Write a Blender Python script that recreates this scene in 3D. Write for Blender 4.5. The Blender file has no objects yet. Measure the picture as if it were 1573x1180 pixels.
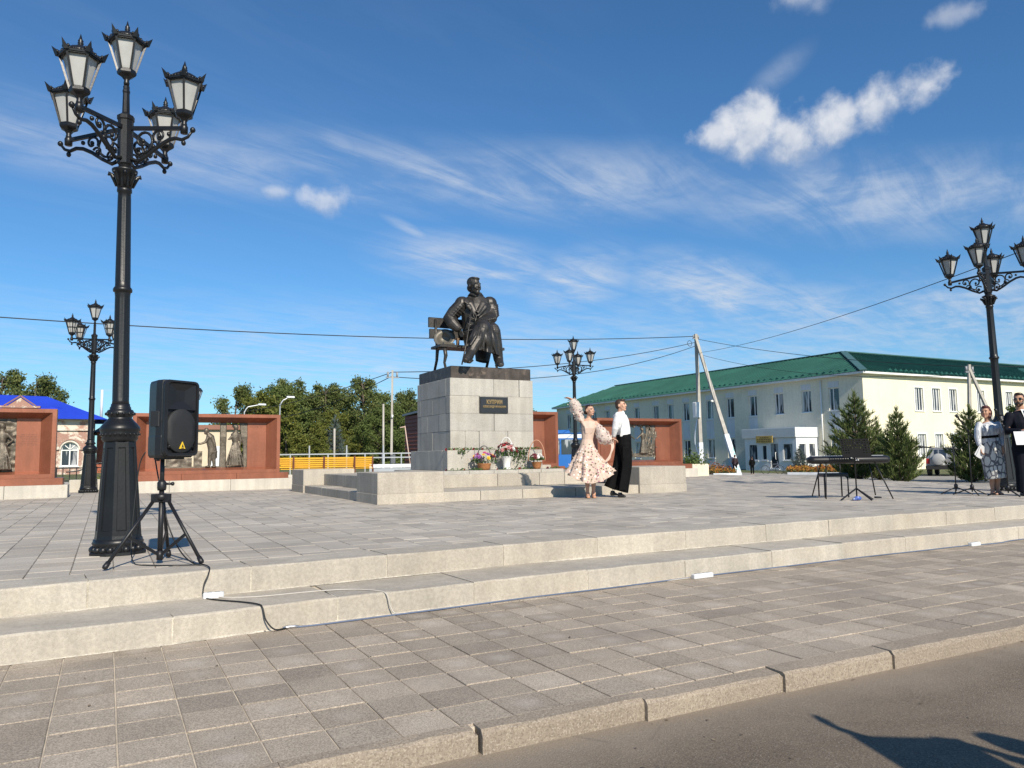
import bpy, bmesh, math, random
from mathutils import Vector, Matrix, noise as mnoise
random.seed(7)
RD = math.radians
# ------------------------------------------------------------------ camera
scene = bpy.context.scene
col = scene.collection
CAMZ = 0.79
YAW, PITCH, ROLL = RD(28.07), RD(5.42), RD(-0.778)
def cam_axes():
    f = Vector((math.sin(YAW)*math.cos(PITCH), math.cos(YAW)*math.cos(PITCH), math.sin(PITCH)))
    r = Vector((math.cos(YAW), -math.sin(YAW), 0)); u = r.cross(f)
    c, s = math.cos(ROLL), math.sin(ROLL)
    return c*r+s*u, -s*r+c*u, f
cr, cu, cf = cam_axes()
cam_d = bpy.data.cameras.new('camera'); cam = bpy.data.objects.new('camera', cam_d); col.objects.link(cam)
cam.matrix_world = Matrix(((cr.x, cu.x, -cf.x, 0), (cr.y, cu.y, -cf.y, 0), (cr.z, cu.z, -cf.z, CAMZ), (0, 0, 0, 1)))
cam_d.sensor_width = 36; cam_d.lens = 1165/1573*36; cam_d.clip_end = 3000; cam_d.clip_start = 0.05
scene.camera = cam
# ------------------------------------------------------------------ light
SUN_AZ, SUN_EL = RD(183.5), RD(34)          # azimuth from +Y towards +X
sd = Vector((math.sin(SUN_AZ)*math.cos(SUN_EL), math.cos(SUN_AZ)*math.cos(SUN_EL), math.sin(SUN_EL)))
sun_d = bpy.data.lights.new('sun', 'SUN'); sun = bpy.data.objects.new('sun', sun_d); col.objects.link(sun)
sun.rotation_euler = (-sd).to_track_quat('-Z', 'Y').to_euler(); sun.location = (-20, -40, 40)
sun_d.energy = 5.0; sun_d.angle = RD(0.55); sun_d.color = (1.0, 0.91, 0.77)
scene.view_settings.view_transform = 'Standard'; scene.view_settings.look = 'None'
scene.view_settings.exposure = 0.3; scene.view_settings.gamma = 1.0
world = bpy.data.worlds.new('World'); scene.world = world; world.use_nodes = True
wt = world.node_tree; wt.nodes.clear()
class NT:
    """tiny helper for node trees"""
    def __init__(s, t): s.t = t
    def n(s, ty, **kw):
        o = s.t.nodes.new(ty)
        for k, v in kw.items(): setattr(o, k, v)
        return o
    def put(s, sock, v):
        if hasattr(v, 'is_linked') or isinstance(v, bpy.types.NodeSocket): s.t.links.new(v, sock)
        else:
            try: sock.default_value = v
            except Exception: sock.default_value = (v, v, v)
    def m(s, op, a, b=None, c=None, clamp=False):
        o = s.n('ShaderNodeMath', operation=op, use_clamp=clamp); s.put(o.inputs[0], a)
        if b is not None: s.put(o.inputs[1], b)
        if c is not None: s.put(o.inputs[2], c)
        return o.outputs[0]
    def v(s, op, a, b=None, c=None):
        o = s.n('ShaderNodeVectorMath', operation=op); s.put(o.inputs[0], a)
        if b is not None: s.put(o.inputs[1], b)
        if c is not None: s.put(o.inputs[2], c)
        return o.outputs['Value'] if op in ('DOT_PRODUCT', 'LENGTH', 'DISTANCE') else o.outputs[0]
    def noise(s, vec, scale, detail=4, rough=.5, dist=0):
        o = s.n('ShaderNodeTexNoise'); s.put(o.inputs['Vector'], vec)
        o.inputs['Scale'].default_value = scale; o.inputs['Detail'].default_value = detail
        o.inputs['Roughness'].default_value = rough; o.inputs['Distortion'].default_value = dist
        return o.outputs[0]
    def ss(s, x, a, b, lo=0., hi=1.):
        o = s.n('ShaderNodeMapRange', interpolation_type='SMOOTHSTEP'); s.put(o.inputs['Value'], x)
        for k, q in (('From Min', a), ('From Max', b), ('To Min', lo), ('To Max', hi)): s.put(o.inputs[k], q)
        return o.outputs[0]
    def mix(s, f, a, b, mode='MIX'):
        o = s.n('ShaderNodeMix', data_type='RGBA', blend_type=mode); s.put(o.inputs[0], f)
        for q, i in ((a, 6), (b, 7)):
            if isinstance(q, (tuple, list)): o.inputs[i].default_value = (*q[:3], 1)
            else: s.put(o.inputs[i], q)
        return o.outputs[2]
    def xyz(s, x, y, z):
        o = s.n('ShaderNodeCombineXYZ')
        for i, q in enumerate((x, y, z)): s.put(o.inputs[i], q)
        return o.outputs[0]
w = NT(wt)
sky = w.n('ShaderNodeTexSky', sky_type='NISHITA', sun_disc=False, sun_elevation=SUN_EL, sun_rotation=SUN_AZ)
sky.air_density = 1.0; sky.dust_density = 0.35; sky.ozone_density = 2.2; sky.altitude = 150
D = w.n('ShaderNodeTexCoord').outputs['Generated']
sep = w.n('ShaderNodeSeparateXYZ'); w.put(sep.inputs[0], D)
dx, dy, dz = sep.outputs
az = w.m('MULTIPLY', w.m('ARCTAN2', dx, dy), 57.2958); el = w.m('MULTIPLY', w.m('ARCSINE', dz), 57.2958)
zc = w.m('MAXIMUM', dz, 0.04)
P = w.xyz(w.m('DIVIDE', dx, zc), w.m('DIVIDE', dy, zc), 0.0)
# fibrous high cloud over the whole dome: noise on the cloud layer, drawn out along one wind direction
rot = w.n('ShaderNodeVectorRotate', rotation_type='Z_AXIS'); w.put(rot.inputs['Vector'], P); rot.inputs['Angle'].default_value = RD(-24)
Pw = w.v('MULTIPLY', rot.outputs[0], (0.45, 1.5, 1))
broad = w.noise(Pw, 0.35, 5, .55, .6)
fib = w.noise(w.v('MULTIPLY', rot.outputs[0], (0.9, 4.2, 1)), 0.9, 7, .66, .9)
fine = w.noise(P, 2.4, 6, .62, .4)
veil = w.m('MULTIPLY', w.ss(broad, .40, .78), w.ss(fib, .30, .78))
def blob(a, e, sa, se, tilt=0, soft=1.0):
    ca, sa_ = math.cos(RD(tilt)), math.sin(RD(tilt))
    x = w.m('SUBTRACT', az, a); y = w.m('SUBTRACT', el, e)
    xr = w.m('ADD', w.m('MULTIPLY', x, ca/sa), w.m('MULTIPLY', y, sa_/sa))
    yr = w.m('ADD', w.m('MULTIPLY', x, -sa_/se), w.m('MULTIPLY', y, ca/se))
    blob.yr = yr
    return w.m('SQRT', w.m('ADD', w.m('MULTIPLY', xr, xr), w.m('MULTIPLY', yr, yr)))
def add_all(L, op='MAXIMUM'):
    r = L[0]
    for q in L[1:]: r = w.m(op, r, q)
    return r
wisps = []
for (a, e, sa, se, tl, k) in ((25, 14.4, 8, 2.4, -6, 1.0), (33, 13.0, 5.5, 2.8, 8, .85), (43, 12.0, 7, 2.8, -14, 1.0), (49, 9.8, 8, 2.4, -6, .75), (28, 20.4, 28, 3.0, -3, .72), (55, 17.0, 18, 3.2, -8, .75), (2, 20.5, 20, 2.6, 0, .6), (60, 9, 10, 3.2, 0, .75), (35, 20.3, 4.5, 2.0, -12, .9), (15.2, 22.4, 2.6, 1.2, -20, .5), (30, 7, 60, 5.5, 0, .55), (20.5, 16.8, 3.2, .5, -28, .5), (48.5, 26.0, 3, 1.0, 28, .30)):
    d = blob(a, e, sa, se, tl)
    wisps.append(w.m('MULTIPLY', w.ss(d, 1.25, .05), k))
wis = w.m('MULTIPLY', add_all(wisps), w.m('ADD', .12, w.m('MULTIPLY', .88, w.ss(w.m('ADD', w.m('MULTIPLY', fib, .55), w.m('MULTIPLY', fine, .45)), .36, .68))))
cirrus = w.m('MINIMUM', w.m('ADD', wis, w.m('MULTIPLY', veil, .16)), .88)
# small heaped clouds: soft ellipses whose edge is broken up by noise
cn = w.noise(D, 27, 8, .56, .1); cn2 = w.noise(D, 9, 3, .5)
edge = w.m('ADD', w.m('MULTIPLY', w.m('SUBTRACT', cn, .5), 2.6), w.m('MULTIPLY', w.m('SUBTRACT', cn2, .5), 1.1))
cums, shade = [], []
for (a, e, sa, se, tl, k) in ((44.2, 22.4, 2.0, 1.0, 0, .9), (46.6, 22.7, 2.5, 1.7, 0, 1), (48.9, 22.1, 2.0, 1.5, 0, 1), (52.3, 22.4, 2.1, 1.3, 6, .95), (55.0, 22.9, 2.2, 1.3, 14, .95), (57.5, 23.3, 2.0, 1.2, 0, .9), (14.1, 18.7, 2.0, .95, 6, .68), (10.5, 19.0, 1.0, .45, 0, .5), (50.3, 30.2, 2.2, 1.0, 0, .5), (59.8, 27.0, 1.3, .7, 0, .42), (30.7, 6.0, 1.7, .6, 0, .30), (18.4, 6.5, 1.5, .35, 0, .28), (72, 24, 3.4, 1.5, 0, .9), (-14, 19, 3, 1.2, 0, .8), (-40, 24, 4, 1.6, 10, .9), (95, 20, 4, 1.5, 0, .9), (-80, 22, 4, 1.6, 0, .9), (140, 23, 4, 1.6, 0, .9)):
    d = blob(a, e, sa, se, tl)
    cums.append(w.m('MULTIPLY', w.ss(w.m('ADD', w.m('SUBTRACT', 1.0, d), edge), -.38, .85), k)); shade.append(w.m('MULTIPLY', cums[-1], w.ss(w.m('ADD', blob.yr, w.m('MULTIPLY', w.m('SUBTRACT', cn, .5), 3.0)), -.9, .45)))
cum = w.m('MULTIPLY', add_all(cums), .93)
skyc = w.mix(1.0, sky.outputs[0], (0.52, 0.91, 1.20), 'MULTIPLY')
c1 = w.mix(cirrus, skyc, (5.9, 6.5, 7.4))
lit = w.m('DIVIDE', add_all(shade), w.m('MAXIMUM', cum, .02), clamp=True)
ccol = w.mix(lit, (4.2, 4.9, 6.2), (7.4, 7.6, 8.0))
c2 = w.mix(cum, c1, ccol)
bg = w.n('ShaderNodeBackground'); w.put(bg.inputs[0], c2); bg.inputs[1].default_value = 0.088
wo = w.n('ShaderNodeOutputWorld'); wt.links.new(bg.outputs[0], wo.inputs[0])
# ------------------------------------------------------------------ materials
MATS = {}
def mat(name, c, rough=.8, var=.12, scale=1.2, fine=0.0, fscale=60, bump=0.0, bscale=80, metal=0.0, rnd=0.0, hue=0.0, spec=.5, stain=None, coat=0, extra=None, streak=0, alpha=None, objco=False, trans=0, bdist=.01):
    if name in MATS: return MATS[name]
    m = bpy.data.materials.new(name); m.use_nodes = True; t = m.node_tree; t.nodes.clear(); q = NT(t)
    b = q.n('ShaderNodeBsdfPrincipled'); o = q.n('ShaderNodeOutputMaterial'); t.links.new(b.outputs[0], o.inputs[0])
    pos = q.n('ShaderNodeTexCoord').outputs['Object'] if objco else q.n('ShaderNodeNewGeometry').outputs['Position']
    k = None
    n1 = q.noise(pos, scale, 5, .6)
    k = q.ss(n1, .25, .75, 1-var, 1+var)
    if fine: k = q.m('MULTIPLY', k, q.ss(q.noise(pos, fscale, 2, .6), .3, .7, 1-fine, 1+fine))
    if streak:
        sv = q.v('MULTIPLY', pos, (1, 1, .06)); k = q.m('MULTIPLY', k, q.ss(q.noise(sv, 7, 4, .6), .35, .7, 1-streak, 1+streak*.4))
    cc = (*c, 1)
    colr = q.n('ShaderNodeRGB'); colr.outputs[0].default_value = cc; cur = colr.outputs[0]
    if rnd or hue:
        r1 = q.n('ShaderNodeObjectInfo').outputs['Random']; r2 = q.n('ShaderNodeNewGeometry').outputs['Random Per Island']
        rr = q.m('FRACT', q.m('ADD', q.m('MULTIPLY', r1, 7.31), q.m('MULTIPLY', r2, 5.17)))
        if rnd:
            # mostly mid tones, a few clearly darker or lighter pieces
            r3 = q.m('SUBTRACT', q.m('MULTIPLY', rr, 2), 1); k = q.m('MULTIPLY', k, q.m('ADD', 1.0, q.m('MULTIPLY', q.m('MULTIPLY', r3, q.m('ADD', .35, q.m('MULTIPLY', q.m('ABSOLUTE', r3), .65))), rnd)))
        if hue:
            r4 = q.m('FRACT', q.m('MULTIPLY', rr, 13.7))
            cur = q.mix(q.m('MULTIPLY', r4, hue), cur, (c[0]*1.25, c[1]*1.0, c[2]*.72))
    vm = q.n('ShaderNodeVectorMath', operation='SCALE'); q.put(vm.inputs[0], cur); q.put(vm.inputs['Scale'], k); cur = vm.outputs[0]
    if stain:
        sc_, lo, hi, sc_col = stain
        cur = q.mix(q.ss(q.noise(pos, sc_, 6, .65), lo, hi), cur, sc_col)
    if extra: cur = extra(q, pos, cur)
    t.links.new(cur, b.inputs['Base Color'])
    b.inputs['Roughness'].default_value = rough; b.inputs['Metallic'].default_value = metal
    b.inputs['Specular IOR Level'].default_value = spec
    if coat: b.inputs['Coat Weight'].default_value = coat; b.inputs['Coat Roughness'].default_value = .08
    if trans: b.inputs['Transmission Weight'].default_value = trans
    if alpha is not None: b.inputs['Alpha'].default_value = alpha
    if bump:
        bp = q.n('ShaderNodeBump'); bp.inputs['Strength'].default_value = bump; bp.inputs['Distance'].default_value = bdist
        q.put(bp.inputs['Height'], q.noise(pos, bscale, 4, .65)); t.links.new(bp.outputs[0], b.inputs['Normal'])
    MATS[name] = m
    return m
def worn_centre(q, pos, cur):
    oc = q.n('ShaderNodeTexCoord').outputs['Object']
    r1 = q.n('ShaderNodeObjectInfo').outputs['Random']
    d = q.v('LENGTH', q.v('MULTIPLY', oc, (1, 1, 0)))
    d2 = q.m('ADD', d, q.m('MULTIPLY', q.m('SUBTRACT', q.noise(pos, 22, 4, .6), .5), .10))
    return q.mix(q.m('MULTIPLY', q.ss(d2, .11, .01), q.ss(r1, .45, .95, 0, .26)), cur, (.56, .51, .45))
def granite(name, c, dark=(.16, .13, .11), amt=.55):
    def ex(q, pos, cur):
        s = q.m('MAXIMUM', q.ss(q.noise(pos, 150, 2, .6), .62, .70, 0, .7), q.ss(q.noise(pos, 330, 2, .6), .56, .66))
        cur = q.mix(q.m('MULTIPLY', s, amt), cur, dark)
        return q.mix(q.m('MULTIPLY', q.ss(q.noise(pos, 2.3, 6, .65), .54, .78), .26), cur, (c[0]*1.0, c[1]*.84, c[2]*.62))
    return mat(name, c, .86, .12, 1.6, .10, 45, .22, 120, rnd=.10, hue=.09, extra=ex, stain=(.9, .58, .85, (c[0]*.66, c[1]*.63, c[2]*.58)), streak=.10, bdist=.004)
M_step = granite('granite_step', (.405, .370, .312))
M_ped = granite('granite_pedestal', (.395, .378, .338), amt=.38)
def aggregate(q, pos, cur):
    cur = q.mix(q.m('MULTIPLY', q.ss(q.noise(pos, 105, 2, .6), .53, .60), .5), cur, (.12, .092, .07))
    return q.mix(q.m('MULTIPLY', q.ss(q.noise(q.v('ADD', pos, (7, 3, 1)), 120, 2, .6), .57, .64), .4), cur, (.50, .44, .36))
M_kerb = mat('kerb_concrete', (.262, .216, .166), .9, .12, 1.4, .1, 60, .5, 110, rnd=.08, extra=aggregate, bdist=.004)
M_tile = mat('paving_tile', (.326, .275, .217), .9, .12, 2.2, .36, 150, .6, 170, rnd=.22, hue=.06, stain=(1.1, .50, .80, (.22, .185, .15)), extra=worn_centre, bdist=.003)
M_tile_far = mat('paving_tile_far', (.326, .275, .217), .9, .12, 2.2, .36, 150, .6, 170, rnd=.22, hue=.06, stain=(1.1, .50, .80, (.22, .185, .15)), bdist=.003)
M_slab = mat('plaza_slab', (.378, .343, .294), .85, .12, .9, .10, 70, .25, 120, rnd=.17, hue=.10, stain=(3.1, .60, .85, (.46, .415, .35)), bdist=.003)
M_joint = mat('sand_joint', (.50, .44, .36), .95, .2, 6, .15, 200)
M_mortar = mat('mortar', (.46, .42, .35), .95, .25, 8, .2, 90)
M_joint2 = mat('plaza_joint', (.17, .155, .135), .95, .2, 6, .15, 200)
def dusty(q, pos, cur):
    cur = q.mix(q.m('MULTIPLY', q.ss(q.noise(pos, .9, 6, .6, .4), .45, .75), .6), cur, (.235, .188, .138))
    vc = q.n('ShaderNodeTexVoronoi', feature='DISTANCE_TO_EDGE'); q.put(vc.inputs['Vector'], q.v('ADD', pos, q.v('MULTIPLY', q.n('ShaderNodeTexNoise').outputs['Color'], (.0, .0, .0)))); vc.inputs['Scale'].default_value = .55; vc.inputs['Randomness'].default_value = 1.0
    cur = q.mix(q.m('MULTIPLY', q.ss(vc.outputs['Distance'], .006, .001), q.ss(q.noise(pos, 1.7, 2, .5), .5, .6, 0, .7)), cur, (.05, .042, .035))
    sp = q.ss(q.noise(pos, 150, 2, .5), .60, .68)
    cur = q.mix(q.m('MULTIPLY', sp, .35), cur, (.42, .38, .33))
    sep_ = q.n('ShaderNodeSeparateXYZ'); q.put(sep_.inputs[0], pos)
    edge = q.ss(q.m('ADD', sep_.outputs[1], q.m('MULTIPLY', q.noise(pos, 3, 4, .6), .35)), 2.55, 3.25)
    return q.mix(q.m('MULTIPLY', edge, .55), cur, (.36, .30, .235))
M_asph = mat('asphalt', (.134, .104, .073), .92, .2, 1.1, .30, 130, .9, 150, extra=dusty, bdist=.006)
M_conc = mat('concrete', (.50, .465, .40), .9, .12, 1.3, .07, 60, .2, 60, streak=.10, rnd=.05, stain=(2.6, .60, .8, (.38, .33, .25)), bdist=.004)
M_copper = mat('copper_cladding', (.272, .098, .055), .42, .16, 1.6, .05, 30, .06, 25, metal=.35, stain=(1.7, .55, .85, (.33, .135, .080)), streak=.10, spec=.45)
M_bronze = mat('dark_bronze', (.050, .046, .042), .46, .35, 4, .15, 40, .25, 45, metal=.55, stain=(5, .58, .8, (.11, .105, .095)), spec=.5)
M_brslab = mat('bronze_slab', (.075, .060, .050), .5, .35, 3.5, .15, 40, .15, 40, metal=.45, stain=(6, .52, .72, (.17, .13, .10)), streak=.25)
M_relief = mat('relief_bronze', (.125, .105, .080), .5, .35, 7, .2, 60, .5, 60, metal=.5, stain=(8, .5, .75, (.24, .20, .15)))
M_iron = mat('black_iron', (.009, .0095, .011), .38, .2, 3, .1, 60, .10, 40, spec=.42)
def lantern_glass(q, pos, cur):
    return q.mix(q.ss(q.noise(pos, 5, 4, .6), .35, .8, 0, .5), cur, (.26, .26, .25))
M_frost = mat('frosted_glass', (.40, .405, .395), .45, .05, 4, spec=.4, extra=lantern_glass)
M_gold = mat('gilt_letters', (.36, .25, .11), .42, .1, 5, metal=.5)
M_blackp = mat('black_plaque', (.022, .022, .024), .30, .15, 5, .1, 120, spec=.6)
# ------------------------------------------------------------------ mesh helpers
class MB:
    def __init__(s): s.v = []; s.f = []; s.mi = []; s.sm = []
    def add(s, vs, fs, mi=0, sm=False):
        o = len(s.v); s.v += [tuple(v) for v in vs]
        for f in fs: s.f.append(tuple(i+o for i in f)); s.mi.append(mi); s.sm.append(sm)
    def box(s, a, b, mi=0, M=None):
        x0, y0, z0 = a; x1, y1, z1 = b
        vs = [Vector(p) for p in ((x0, y0, z0), (x1, y0, z0), (x1, y1, z0), (x0, y1, z0), (x0, y0, z1), (x1, y0, z1), (x1, y1, z1), (x0, y1, z1))]
        if M: vs = [M @ v for v in vs]
        s.add(vs, [(0, 3, 2, 1), (4, 5, 6, 7), (0, 1, 5, 4), (1, 2, 6, 5), (2, 3, 7, 6), (3, 0, 4, 7)], mi)
    def cbox(s, a, b, c=.01, mi=0, M=None):
        """box whose top and vertical edges are chamfered"""
        x0, y0, z0 = a; x1, y1, z1 = b
        def ring(z, i): 
            k = c
            return [(x0+i+k, y0+i, z), (x1-i-k, y0+i, z), (x1-i, y0+i+k, z), (x1-i, y1-i-k, z), (x1-i-k, y1-i, z), (x0+i+k, y1-i, z), (x0+i, y1-i-k, z), (x0+i, y0+i+k, z)]
        vs = [Vector(p) for p in ring(z0, 0)+ring(z1-c, 0)+ring(z1, c)]
        if M: vs = [M @ v for v in vs]
        fs = [tuple(range(7, -1, -1)), tuple(range(16, 24))]
        for l in (0, 8):
            for i in range(8): fs.append((l+i, l+(i+1) % 8, l+8+(i+1) % 8, l+8+i))
        s.add(vs, fs, mi)
    def rings(s, R, cap=True, mi=0, sm=True, closed=True):
        n = len(R[0]); vs = [p for r in R for p in r]; fs = []
        for k in range(len(R)-1):
            for i in range(n if closed else n-1):
                fs.append((k*n+i, k*n+(i+1) % n, (k+1)*n+(i+1) % n, (k+1)*n+i))
        if cap and closed:
            fs.append(tuple(range(n-1, -1, -1))); fs.append(tuple(range((len(R)-1)*n, len(R)*n)))
        s.add(vs, fs, mi, sm)
    def lathe(s, prof, n=16, c=(0, 0, 0), mi=0, sm=True, rot=0, M=None):
        R = []
        for r, z in prof:
            ring = [Vector((c[0]+r*math.cos(rot+2*math.pi*i/n), c[1]+r*math.sin(rot+2*math.pi*i/n), c[2]+z)) for i in range(n)]
            R.append([M @ v for v in ring] if M else ring)
        s.rings(R, True, mi, sm)
    def tube(s, pts, rad, n=8, mi=0, sm=True, cap=True, ref=None):
        """sweep; rad: one number, a list, or a list of (a, b) where a is along ref"""
        pts = [Vector(p) for p in pts]; N = len(pts)
        if not isinstance(rad, (list, tuple)): rad = [rad]*N
        R = []; prev = None
        for i, p in enumerate(pts):
            d = (pts[min(i+1, N-1)]-pts[max(i-1, 0)])
            if d.length < 1e-9: d = Vector((0, 0, 1))
            d.normalize()
            if prev is None:
                a = Vector(ref) if ref else (Vector((1, 0, 0)) if abs(d.x) < .9 else Vector((0, 1, 0)))
            else: a = Vector(ref) if ref else prev
            a = a-d*a.dot(d)
            if a.length < 1e-6: a = d.orthogonal()
            a.normalize(); prev = a; b = d.cross(a)
            ra, rb = rad[i] if isinstance(rad[i], (list, tuple)) else (rad[i], rad[i])
            R.append([p+a*ra*math.cos(2*math.pi*k/n)+b*rb*math.sin(2*math.pi*k/n) for k in range(n)])
        s.rings(R, cap, mi, sm)
    def bar(s, a, b, wd, ht=None, mi=0):
        """square bar from a to b"""
        a, b = Vector(a), Vector(b); d = (b-a).normalized(); up = Vector((0, 0, 1)) if abs(d.z) < .95 else Vector((0, 1, 0))
        x = d.cross(up).normalized()*wd/2; y = x.cross(d).normalized()*((ht or wd)/2)
        s.rings([[p-x-y, p+x-y, p+x+y, p-x+y] for p in (a, b)], True, mi, False)
    def ell(s, c, r, M=None, nu=12, nv=8, mi=0):
        R = []
        for j in range(1, nv):
            t = math.pi*j/nv-math.pi/2
            ring = [Vector((r[0]*math.cos(t)*math.cos(2*math.pi*i/nu), r[1]*math.cos(t)*math.sin(2*math.pi*i/nu), r[2]*math.sin(t))) for i in range(nu)]
            R.append([(M @ v if M else v)+Vector(c) for v in ring])
        s.rings(R, True, mi, True)
    def prism(s, poly, a, b, axis=2, mi=0):
        """polygon (list of 2d) extruded between a and b along axis"""
        def P3(p, t): 
            return (p[0], p[1], t) if axis == 2 else ((p[0], t, p[1]) if axis == 1 else (t, p[0], p[1]))
        n = len(poly); vs = [P3(p, a) for p in poly]+[P3(p, b) for p in poly]
        fs = [tuple(range(n-1, -1, -1)), tuple(range(n, 2*n))]+[(i, (i+1) % n, n+(i+1) % n, n+i) for i in range(n)]
        s.add(vs, fs, mi)
    def mesh(s, name, mats):
        me = bpy.data.meshes.new(name); me.from_pydata(s.v, [], s.f)
        for m_ in (mats if isinstance(mats, (list, tuple)) else [mats]): me.materials.append(m_)
        me.polygons.foreach_set('material_index', s.mi); me.polygons.foreach_set('use_smooth', s.sm)
        bm = bmesh.new(); bm.from_mesh(me); bmesh.ops.recalc_face_normals(bm, faces=bm.faces); bm.to_mesh(me); bm.free(); me.update()
        return me
    def build(s, name, mats, parent=None, label=None, cat=None, group=None, kind=None):
        return link(name, s.mesh(name, mats), parent, label, cat, group, kind)
def tag(o, label=None, cat=None, group=None, kind=None):
    for k, v in (('label', label), ('category', cat), ('group', group), ('kind', kind)):
        if v: o[k] = v
    return o
def link(name, me, parent=None, label=None, cat=None, group=None, kind=None):
    o = bpy.data.objects.new(name, me); col.objects.link(o)
    if parent: o.parent = parent
    return tag(o, label, cat, group, kind)
def thing(name, label, cat, loc=(0, 0, 0), rz=0, group=None):
    o = link(name, None, None, label, cat, group); o.location = loc; o.rotation_euler = (0, 0, rz); o.empty_display_size = .1
    return o
def clone(o, parent=None, loc=None, rz=None, label=None):
    c = o.copy(); col.objects.link(c); c.parent = parent
    for ch in list(o.children): clone(ch, c)
    if loc is not None: c.location = loc
    if rz is not None: c.rotation_euler = (0, 0, rz)
    if label: c['label'] = label
    return c
def baked(mb, voxel, smooth=2, fac=.5, name='m'):
    """fuse overlapping pieces into one skin"""
    me = mb.mesh(name, []); me.materials.clear(); ob = bpy.data.objects.new(name, me); col.objects.link(ob)
    r = ob.modifiers.new('r', 'REMESH'); r.mode = 'VOXEL'; r.voxel_size = voxel; r.use_smooth_shade = True
    if smooth:
        s = ob.modifiers.new('s', 'SMOOTH'); s.iterations = smooth; s.factor = fac
    dg = bpy.context.evaluated_depsgraph_get(); dg.update()
    out = bpy.data.meshes.new_from_object(ob.evaluated_get(dg)); out.name = name
    bpy.data.objects.remove(ob); bpy.data.meshes.remove(me)
    for p in out.polygons: p.use_smooth = True
    return out
def skin(mb, name, m, parent, voxel=.008, smooth=3, fac=.5, **kw):
    me = baked(mb, voxel, smooth, fac, name); me.materials.append(m)
    return link(name, me, parent, **kw)
def interp(x, T):
    if x <= T[0][0]: return T[0][1]
    for (a, b), (c, d) in zip(T, T[1:]):
        if x <= c: return b+(d-b)*(x-a)/(c-a)
    return T[-1][1]
def project(p):
    q = Vector(p)-Vector((0, 0, CAMZ)); dd = q.dot(cf)
    return (786.5+1165*q.dot(cr)/dd, 590-1165*q.dot(cu)/dd, dd)
def in_view(p, m=60):
    q = project(p); return q[2] > .3 and -m < q[0] < 1573+m and -m < q[1] < 1180+m
# ------------------------------------------------------------------ terrain
def terrain(x, y):
    def st(a, b, t): t = max(0, min(1, (t-a)/(b-a))); return t*t*(3-2*t)
    lo = -.75
    k = st(17, 26, y)*(1-st(17.0, 25, x))
    far = st(70, 140, math.hypot(x, y))
    return (lo+(-.05-lo)*k)*(1-far*.3)
def grass_mix(q, pos, cur):
    a = q.ss(q.noise(pos, .22, 5, .6), .38, .62)
    cur = q.mix(a, cur, (.135, .125, .050))
    return q.mix(q.ss(q.noise(pos, 1.3, 5, .7), .5, .75), cur, (.21, .18, .10))
M_grass = mat('lawn', (.075, .105, .032), .95, .3, .8, .35, 14, .8, 30, extra=grass_mix, bdist=.05)
xs = [-900, -400, -200, -120, -80, -60]+[-50+2*i for i in range(76)]+[110, 130, 170, 250, 450, 900]
ys = [-300, -100, -40, -10, 0, 6, 10, 14]+[16+2*i for i in range(52)]+[130, 170, 260, 450, 1200]
g = MB(); g.add([(x, y, terrain(x, y)) for y in ys for x in xs], [(j*len(xs)+i, j*len(xs)+i+1, (j+1)*len(xs)+i+1, (j+1)*len(xs)+i) for j in range(len(ys)-1) for i in range(len(xs)-1)], sm=True)
g.build('ground', M_grass, kind='structure')
r = MB(); r.box((-80, -40, -.70), (60, 3.02, -.45)); r.build('road', M_asph, kind='structure')
# service lane in front of the cream building
M_lane = mat('lane_concrete', (.30, .28, .245), .92, .15, .5, .1, 20, stain=(.6, .5, .8, (.36, .33, .28)))
r = MB(); r.add([(20, 24, -.735), (62, -14, -.735), (66, -8, -.735), (42.5, 31, -.735), (44.5, 60, -.735), (28, 62, -.735)], [(0, 1, 2, 3, 4, 5)]); r.build('lane', M_lane, kind='structure')
# ------------------------------------------------------------------ kerb and pavement
kerb = MB(); kerb.box((-6, 2.97, -.68), (26, 3.04, -.47)); kerb = kerb.build('kerb', M_kerb, kind='structure')
joints = [-3.9, -3.05, -2.2, -1.3, -.369, .614, 1.409, 2.261, 3.143, 3.996, 4.86]+[5.72+.86*i for i in range(20)]
for i, (a, b) in enumerate(zip(joints, joints[1:])):
    m = MB(); y0 = interp((a+b)/2, ((-4, 3.02), (.6, 2.985), (2.3, 2.965), (3.2, 2.93), (5, 2.92), (20, 2.92)))+random.uniform(-.008, .008)
    L = (b-a)-.007; zt = random.uniform(-.004, .004)
    prof = [(y0, -.60), (y0, -.378), (y0+.004, -.366), (y0+.018, -.354), (3.062, -.350), (3.062, -.6)]
    prof = [(y, z+zt) for y, z in prof]
    nseg = 9; R = []
    for s_ in range(nseg):
        xx = -L/2+L*s_/(nseg-1)
        R.append([(xx, y+(random.uniform(-.003, .003) if 0 < k < 4 else 0), z+(random.uniform(-.004, .003) if 0 < k < 4 else 0)) for k, (y, z) in enumerate(prof)])
    m.rings(R, True, sm=False)
    m.box((L/2-.012, y0+.005, -.60), (L/2+.016, 3.055, -.374))
    o = m.build('kerb_stone', M_kerb, kerb); o.location.x = (a+b)/2; o.rotation_euler.z = random.uniform(-.004, .004)
pav = MB(); pav.box((-8, 3.05, -.68), (26, 5.95, -.358)); pav = pav.build('pavement', M_joint, kind='structure')
LOWE = ((-3, 5.16), (-.5, 5.27), (.4, 5.30), (1.48, 5.42), (2.55, 5.46), (3.64, 5.51), (5, 5.55), (7, 5.60), (9, 5.60), (30, 5.60))
UPE = ((-3, 5.70), (-.6, 5.84), (.97, 5.98), (2.05, 6.06), (3.15, 6.12), (4.2, 6.14), (6.4, 6.16), (8.6, 6.18), (30, 6.18))
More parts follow.
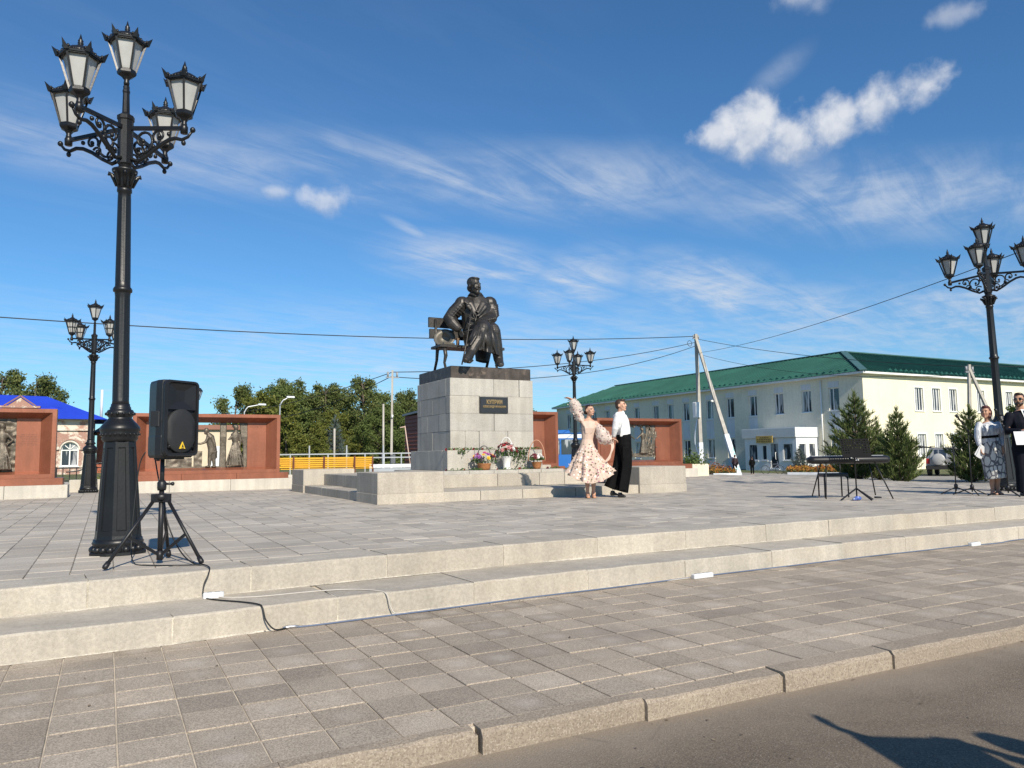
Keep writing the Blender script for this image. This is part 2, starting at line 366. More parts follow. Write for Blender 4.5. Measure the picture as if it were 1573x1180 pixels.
def tile_mesh(lx, ly, h=.03, c=.003):
    m = MB(); m.cbox((-lx/2, -ly/2, -h), (lx/2, ly/2, 0), c); return m
T = .2588; cells = []
tiles_y = [3.062+T*i for i in range(12)]
for i in range(-14, 62):
    x = .074+T*i
    for y in tiles_y:
        yend = interp(x+T/2, LOWE)+.03
        if y > yend-.06: continue
        ly = min(T, yend-y); cells.append((x+T/2, y+ly/2, ly))
vis = [c for c in cells if in_view((c[0], c[1], -.35), 80)]; vis.sort(key=lambda c: c[0]**2+c[1]**2)
near, rest = vis[:300], vis[300:]+[c for c in cells if not in_view((c[0], c[1], -.35), 80)]
cache = {}
for (x, y, ly) in near:
    key = round(ly, 2)
    if key not in cache: cache[key] = tile_mesh(T-.0065, ly-.0065).mesh('tile', M_tile)
    o = link('tile', cache[key], pav); o.location = (x, y, -.35+random.uniform(-.0022, .0018)); o.rotation_euler = (random.uniform(-.006, .006), random.uniform(-.006, .006), random.uniform(-.008, .008))
m = MB()
for (x, y, ly) in rest:
    Mx = Matrix.Translation((x, y, -.35+random.uniform(-.002, .0015))) @ Matrix.Rotation(random.uniform(-.006, .006), 4, 'X')
    m.cbox((-T/2+.0033, -ly/2+.0033, -.03), (T/2-.0033, ly/2-.0033, 0), .003, M=Mx)
m.build('tiles', M_tile_far, pav, kind='stuff')
# ------------------------------------------------------------------ long steps
st = MB(); st.box((-8, 5.75, -.68), (26, 6.25, -.20)); st.box((-8, 6.24, -.68), (26, 6.7, -.012)); st = st.build('steps', M_joint, kind='structure')
def step_row(edges, E, depth, z0, z1, ch):
    mo = MB()
    for a in edges:
        ya = interp(a, E); mo.box((a-.012, ya+.005, z0), (a+.012, ya+depth, z1-.005))
    mo.build('mortar', M_mortar, st, kind='stuff')
    for a, b in zip(edges, edges[1:]):
        if b < -5 or a > 24: continue
        y0 = interp((a+b)/2, E); L = b-a-.007; m = MB()
        sl = (interp(b, E)-interp(a, E))/(b-a)
        n = 8; prof = [(0, z0), (0, z1-ch), (ch*.35, z1-ch*.3), (ch, z1), (depth, z1), (depth, z0)]
        R = []
        for k in range(n):
            xx = -L/2+L*k/(n-1); R.append([(xx, y+(random.uniform(-.0025, .0025) if 0 < j < 4 else 0), z+(random.uniform(-.0025, .002) if 0 < j < 4 else 0)) for j, (y, z) in enumerate(prof)])
        m.rings(R, True, sm=False)
        o = m.build('step_block', M_step, st); o.location = ((a+b)/2, y0+random.uniform(-.004, .004), random.uniform(-.003, .003)); o.rotation_euler.z = math.atan(sl)+random.uniform(-.003, .003)
up_j = [-6.5, -5.4, -4.3, -3.24, -2.2, -1.15, -.085, .974, 2.049, 3.151, 4.176, 5.276, 6.42, 7.435, 8.605]+[9.68+1.08*i for i in range(14)]
lo_j = [-6.1, -5.0, -3.9, -2.85, -1.78, -.70, .396, 1.476, 2.549, 3.643, 4.734, 5.871, 6.958, 7.995, 9.153]+[10.23+1.08*i for i in range(14)]
step_row(lo_j, LOWE, .72, -.42, -.185, .012)
step_row(up_j, UPE, .40, -.21, 0.0, .012)
# sand and old mortar gathered at the foot of both risers
m = MB(); g2 = random.Random(14)
for E_, z_ in ((UPE, -.186), (LOWE, -.352)):
    top_, bot_ = [], []; x = -5.0
    while x < 14:
        y_ = interp(x, E_)+.002; k_ = max(0, .5+mnoise.noise(Vector((x*2.1, z_*9, 0)))); h_ = .004+.010*k_*g2.uniform(.5, 1.2); w_ = .006+.030*k_*g2.uniform(.5, 1.2)
        top_.append((x, y_, z_+h_)); bot_.append((x, y_-w_, z_+.001)); x += .035
    n_ = len(top_); m.add(top_+bot_, [(i, i+1, n_+i+1, n_+i) for i in range(n_-1)], sm=True)
m.build('sand_drift', M_mortar, st, kind='stuff')
# ------------------------------------------------------------------ plaza
edge_r = [(15.6, 6.5), (16.4, 8.86), (17.96, 11.96), (19.0, 14.6), (19.95, 17.5), (20.2, 21.4), (20.0, 24.6)]
pl = MB(); pl.prism([(-26, 6.38)]+edge_r+[(-26, 24.6)], -.9, -.006); plaza = pl.build('plaza', M_joint2, kind='structure')
def xr_at(y): return interp(y, [(b, a) for a, b in edge_r])
cells = []; SW = .2755
cxi = -90
while -25+SW*(cxi+90) < 20.3:
    x = -25+SW*(cxi+90); cxi += 1
    y = 6.40+random.choice((0, .09, .138, .2))
    first = True
    ys0 = interp(x, UPE)+.40+.004
    y = ys0; L0 = random.choice((.14, .2755, .2, .2755))
    while y < 24.5:
        L = L0 if first else random.choice((.2755, .2755, .2755, .41)); first = False
        L = min(L, 24.58-y)
        if L > .05 and x+SW < xr_at(y+L/2): cells.append((x+SW/2, y+L/2, L))
        y += L
pf = lambda c: 4.0 < c[0] < 10.85 and 12.5 < c[1] < 19.25
cells = [c for c in cells if not (4.2 < c[0] < 10.6 and 12.7 < c[1] < 19.1)]
inv = [c for c in cells if in_view((c[0], c[1], 0), 20)]
inv.sort(key=lambda c: c[0]**2+c[1]**2)
near = set(inv[:300])
cache = {}; m = MB()
for c in cells:
    x, y, L = c
    dz = random.uniform(-.0018, .0018)
    if c in near:
        k = round(L, 3)
        if k not in cache: cache[k] = tile_mesh(SW-.007, L-.007).mesh('slab', M_slab)
        o = link('slab', cache[k], plaza); o.location = (x, y, dz); o.rotation_euler = (random.uniform(-.004, .004), random.uniform(-.004, .004), random.uniform(-.006, .006))
    elif x > -8 or y > 14:
        Mx = Matrix.Translation((x, y, dz)) @ Matrix.Rotation(random.uniform(-.004, .004), 4, 'X') @ Matrix.Rotation(random.uniform(-.004, .004), 4, 'Y')
        hx, hy = SW/2-.0035, L/2-.0035
        vs = [Mx @ Vector(p) for p in ((-hx, -hy, 0), (hx, -hy, 0), (hx, hy, 0), (-hx, hy, 0), (-hx, -hy, -.01), (hx, -hy, -.01), (hx, hy, -.01), (-hx, hy, -.01))]
        m.add(vs, [(0, 1, 2, 3), (4, 5, 1, 0), (5, 6, 2, 1), (6, 7, 3, 2), (7, 4, 0, 3)])
m.build('slabs', M_slab, plaza, kind='stuff')
# paved area behind the copper walls
r = MB(); r.prism([(-26, 24.6), (17, 24.6), (17, 36), (-26, 36)], -.5, -.02); r.build('rear_path', M_slab, kind='structure')
# ------------------------------------------------------------------ monument platform
PX, PY, PH = 7.43, 15.87, 3.375
plat = thing('monument_platform', 'stepped pale granite platform with corner blocks under the monument', 'platform', (PX, PY, 0))
m = MB(); m.box((-PH+.15, -PH+.15, -.02), (PH-.15, PH-.15, .15)); m.box((-2.83, -1.74, .1), (2.83, 2.83, .425)); m.build('core', M_ped, plat)
B = 1.23
for sx in (-1, 1):
    for sy in (-1, 1):
        cx, cy = sx*(PH-B/2), sy*(PH-B/2)
        m = MB(); m.cbox((cx-B/2, cy-B/2, 0), (cx+B/2, cy+B/2, .172), .006); m.build('block_base', M_step, plat)
        m = MB(); m.cbox((cx-B/2+.006, cy-B/2+.006, .175), (cx+B/2-.006, cy+B/2-.006, .535), .012); m.build('corner_block', M_step, plat)
for side in range(4):
    Rm = Matrix.Rotation(side*math.pi/2, 4, 'Z')
    x = -PH+B; xe = PH-B
    cuts = [x, -1.42, -.55, .62, 1.5, xe]; cuts2 = [x, -1.55, -.28, .72, 1.35, xe]
    dep = 1.72 if side == 0 else .56; ins = 1.60 if side == 0 else .49
    if side == 3: cuts2[-1] = 1.77
    if side == 1: cuts2[0] = -1.77
    if side == 0: cuts2 = [-2.88, -1.55, -.28, .72, 1.35, 2.88]
    for a, b in zip(cuts, cuts[1:]):
        m = MB(); m.cbox((a+.004, -PH+.04, 0), (b-.004, -PH+dep, .170+random.uniform(-.003, .003)), .008, M=Rm); m.build('step_block', M_step, plat)
    for a, b in zip(cuts2, cuts2[1:]):
        m = MB(); m.cbox((a+.004, -PH+ins, .172), (b-.004, -PH+ins+.8, .432+random.uniform(-.003, .003)), .008, M=Rm); m.build('step_block', M_step, plat)
for k in range(5):                              # thin slabs the flowers lie on
    a = -1.42+.57*k; m = MB(); m.cbox((a+.003, -1.62, .433), (a+.567, -1.0, .500), .008); m.build('ledge_slab', M_ped, plat)
for a in (-1.42, -.47, .48):
    m = MB(); m.cbox((a+.003, -.99, .433), (a+.947, 1.4, .498), .008); m.build('ledge_slab', M_ped, plat)
# ------------------------------------------------------------------ pedestal
ped = thing('monument_pedestal', 'tall granite block pedestal with name plaque and dark bronze cap', 'pedestal', (0, 0, 0))
m = MB(); m.box((6.46, 14.89, .5), (8.40, 16.75, 2.46)); m.build('core', M_joint2, ped)
def stone(x0, x1, y0, y1, z0, z1):
    m = MB(); g_ = .0045; m.cbox((x0+g_, y0+g_, z0+g_), (x1-g_, y1-g_, z1), .006); o = m.build('stone_block', M_ped, ped)
    o.location = (random.uniform(-.003, .003), random.uniform(-.003, .003), 0)
X0, X1, Y0, Y1 = 6.413, 8.452, 14.845, 16.79
courses = [(.925, 1.335, (6.768, 7.102, 7.80), (15.85,)), (1.335, 1.718, (7.467,), (15.49, 16.145)), (1.718, 2.096, (7.11, 7.80), (15.84,)), (2.096, 2.475, (7.465, 8.10), (15.50, 16.16))]
for z0, z1, jx, jy in courses:
    xsj = [X0, *jx, X1]; t_ = .22
    for a, b in zip(xsj, xsj[1:]):
        stone(a, b, Y0, Y0+t_, z0, z1); stone(a, b, Y1-t_, Y1, z0, z1)
    ysj = [Y0+t_, *jy, Y1-t_]
    for a, b in zip(ysj, ysj[1:]):
        stone(X0, X0+t_, a, b, z0, z1); stone(X1-t_, X1, a, b, z0, z1)
for a, b in ((6.29, 6.92), (6.92, 7.62), (7.62, 8.60)):
    stone(a, b, 14.72, 15.0, .501, .925); stone(a, b, 16.6, 16.92, .501, .925)
for a, b in ((15.0, 15.75), (15.75, 16.6)):
    stone(6.29, 6.6, a, b, .501, .925); stone(8.3, 8.60, a, b, .501, .925)
m = MB(); m.box((6.6, 15, .5), (8.3, 16.6, .92)); m.build('core', M_ped, ped)
m = MB(); m.cbox((6.45, 14.88, 2.476), (8.415, 16.76, 2.74), .012); m.build('bronze_cap', M_brslab, ped)
pq = MB(); pq.cbox((7.118, 14.815, 1.735), (7.796, 14.848, 2.083), .004); pq = pq.build('plaque', M_blackp, ped)
def text_mesh(s, size, m_, ext=.006, font_scale=(1, 1), bold=.0, space=1.0):
    cu_ = bpy.data.curves.new('t', 'FONT'); cu_.body = s; cu_.size = size; cu_.extrude = ext; cu_.align_x = 'CENTER'; cu_.align_y = 'CENTER'; cu_.offset = bold; cu_.space_character = space
    ob = bpy.data.objects.new('t', cu_); col.objects.link(ob); dg = bpy.context.evaluated_depsgraph_get(); dg.update()
    me = bpy.data.meshes.new_from_object(ob.evaluated_get(dg)); bpy.data.objects.remove(ob); bpy.data.curves.remove(cu_)
    me.transform(Matrix.Rotation(math.pi/2, 4, 'X') @ Matrix.Diagonal((font_scale[0], font_scale[1], 1, 1)))
    me.materials.clear(); me.materials.append(m_); return me
o = link('lettering', text_mesh('КУПРИН', .125, M_gold, font_scale=(.70, 1.0), bold=.003, space=1.12), pq); o.location = (7.457, 14.811, 1.965)
o = link('lettering', text_mesh('АЛЕКСАНДР ИВАНОВИЧ', 0.064, M_gold, font_scale=(.70, 1.0), bold=.0012, space=1.05), pq); o.location = (7.457, 14.811, 1.865)
# ------------------------------------------------------------------ copper walls
def grid_relief(mb, x0, x1, z0, z1, y, amp, fr, n=26, seed=0):
    nx = max(6, int((x1-x0)*n)); nz = max(6, int((z1-z0)*n)); vs = []
    for j in range(nz+1):
        for i in range(nx+1):
            x, z = x0+(x1-x0)*i/nx, z0+(z1-z0)*j/nz
            d = mnoise.noise(Vector((x*fr+seed, z*fr*1.0, seed)))+.6*mnoise.noise(Vector((x*fr*2.3, z*fr*1.6, seed+3)))
            vs.append((x, y-amp*(.5+d), z))
    mb.add(vs, [(j*(nx+1)+i, j*(nx+1)+i+1, (j+1)*(nx+1)+i+1, (j+1)*(nx+1)+i) for j in range(nz) for i in range(nx)], sm=True)
    mb.box((x0, y+amp*.6, z0), (x1, y+amp*.6+.03, z1))
def copper_wall(name, label, x0, x1, y, lo, hi, base_l, base_r, k=1.0, panels=(), rel=None, base_joints=()):
    t = thing(name, label, 'monument wall', (0, y, 0))
    z = lambda q: q*k
    bj = [x0-base_l, *base_joints, x1+base_r]
    for a, b in zip(bj, bj[1:]):
        m = MB(); m.cbox((a+.003, -.12, 0), (b-.003, .85, z(.285)), .008); m.build('base_block', M_conc, t)
    xa_, xb_ = x0-base_l*.6, x1+base_r*.62
    for q_ in range(3):
        m = MB(); m.cbox((xa_+(xb_-xa_)*q_/3+.002, -.06, z(.286)), (xa_+(xb_-xa_)*(q_+1)/3-.002, .72, z(.44)), .005); m.build('sill', M_copper, t)
    zb, zt = z(.442), z(1.98); rim = .085; sp = .25; dp = .30
    def rect(ix, ib, it, yy): return [Vector((x0+ix, yy, zb+ib)), Vector((x1-ix, yy, zb+ib)), Vector((x1-ix, yy, zt-it)), Vector((x0+ix, yy, zt-it))]
    OF, IF, IB, OB = rect(0, 0, 0, 0), rect(rim, rim, rim, 0), rect(rim+sp, rim+.07, rim+.13, dp), rect(0, 0, 0, dp+.08)
    for i, nm in enumerate(('frame_sill', 'frame_side', 'frame_top', 'frame_side')):
        j = (i+1) % 4; m = MB(); m.rings([[OF[q], IF[q], IB[q], OB[q]] for q in (i, j)], True, sm=False); m.build(nm, M_copper, t)
    bx0, bx1, bz0, bz1 = x0+rim+sp, x1-rim-sp, zb+rim+.07, zt-rim-.13
    for (a, b) in panels:
        m = MB(); m.cbox((max(a, bx0-.03), dp-.02, bz0-.05), (min(b, bx1+.03), dp+.05, bz1+.05), .004); m.build('back_panel', M_copper, t)
    if rel: rel(t, bx0, bx1, bz0, bz1, dp)
    return t
def engraved_lines(t, xc, w_, z0, n, y, dzl=.05):
    m = MB()
    for i in range(n):
        x = xc-w_/2+random.uniform(0, .06)
        while x < xc+w_/2-.04:
            L = random.uniform(.02, .07); m.box((x, y-.002, z0-i*dzl), (x+L, y+.004, z0-i*dzl+.012)); x += L+random.uniform(.012, .025)
    m.build('inscription', M_engr, t, kind='stuff')
M_engr = mat('engraving', (.16, .055, .030), .6, .1)
def lady(mb, x, z0, h, y, lean=0, arms=()):
    """relief figure in a long gown, h tall"""
    s = h
    mb.ell((x+lean*s, y, z0+.92*s), (.058*s, .06*s, .072*s)); mb.ell((x+lean*s-.02*s, y+.02, z0+.955*s), (.07*s, .06*s, .05*s))
    mb.tube([(x+lean*s, y, z0+.9*s), (x+lean*.9*s, y, z0+.80*s)], [.03*s, .045*s], 10)
    mb.tube([(x+lean*.9*s, y, z0+.82*s), (x+lean*.8*s, y, z0+.76*s), (x+lean*.6*s, y, z0+.68*s), (x+lean*.4*s, y, z0+.57*s), (x+.02*s, y, z0+.45*s), (x, y, z0+.25*s), (x-.01*s, y, z0+.02*s)],
            [(.05*s, .05*s), (.115*s, .07*s), (.10*s, .075*s), (.068*s, .06*s), (.11*s, .08*s), (.15*s, .09*s), (.20*s, .10*s)], 14, ref=(1, 0, 0))
    for a in arms: mb.tube([(x+px_*s, y-.02, z0+pz*s) for px_, pz in a], [.034*s, .03*s, .022*s][:len(a)], 8)
    for k in range(7):
        a = (k-3)*.055*s; mb.tube([(x+a*.45, y-.055*s, z0+.5*s), (x+a*.9, y-.085*s, z0+.25*s), (x+a*1.15, y-.10*s, z0+.02*s)], [.008*s, .016*s, .02*s], 6)
def rel2(t, bx0, bx1, bz0, bz1, dp):
    X = lambda zx: 4.04-(427-(220+zx/6.839))*.01573
    Zc = lambda zy: bz1-(zy-172)/488*(bz1-bz0)
    m = MB(); y = dp+.02
    # bowing man in a tail coat
    m.ell((X(650), y, Zc(258)), (.062, .07, .078)); m.ell((X(640), y, Zc(285)), (.035, .05, .04))
    m.tube([(X(668), y, Zc(285)), (X(690), y, Zc(325)), (X(700), y, Zc(380)), (X(708), y, Zc(450)), (X(715), y, Zc(500))], [(.04, .05), (.105, .075), (.115, .08), (.095, .075), (.10, .07)], 12, ref=(1, 0, 0))
    for a, b in ((690, 700), (735, 752)): m.tube([(X(a+10), y, Zc(480)), (X(a), y, Zc(570)), (X(b-10), y, Zc(640))], [.07, .05, .04], 10)
    m.tube([(X(720), y, Zc(380)), (X(745), y+.02, Zc(470)), (X(765), y+.02, Zc(560))], [(.07, .04), (.06, .03), (.025, .02)], 8)
    m.tube([(X(672), y-.05, Zc(325)), (X(640), y-.06, Zc(385)), (X(590), y-.06, Zc(402)), (X(540), y-.05, Zc(400))], [.045, .038, .03, .024], 8)
    m.tube([(X(705), y-.06, Zc(330)), (X(735), y-.07, Zc(400)), (X(738), y-.05, Zc(470))], [.045, .04, .03], 8)
    for a in (670, 735): m.ell((X(a), y-.04, Zc(650)), (.07, .06, .025))
    skin(m, 'figure', M_relief, t, .012, 2)
    m = MB(); lady(m, X(960), bz0+.01, (bz1-bz0)*.965, y, .02, (((-.06, .72), (-.15, .62), (-.06, .66)), ((.1, .74), (.13, .60), (.10, .46))))
    skin(m, 'figure', M_relief, t, .012, 2)
    for a, b, tp in ((800, 862, 1), (1010, 1095, .45)):
        m = MB()
        for i in range(5):
            f_ = (i+.5)/5; xa = X(a+(b-a)*f_); xb = X(b-(b-a)*tp*(1-f_))
            m.tube([(xa, y, bz1), (xa*.6+xb*.4, y-.02, Zc(330)), (xb, y, Zc(430)), (xb, y, bz0)], [.028, .032, .026, .034], 8)
        skin(m, 'curtain', M_relief, t, .014, 1)
    m = MB(); grid_relief(m, X(235), X(505), bz0, Zc(555), y+.02, .03, 9, seed=2); m.build('draped_table', M_relief, t)
    m = MB(); grid_relief(m, X(525), X(612), bz0, Zc(480), y+.02, .03, 9, seed=5); m.build('armchair', M_relief, t)
    m = MB(); m.box((bx0, dp-.01, bz0-.02), (bx1, dp+.07, bz0+.03)); m.build('plinth_strip', M_relief, t)
    o = link('inscription', text_mesh('Куприн А.И.', .062, M_engr, .002), t); o.location = (X(1198), dp-.021, Zc(212))
    engraved_lines(t, X(1195), .34, Zc(600), 1, dp-.02)
def rel4(t, bx0, bx1, bz0, bz1, dp):
    X = lambda zx: 17.33-(1043.4-(900+zx/8.74))*.0269
    Zc = lambda zy: 1.80-(zy-175)/455*1.10
    y = dp+.02; h = Zc(235)-Zc(590)
    m = MB(); lady(m, X(600), Zc(585), h*1.02, y, .02, (((.06, .76), (.20, .66), (.38, .56)), ((-.08, .76), (-.16, .6), (-.14, .45)))); skin(m, 'figure', M_relief, t, .012, 2)
    m = MB(); lady(m, X(822), Zc(590), h*1.03, y, -.02, (((-.06, .76), (-.18, .68), (-.33, .57)), ((.08, .76), (.2, .6), (.22, .45)))); skin(m, 'figure', M_relief, t, .012, 2)
    m = MB(); rnd_ = random.Random(4)
    for i in range(15):      # tree stems and hanging leaves
        xa = X(868+9*i+rnd_.uniform(-5, 5)); xb = xa+rnd_.uniform(-.16, .06)
        m.tube([(xa+rnd_.uniform(-.05, .1), y, Zc(180)), (xa, y-.03, Zc(320)), (xb, y-.03, Zc(460)), (xb+rnd_.uniform(-.05, .05), y, Zc(600))], [.022, .03, .026, .03], 7)
    for i in range(150):
        u_ = rnd_.random(); zx = rnd_.uniform(585, 1000); zy = rnd_.uniform(178, 225) if zx < 850 else rnd_.uniform(178, 600)
        if zx < 850 and zy > 190+30*abs(math.sin(zx*.03)): continue
        m.ell((X(zx), y-rnd_.uniform(0, .05), Zc(zy)), (.035, .03, .022), Matrix.Rotation(rnd_.uniform(0, 3), 3, 'Y'), 7, 5)
    m.box((X(585), y+.03, Zc(200)), (X(850), y+.06, Zc(170))); m.box((X(875), y+.04, Zc(330)), (X(1005), y+.07, Zc(170)))
    skin(m, 'tree_relief', M_relief, t, .013, 1)
    m = MB(); grid_relief(m, X(560), X(1003), Zc(632), Zc(580), y, .04, 6, seed=8); m.build('ground_strip', M_relief, t)
def rel1(t, bx0, bx1, bz0, bz1, dp):
    m = MB(); grid_relief(m, -3.9, -1.79, bz0, bz1, dp+.02, .05, 11, 30, seed=1); m.build('tree_relief', M_relief, t)
    m = MB(); lady(m, -2.06, bz0+.02, (bz1-bz0)*.92, dp-.05, .0, (((.08, .76), (.2, .62), (.1, .55)), ((-.08, .76), (-.2, .66), (-.12, .55)))); skin(m, 'figure', M_relief, t, .012, 2)
    m = MB(); lady(m, -2.75, bz0+.02, (bz1-bz0)*.95, dp-.05, .02, (((.08, .76), (.2, .66), (.3, .7)), ((-.08, .76), (-.16, .6), (-.12, .5)))); skin(m, 'figure', M_relief, t, .012, 2)
    engraved_lines(t, -1.56, .36, bz1-.36, 7, dp-.02, .038)
copper_wall('copper_wall', 'copper framed relief wall cut by the left edge, inscription panel at its right', -4.6, -1.02, 19.85, 0, 0, .3, .27, 1, ((-1.80, 0),), rel1, (-3.2, -1.94))
copper_wall('copper_wall', 'copper framed wall with bronze bowing man and lady, behind the loudspeaker', .54, 4.10, 21.0, 0, 0, .3, .36, 1, ((.5, 1.25), (3.30, 4.1)), rel2, (1.4, 2.85))
copper_wall('copper_wall', 'copper framed wall half hidden behind the granite pedestal', 8.35, 12.02, 19.62, 0, 0, .2, .3, 1.06, ((8.3, 12.1),))
copper_wall('copper_wall', 'copper framed wall with two bronze women holding hands, behind the dancers', 13.93, 17.43, 20.32, 0, 0, .3, .57, 1, ((13.9, 14.95), (16.50, 17.4)), rel4, (15.2, 16.6))
# low concrete wall and iron fence between the first two copper walls
m = MB(); m.cbox((-.85, 23.0, 0), (.35, 23.3, .32), .01); m.build('low_wall', M_conc, None, 'low pale concrete wall behind the far left lamp', 'wall')
M_cream2 = mat('cream_planter', (.62, .56, .43), .9, .08)
t = thing('planter_box', 'cream concrete planter with green shrub beside right copper wall', 'planter', (18.55, 20.9, 0))
m = MB(); m.cbox((-.45, -.3, 0), (.30, .5, .42), .01); m.build('box', M_cream2, t)
PLANTER = t
# ------------------------------------------------------------------ cream building
K = 1.242
BX, BY, EAVE, G = 52.55, 39.65, 7.06, -.75
M_stucco_shaded = mat('cream_stucco_shaded', (.72, .675, .54), .92, .06, .35, .05, 8, .15, 30, streak=.035, stain=(.45, .55, .80, (.52, .48, .38)))  # stucco copy for the shaded long side, colour raised to lighten its shade
M_stucco_sunlit = mat('cream_stucco_sunlit', (.74, .69, .51), .92, .06, .35, .04, 8, .15, 30, streak=.03, stain=(.5, .6, .85, (.62, .56, .40)))  # same stucco, sunlit look of the front put into the colour
M_white = mat('white_plastic', (.74, .74, .72), .5, .05, 1)
M_panel = mat('white_panel', (.62, .64, .66), .7, .06, .8, streak=.08)
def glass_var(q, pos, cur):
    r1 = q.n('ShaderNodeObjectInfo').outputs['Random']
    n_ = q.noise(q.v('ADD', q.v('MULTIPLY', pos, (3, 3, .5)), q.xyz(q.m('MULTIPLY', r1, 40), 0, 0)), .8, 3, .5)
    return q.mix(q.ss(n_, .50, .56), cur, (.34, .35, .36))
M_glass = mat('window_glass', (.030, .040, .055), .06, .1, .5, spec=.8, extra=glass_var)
M_roof = mat('green_roof', (.028, .108, .080), .5, .22, .30, .05, 5, spec=.35, streak=.12)
bld = thing('office_building', 'two storey cream office building with green metal hip roof', 'building')
def holed(mb, u0, u1, z0, z1, holes, put, dep):
    us = sorted({u0, u1, *[h[0] for h in holes], *[h[1] for h in holes]}); zs = sorted({z0, z1, *[h[2] for h in holes], *[h[3] for h in holes]})
    for a, b in zip(us, us[1:]):
        for c, d in zip(zs, zs[1:]):
            if any(h[0] <= a+1e-6 and b-1e-6 <= h[1] and h[2] <= c+1e-6 and d-1e-6 <= h[3] for h in holes): continue
            mb.add([put(a, 0, c), put(b, 0, c), put(b, 0, d), put(a, 0, d)], [(0, 1, 2, 3)])
    for (a, b, c, d) in holes:
        for (p, q_) in (((a, c), (b, c)), ((b, c), (b, d)), ((b, d), (a, d)), ((a, d), (a, c))):
            mb.add([put(p[0], 0, p[1]), put(q_[0], 0, q_[1]), put(q_[0], dep, q_[1]), put(p[0], dep, p[1])], [(0, 1, 2, 3)])
def pbox(mb, put, u0, u1, d0, d1, z0, z1, mi=0):
    vs = [put(u, d, zz) for zz in (z0, z1) for (u, d) in ((u0, d0), (u1, d0), (u1, d1), (u0, d1))]
    mb.add(vs, [(0, 3, 2, 1), (4, 5, 6, 7), (0, 1, 5, 4), (1, 2, 6, 5), (2, 3, 7, 6), (3, 0, 4, 7)], mi)
def window(put, u0, u1, z0, z1, dep, mull, parent, frame=.075, surround=0, mfr=None):
    m = MB(); f_ = frame
    for a in ((u0, u0+f_, z0, z1), (u1-f_, u1, z0, z1), (u0+f_, u1-f_, z0, z0+f_), (u0+f_, u1-f_, z1-f_, z1)): pbox(m, put, a[0], a[1], dep-.09, dep+.02, a[2], a[3])
    for q_ in mull: pbox(m, put, u0+(u1-u0)*q_-f_*.55, u0+(u1-u0)*q_+f_*.55, dep-.085, dep+.02, z0+f_, z1-f_)
    w_ = m.build('window', mfr or M_white, parent)
    ed = [u0+f_]+[u0+(u1-u0)*q_ for q_ in mull]+[u1-f_]
    for a, b in zip(ed, ed[1:]):
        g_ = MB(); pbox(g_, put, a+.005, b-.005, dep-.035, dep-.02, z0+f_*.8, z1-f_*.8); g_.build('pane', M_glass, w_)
    s_ = MB(); pbox(s_, put, u0-.07, u1+.07, -.09, dep-.092, z0-.06, z0+.003); s_.build('sill', M_white, w_)
    if surround:
        s_ = MB(); k_ = surround
        for a in ((u0-k_, u0-.003, z0-.06, z1+k_), (u1+.003, u1+k_, z0-.06, z1+k_), (u0-.003, u1+.003, z1+.003, z1+k_)): pbox(s_, put, a[0], a[1], -.035, .02, a[2], a[3])
        s_.build('surround', M_white, w_)
    return w_
putL = lambda u, d, zz: Vector((BX+d, u, zz))
putF = lambda u, d, zz: Vector((u, BY+d, zz))
Ly = [42.4, 45.2, 48.2, 51.3, 54.2, 57.0, 60.5, 62.95, 65.4, 68.75, 71.9, 74.4, 77.3, 80.2, 83.1]
hw = .50; UZ = (4.14, 6.02); LZ = (.33, 2.16)
holes = [(y-hw, y+hw, *UZ) for y in Ly]+[(y-hw, y+hw, *LZ) for i, y in enumerate(Ly) if i not in (1, 2)]
m = MB(); holed(m, BY, 86, G-.2, EAVE, holes, putL, .22); m.build('wall', M_stucco_shaded, bld)
for i, y in enumerate(Ly):
    window(putL, y-hw, y+hw, *UZ, .20, (.38,) if i % 2 else (.62,), bld)
    m = MB(); pbox(m, putL, y-hw-.02, y+hw+.02, -.012, .004, UZ[1]+.04, UZ[1]+.52); m.build('panel', M_panel, bld)
    if i not in (1, 2):
        window(putL, y-hw, y+hw, *LZ, .20, (.38,) if i % 2 else (.62,), bld)
        m = MB(); pbox(m, putL, y-hw-.02, y+hw+.02, -.012, .004, LZ[1]+.03, UZ[0]-.07); m.build('panel', M_panel, bld)
        m = MB(); pbox(m, putL, y-hw-.02, y+hw+.02, -.012, .004, -.65, LZ[0]-.07); m.build('panel', M_panel, bld)
Fx = [59.5, 61.8, 64.15, 68.2, 70.9, 72.6]
Fx = [59.5, 61.82, 64.14, 68.18, 71.0, 72.55]
holes = [(x-.54, x+.54, 4.06, 6.0) for x in Fx]+[(x-.54, x+.54, .32, 2.14) for x in (59.55, 61.85, 64.15, 68.2, 70.9, 72.6)]
holes = [h for h in holes if h[0] != 71.0-.54 and h[0] != 70.9-.54]
m = MB(); holed(m, BX, 78, G-.2, EAVE, holes, putF, .2); m.build('wall', M_stucco_sunlit, bld)
for h in holes: window(putF, *h, .18, (.36, .66), bld, .07, .13)
m = MB(); m.box((BX+.3, BY+.3, G), (BX+14.6, 85.9, EAVE-.05)); m.box((BX+14, BY+.3, G), (96, BY+14.6, EAVE-.05)); m.build('core', M_stucco_shaded, bld)
m = MB(); m.box((78, 36.6, G-.2), (92, 45, EAVE)); m.build('wing', M_stucco_sunlit, bld)
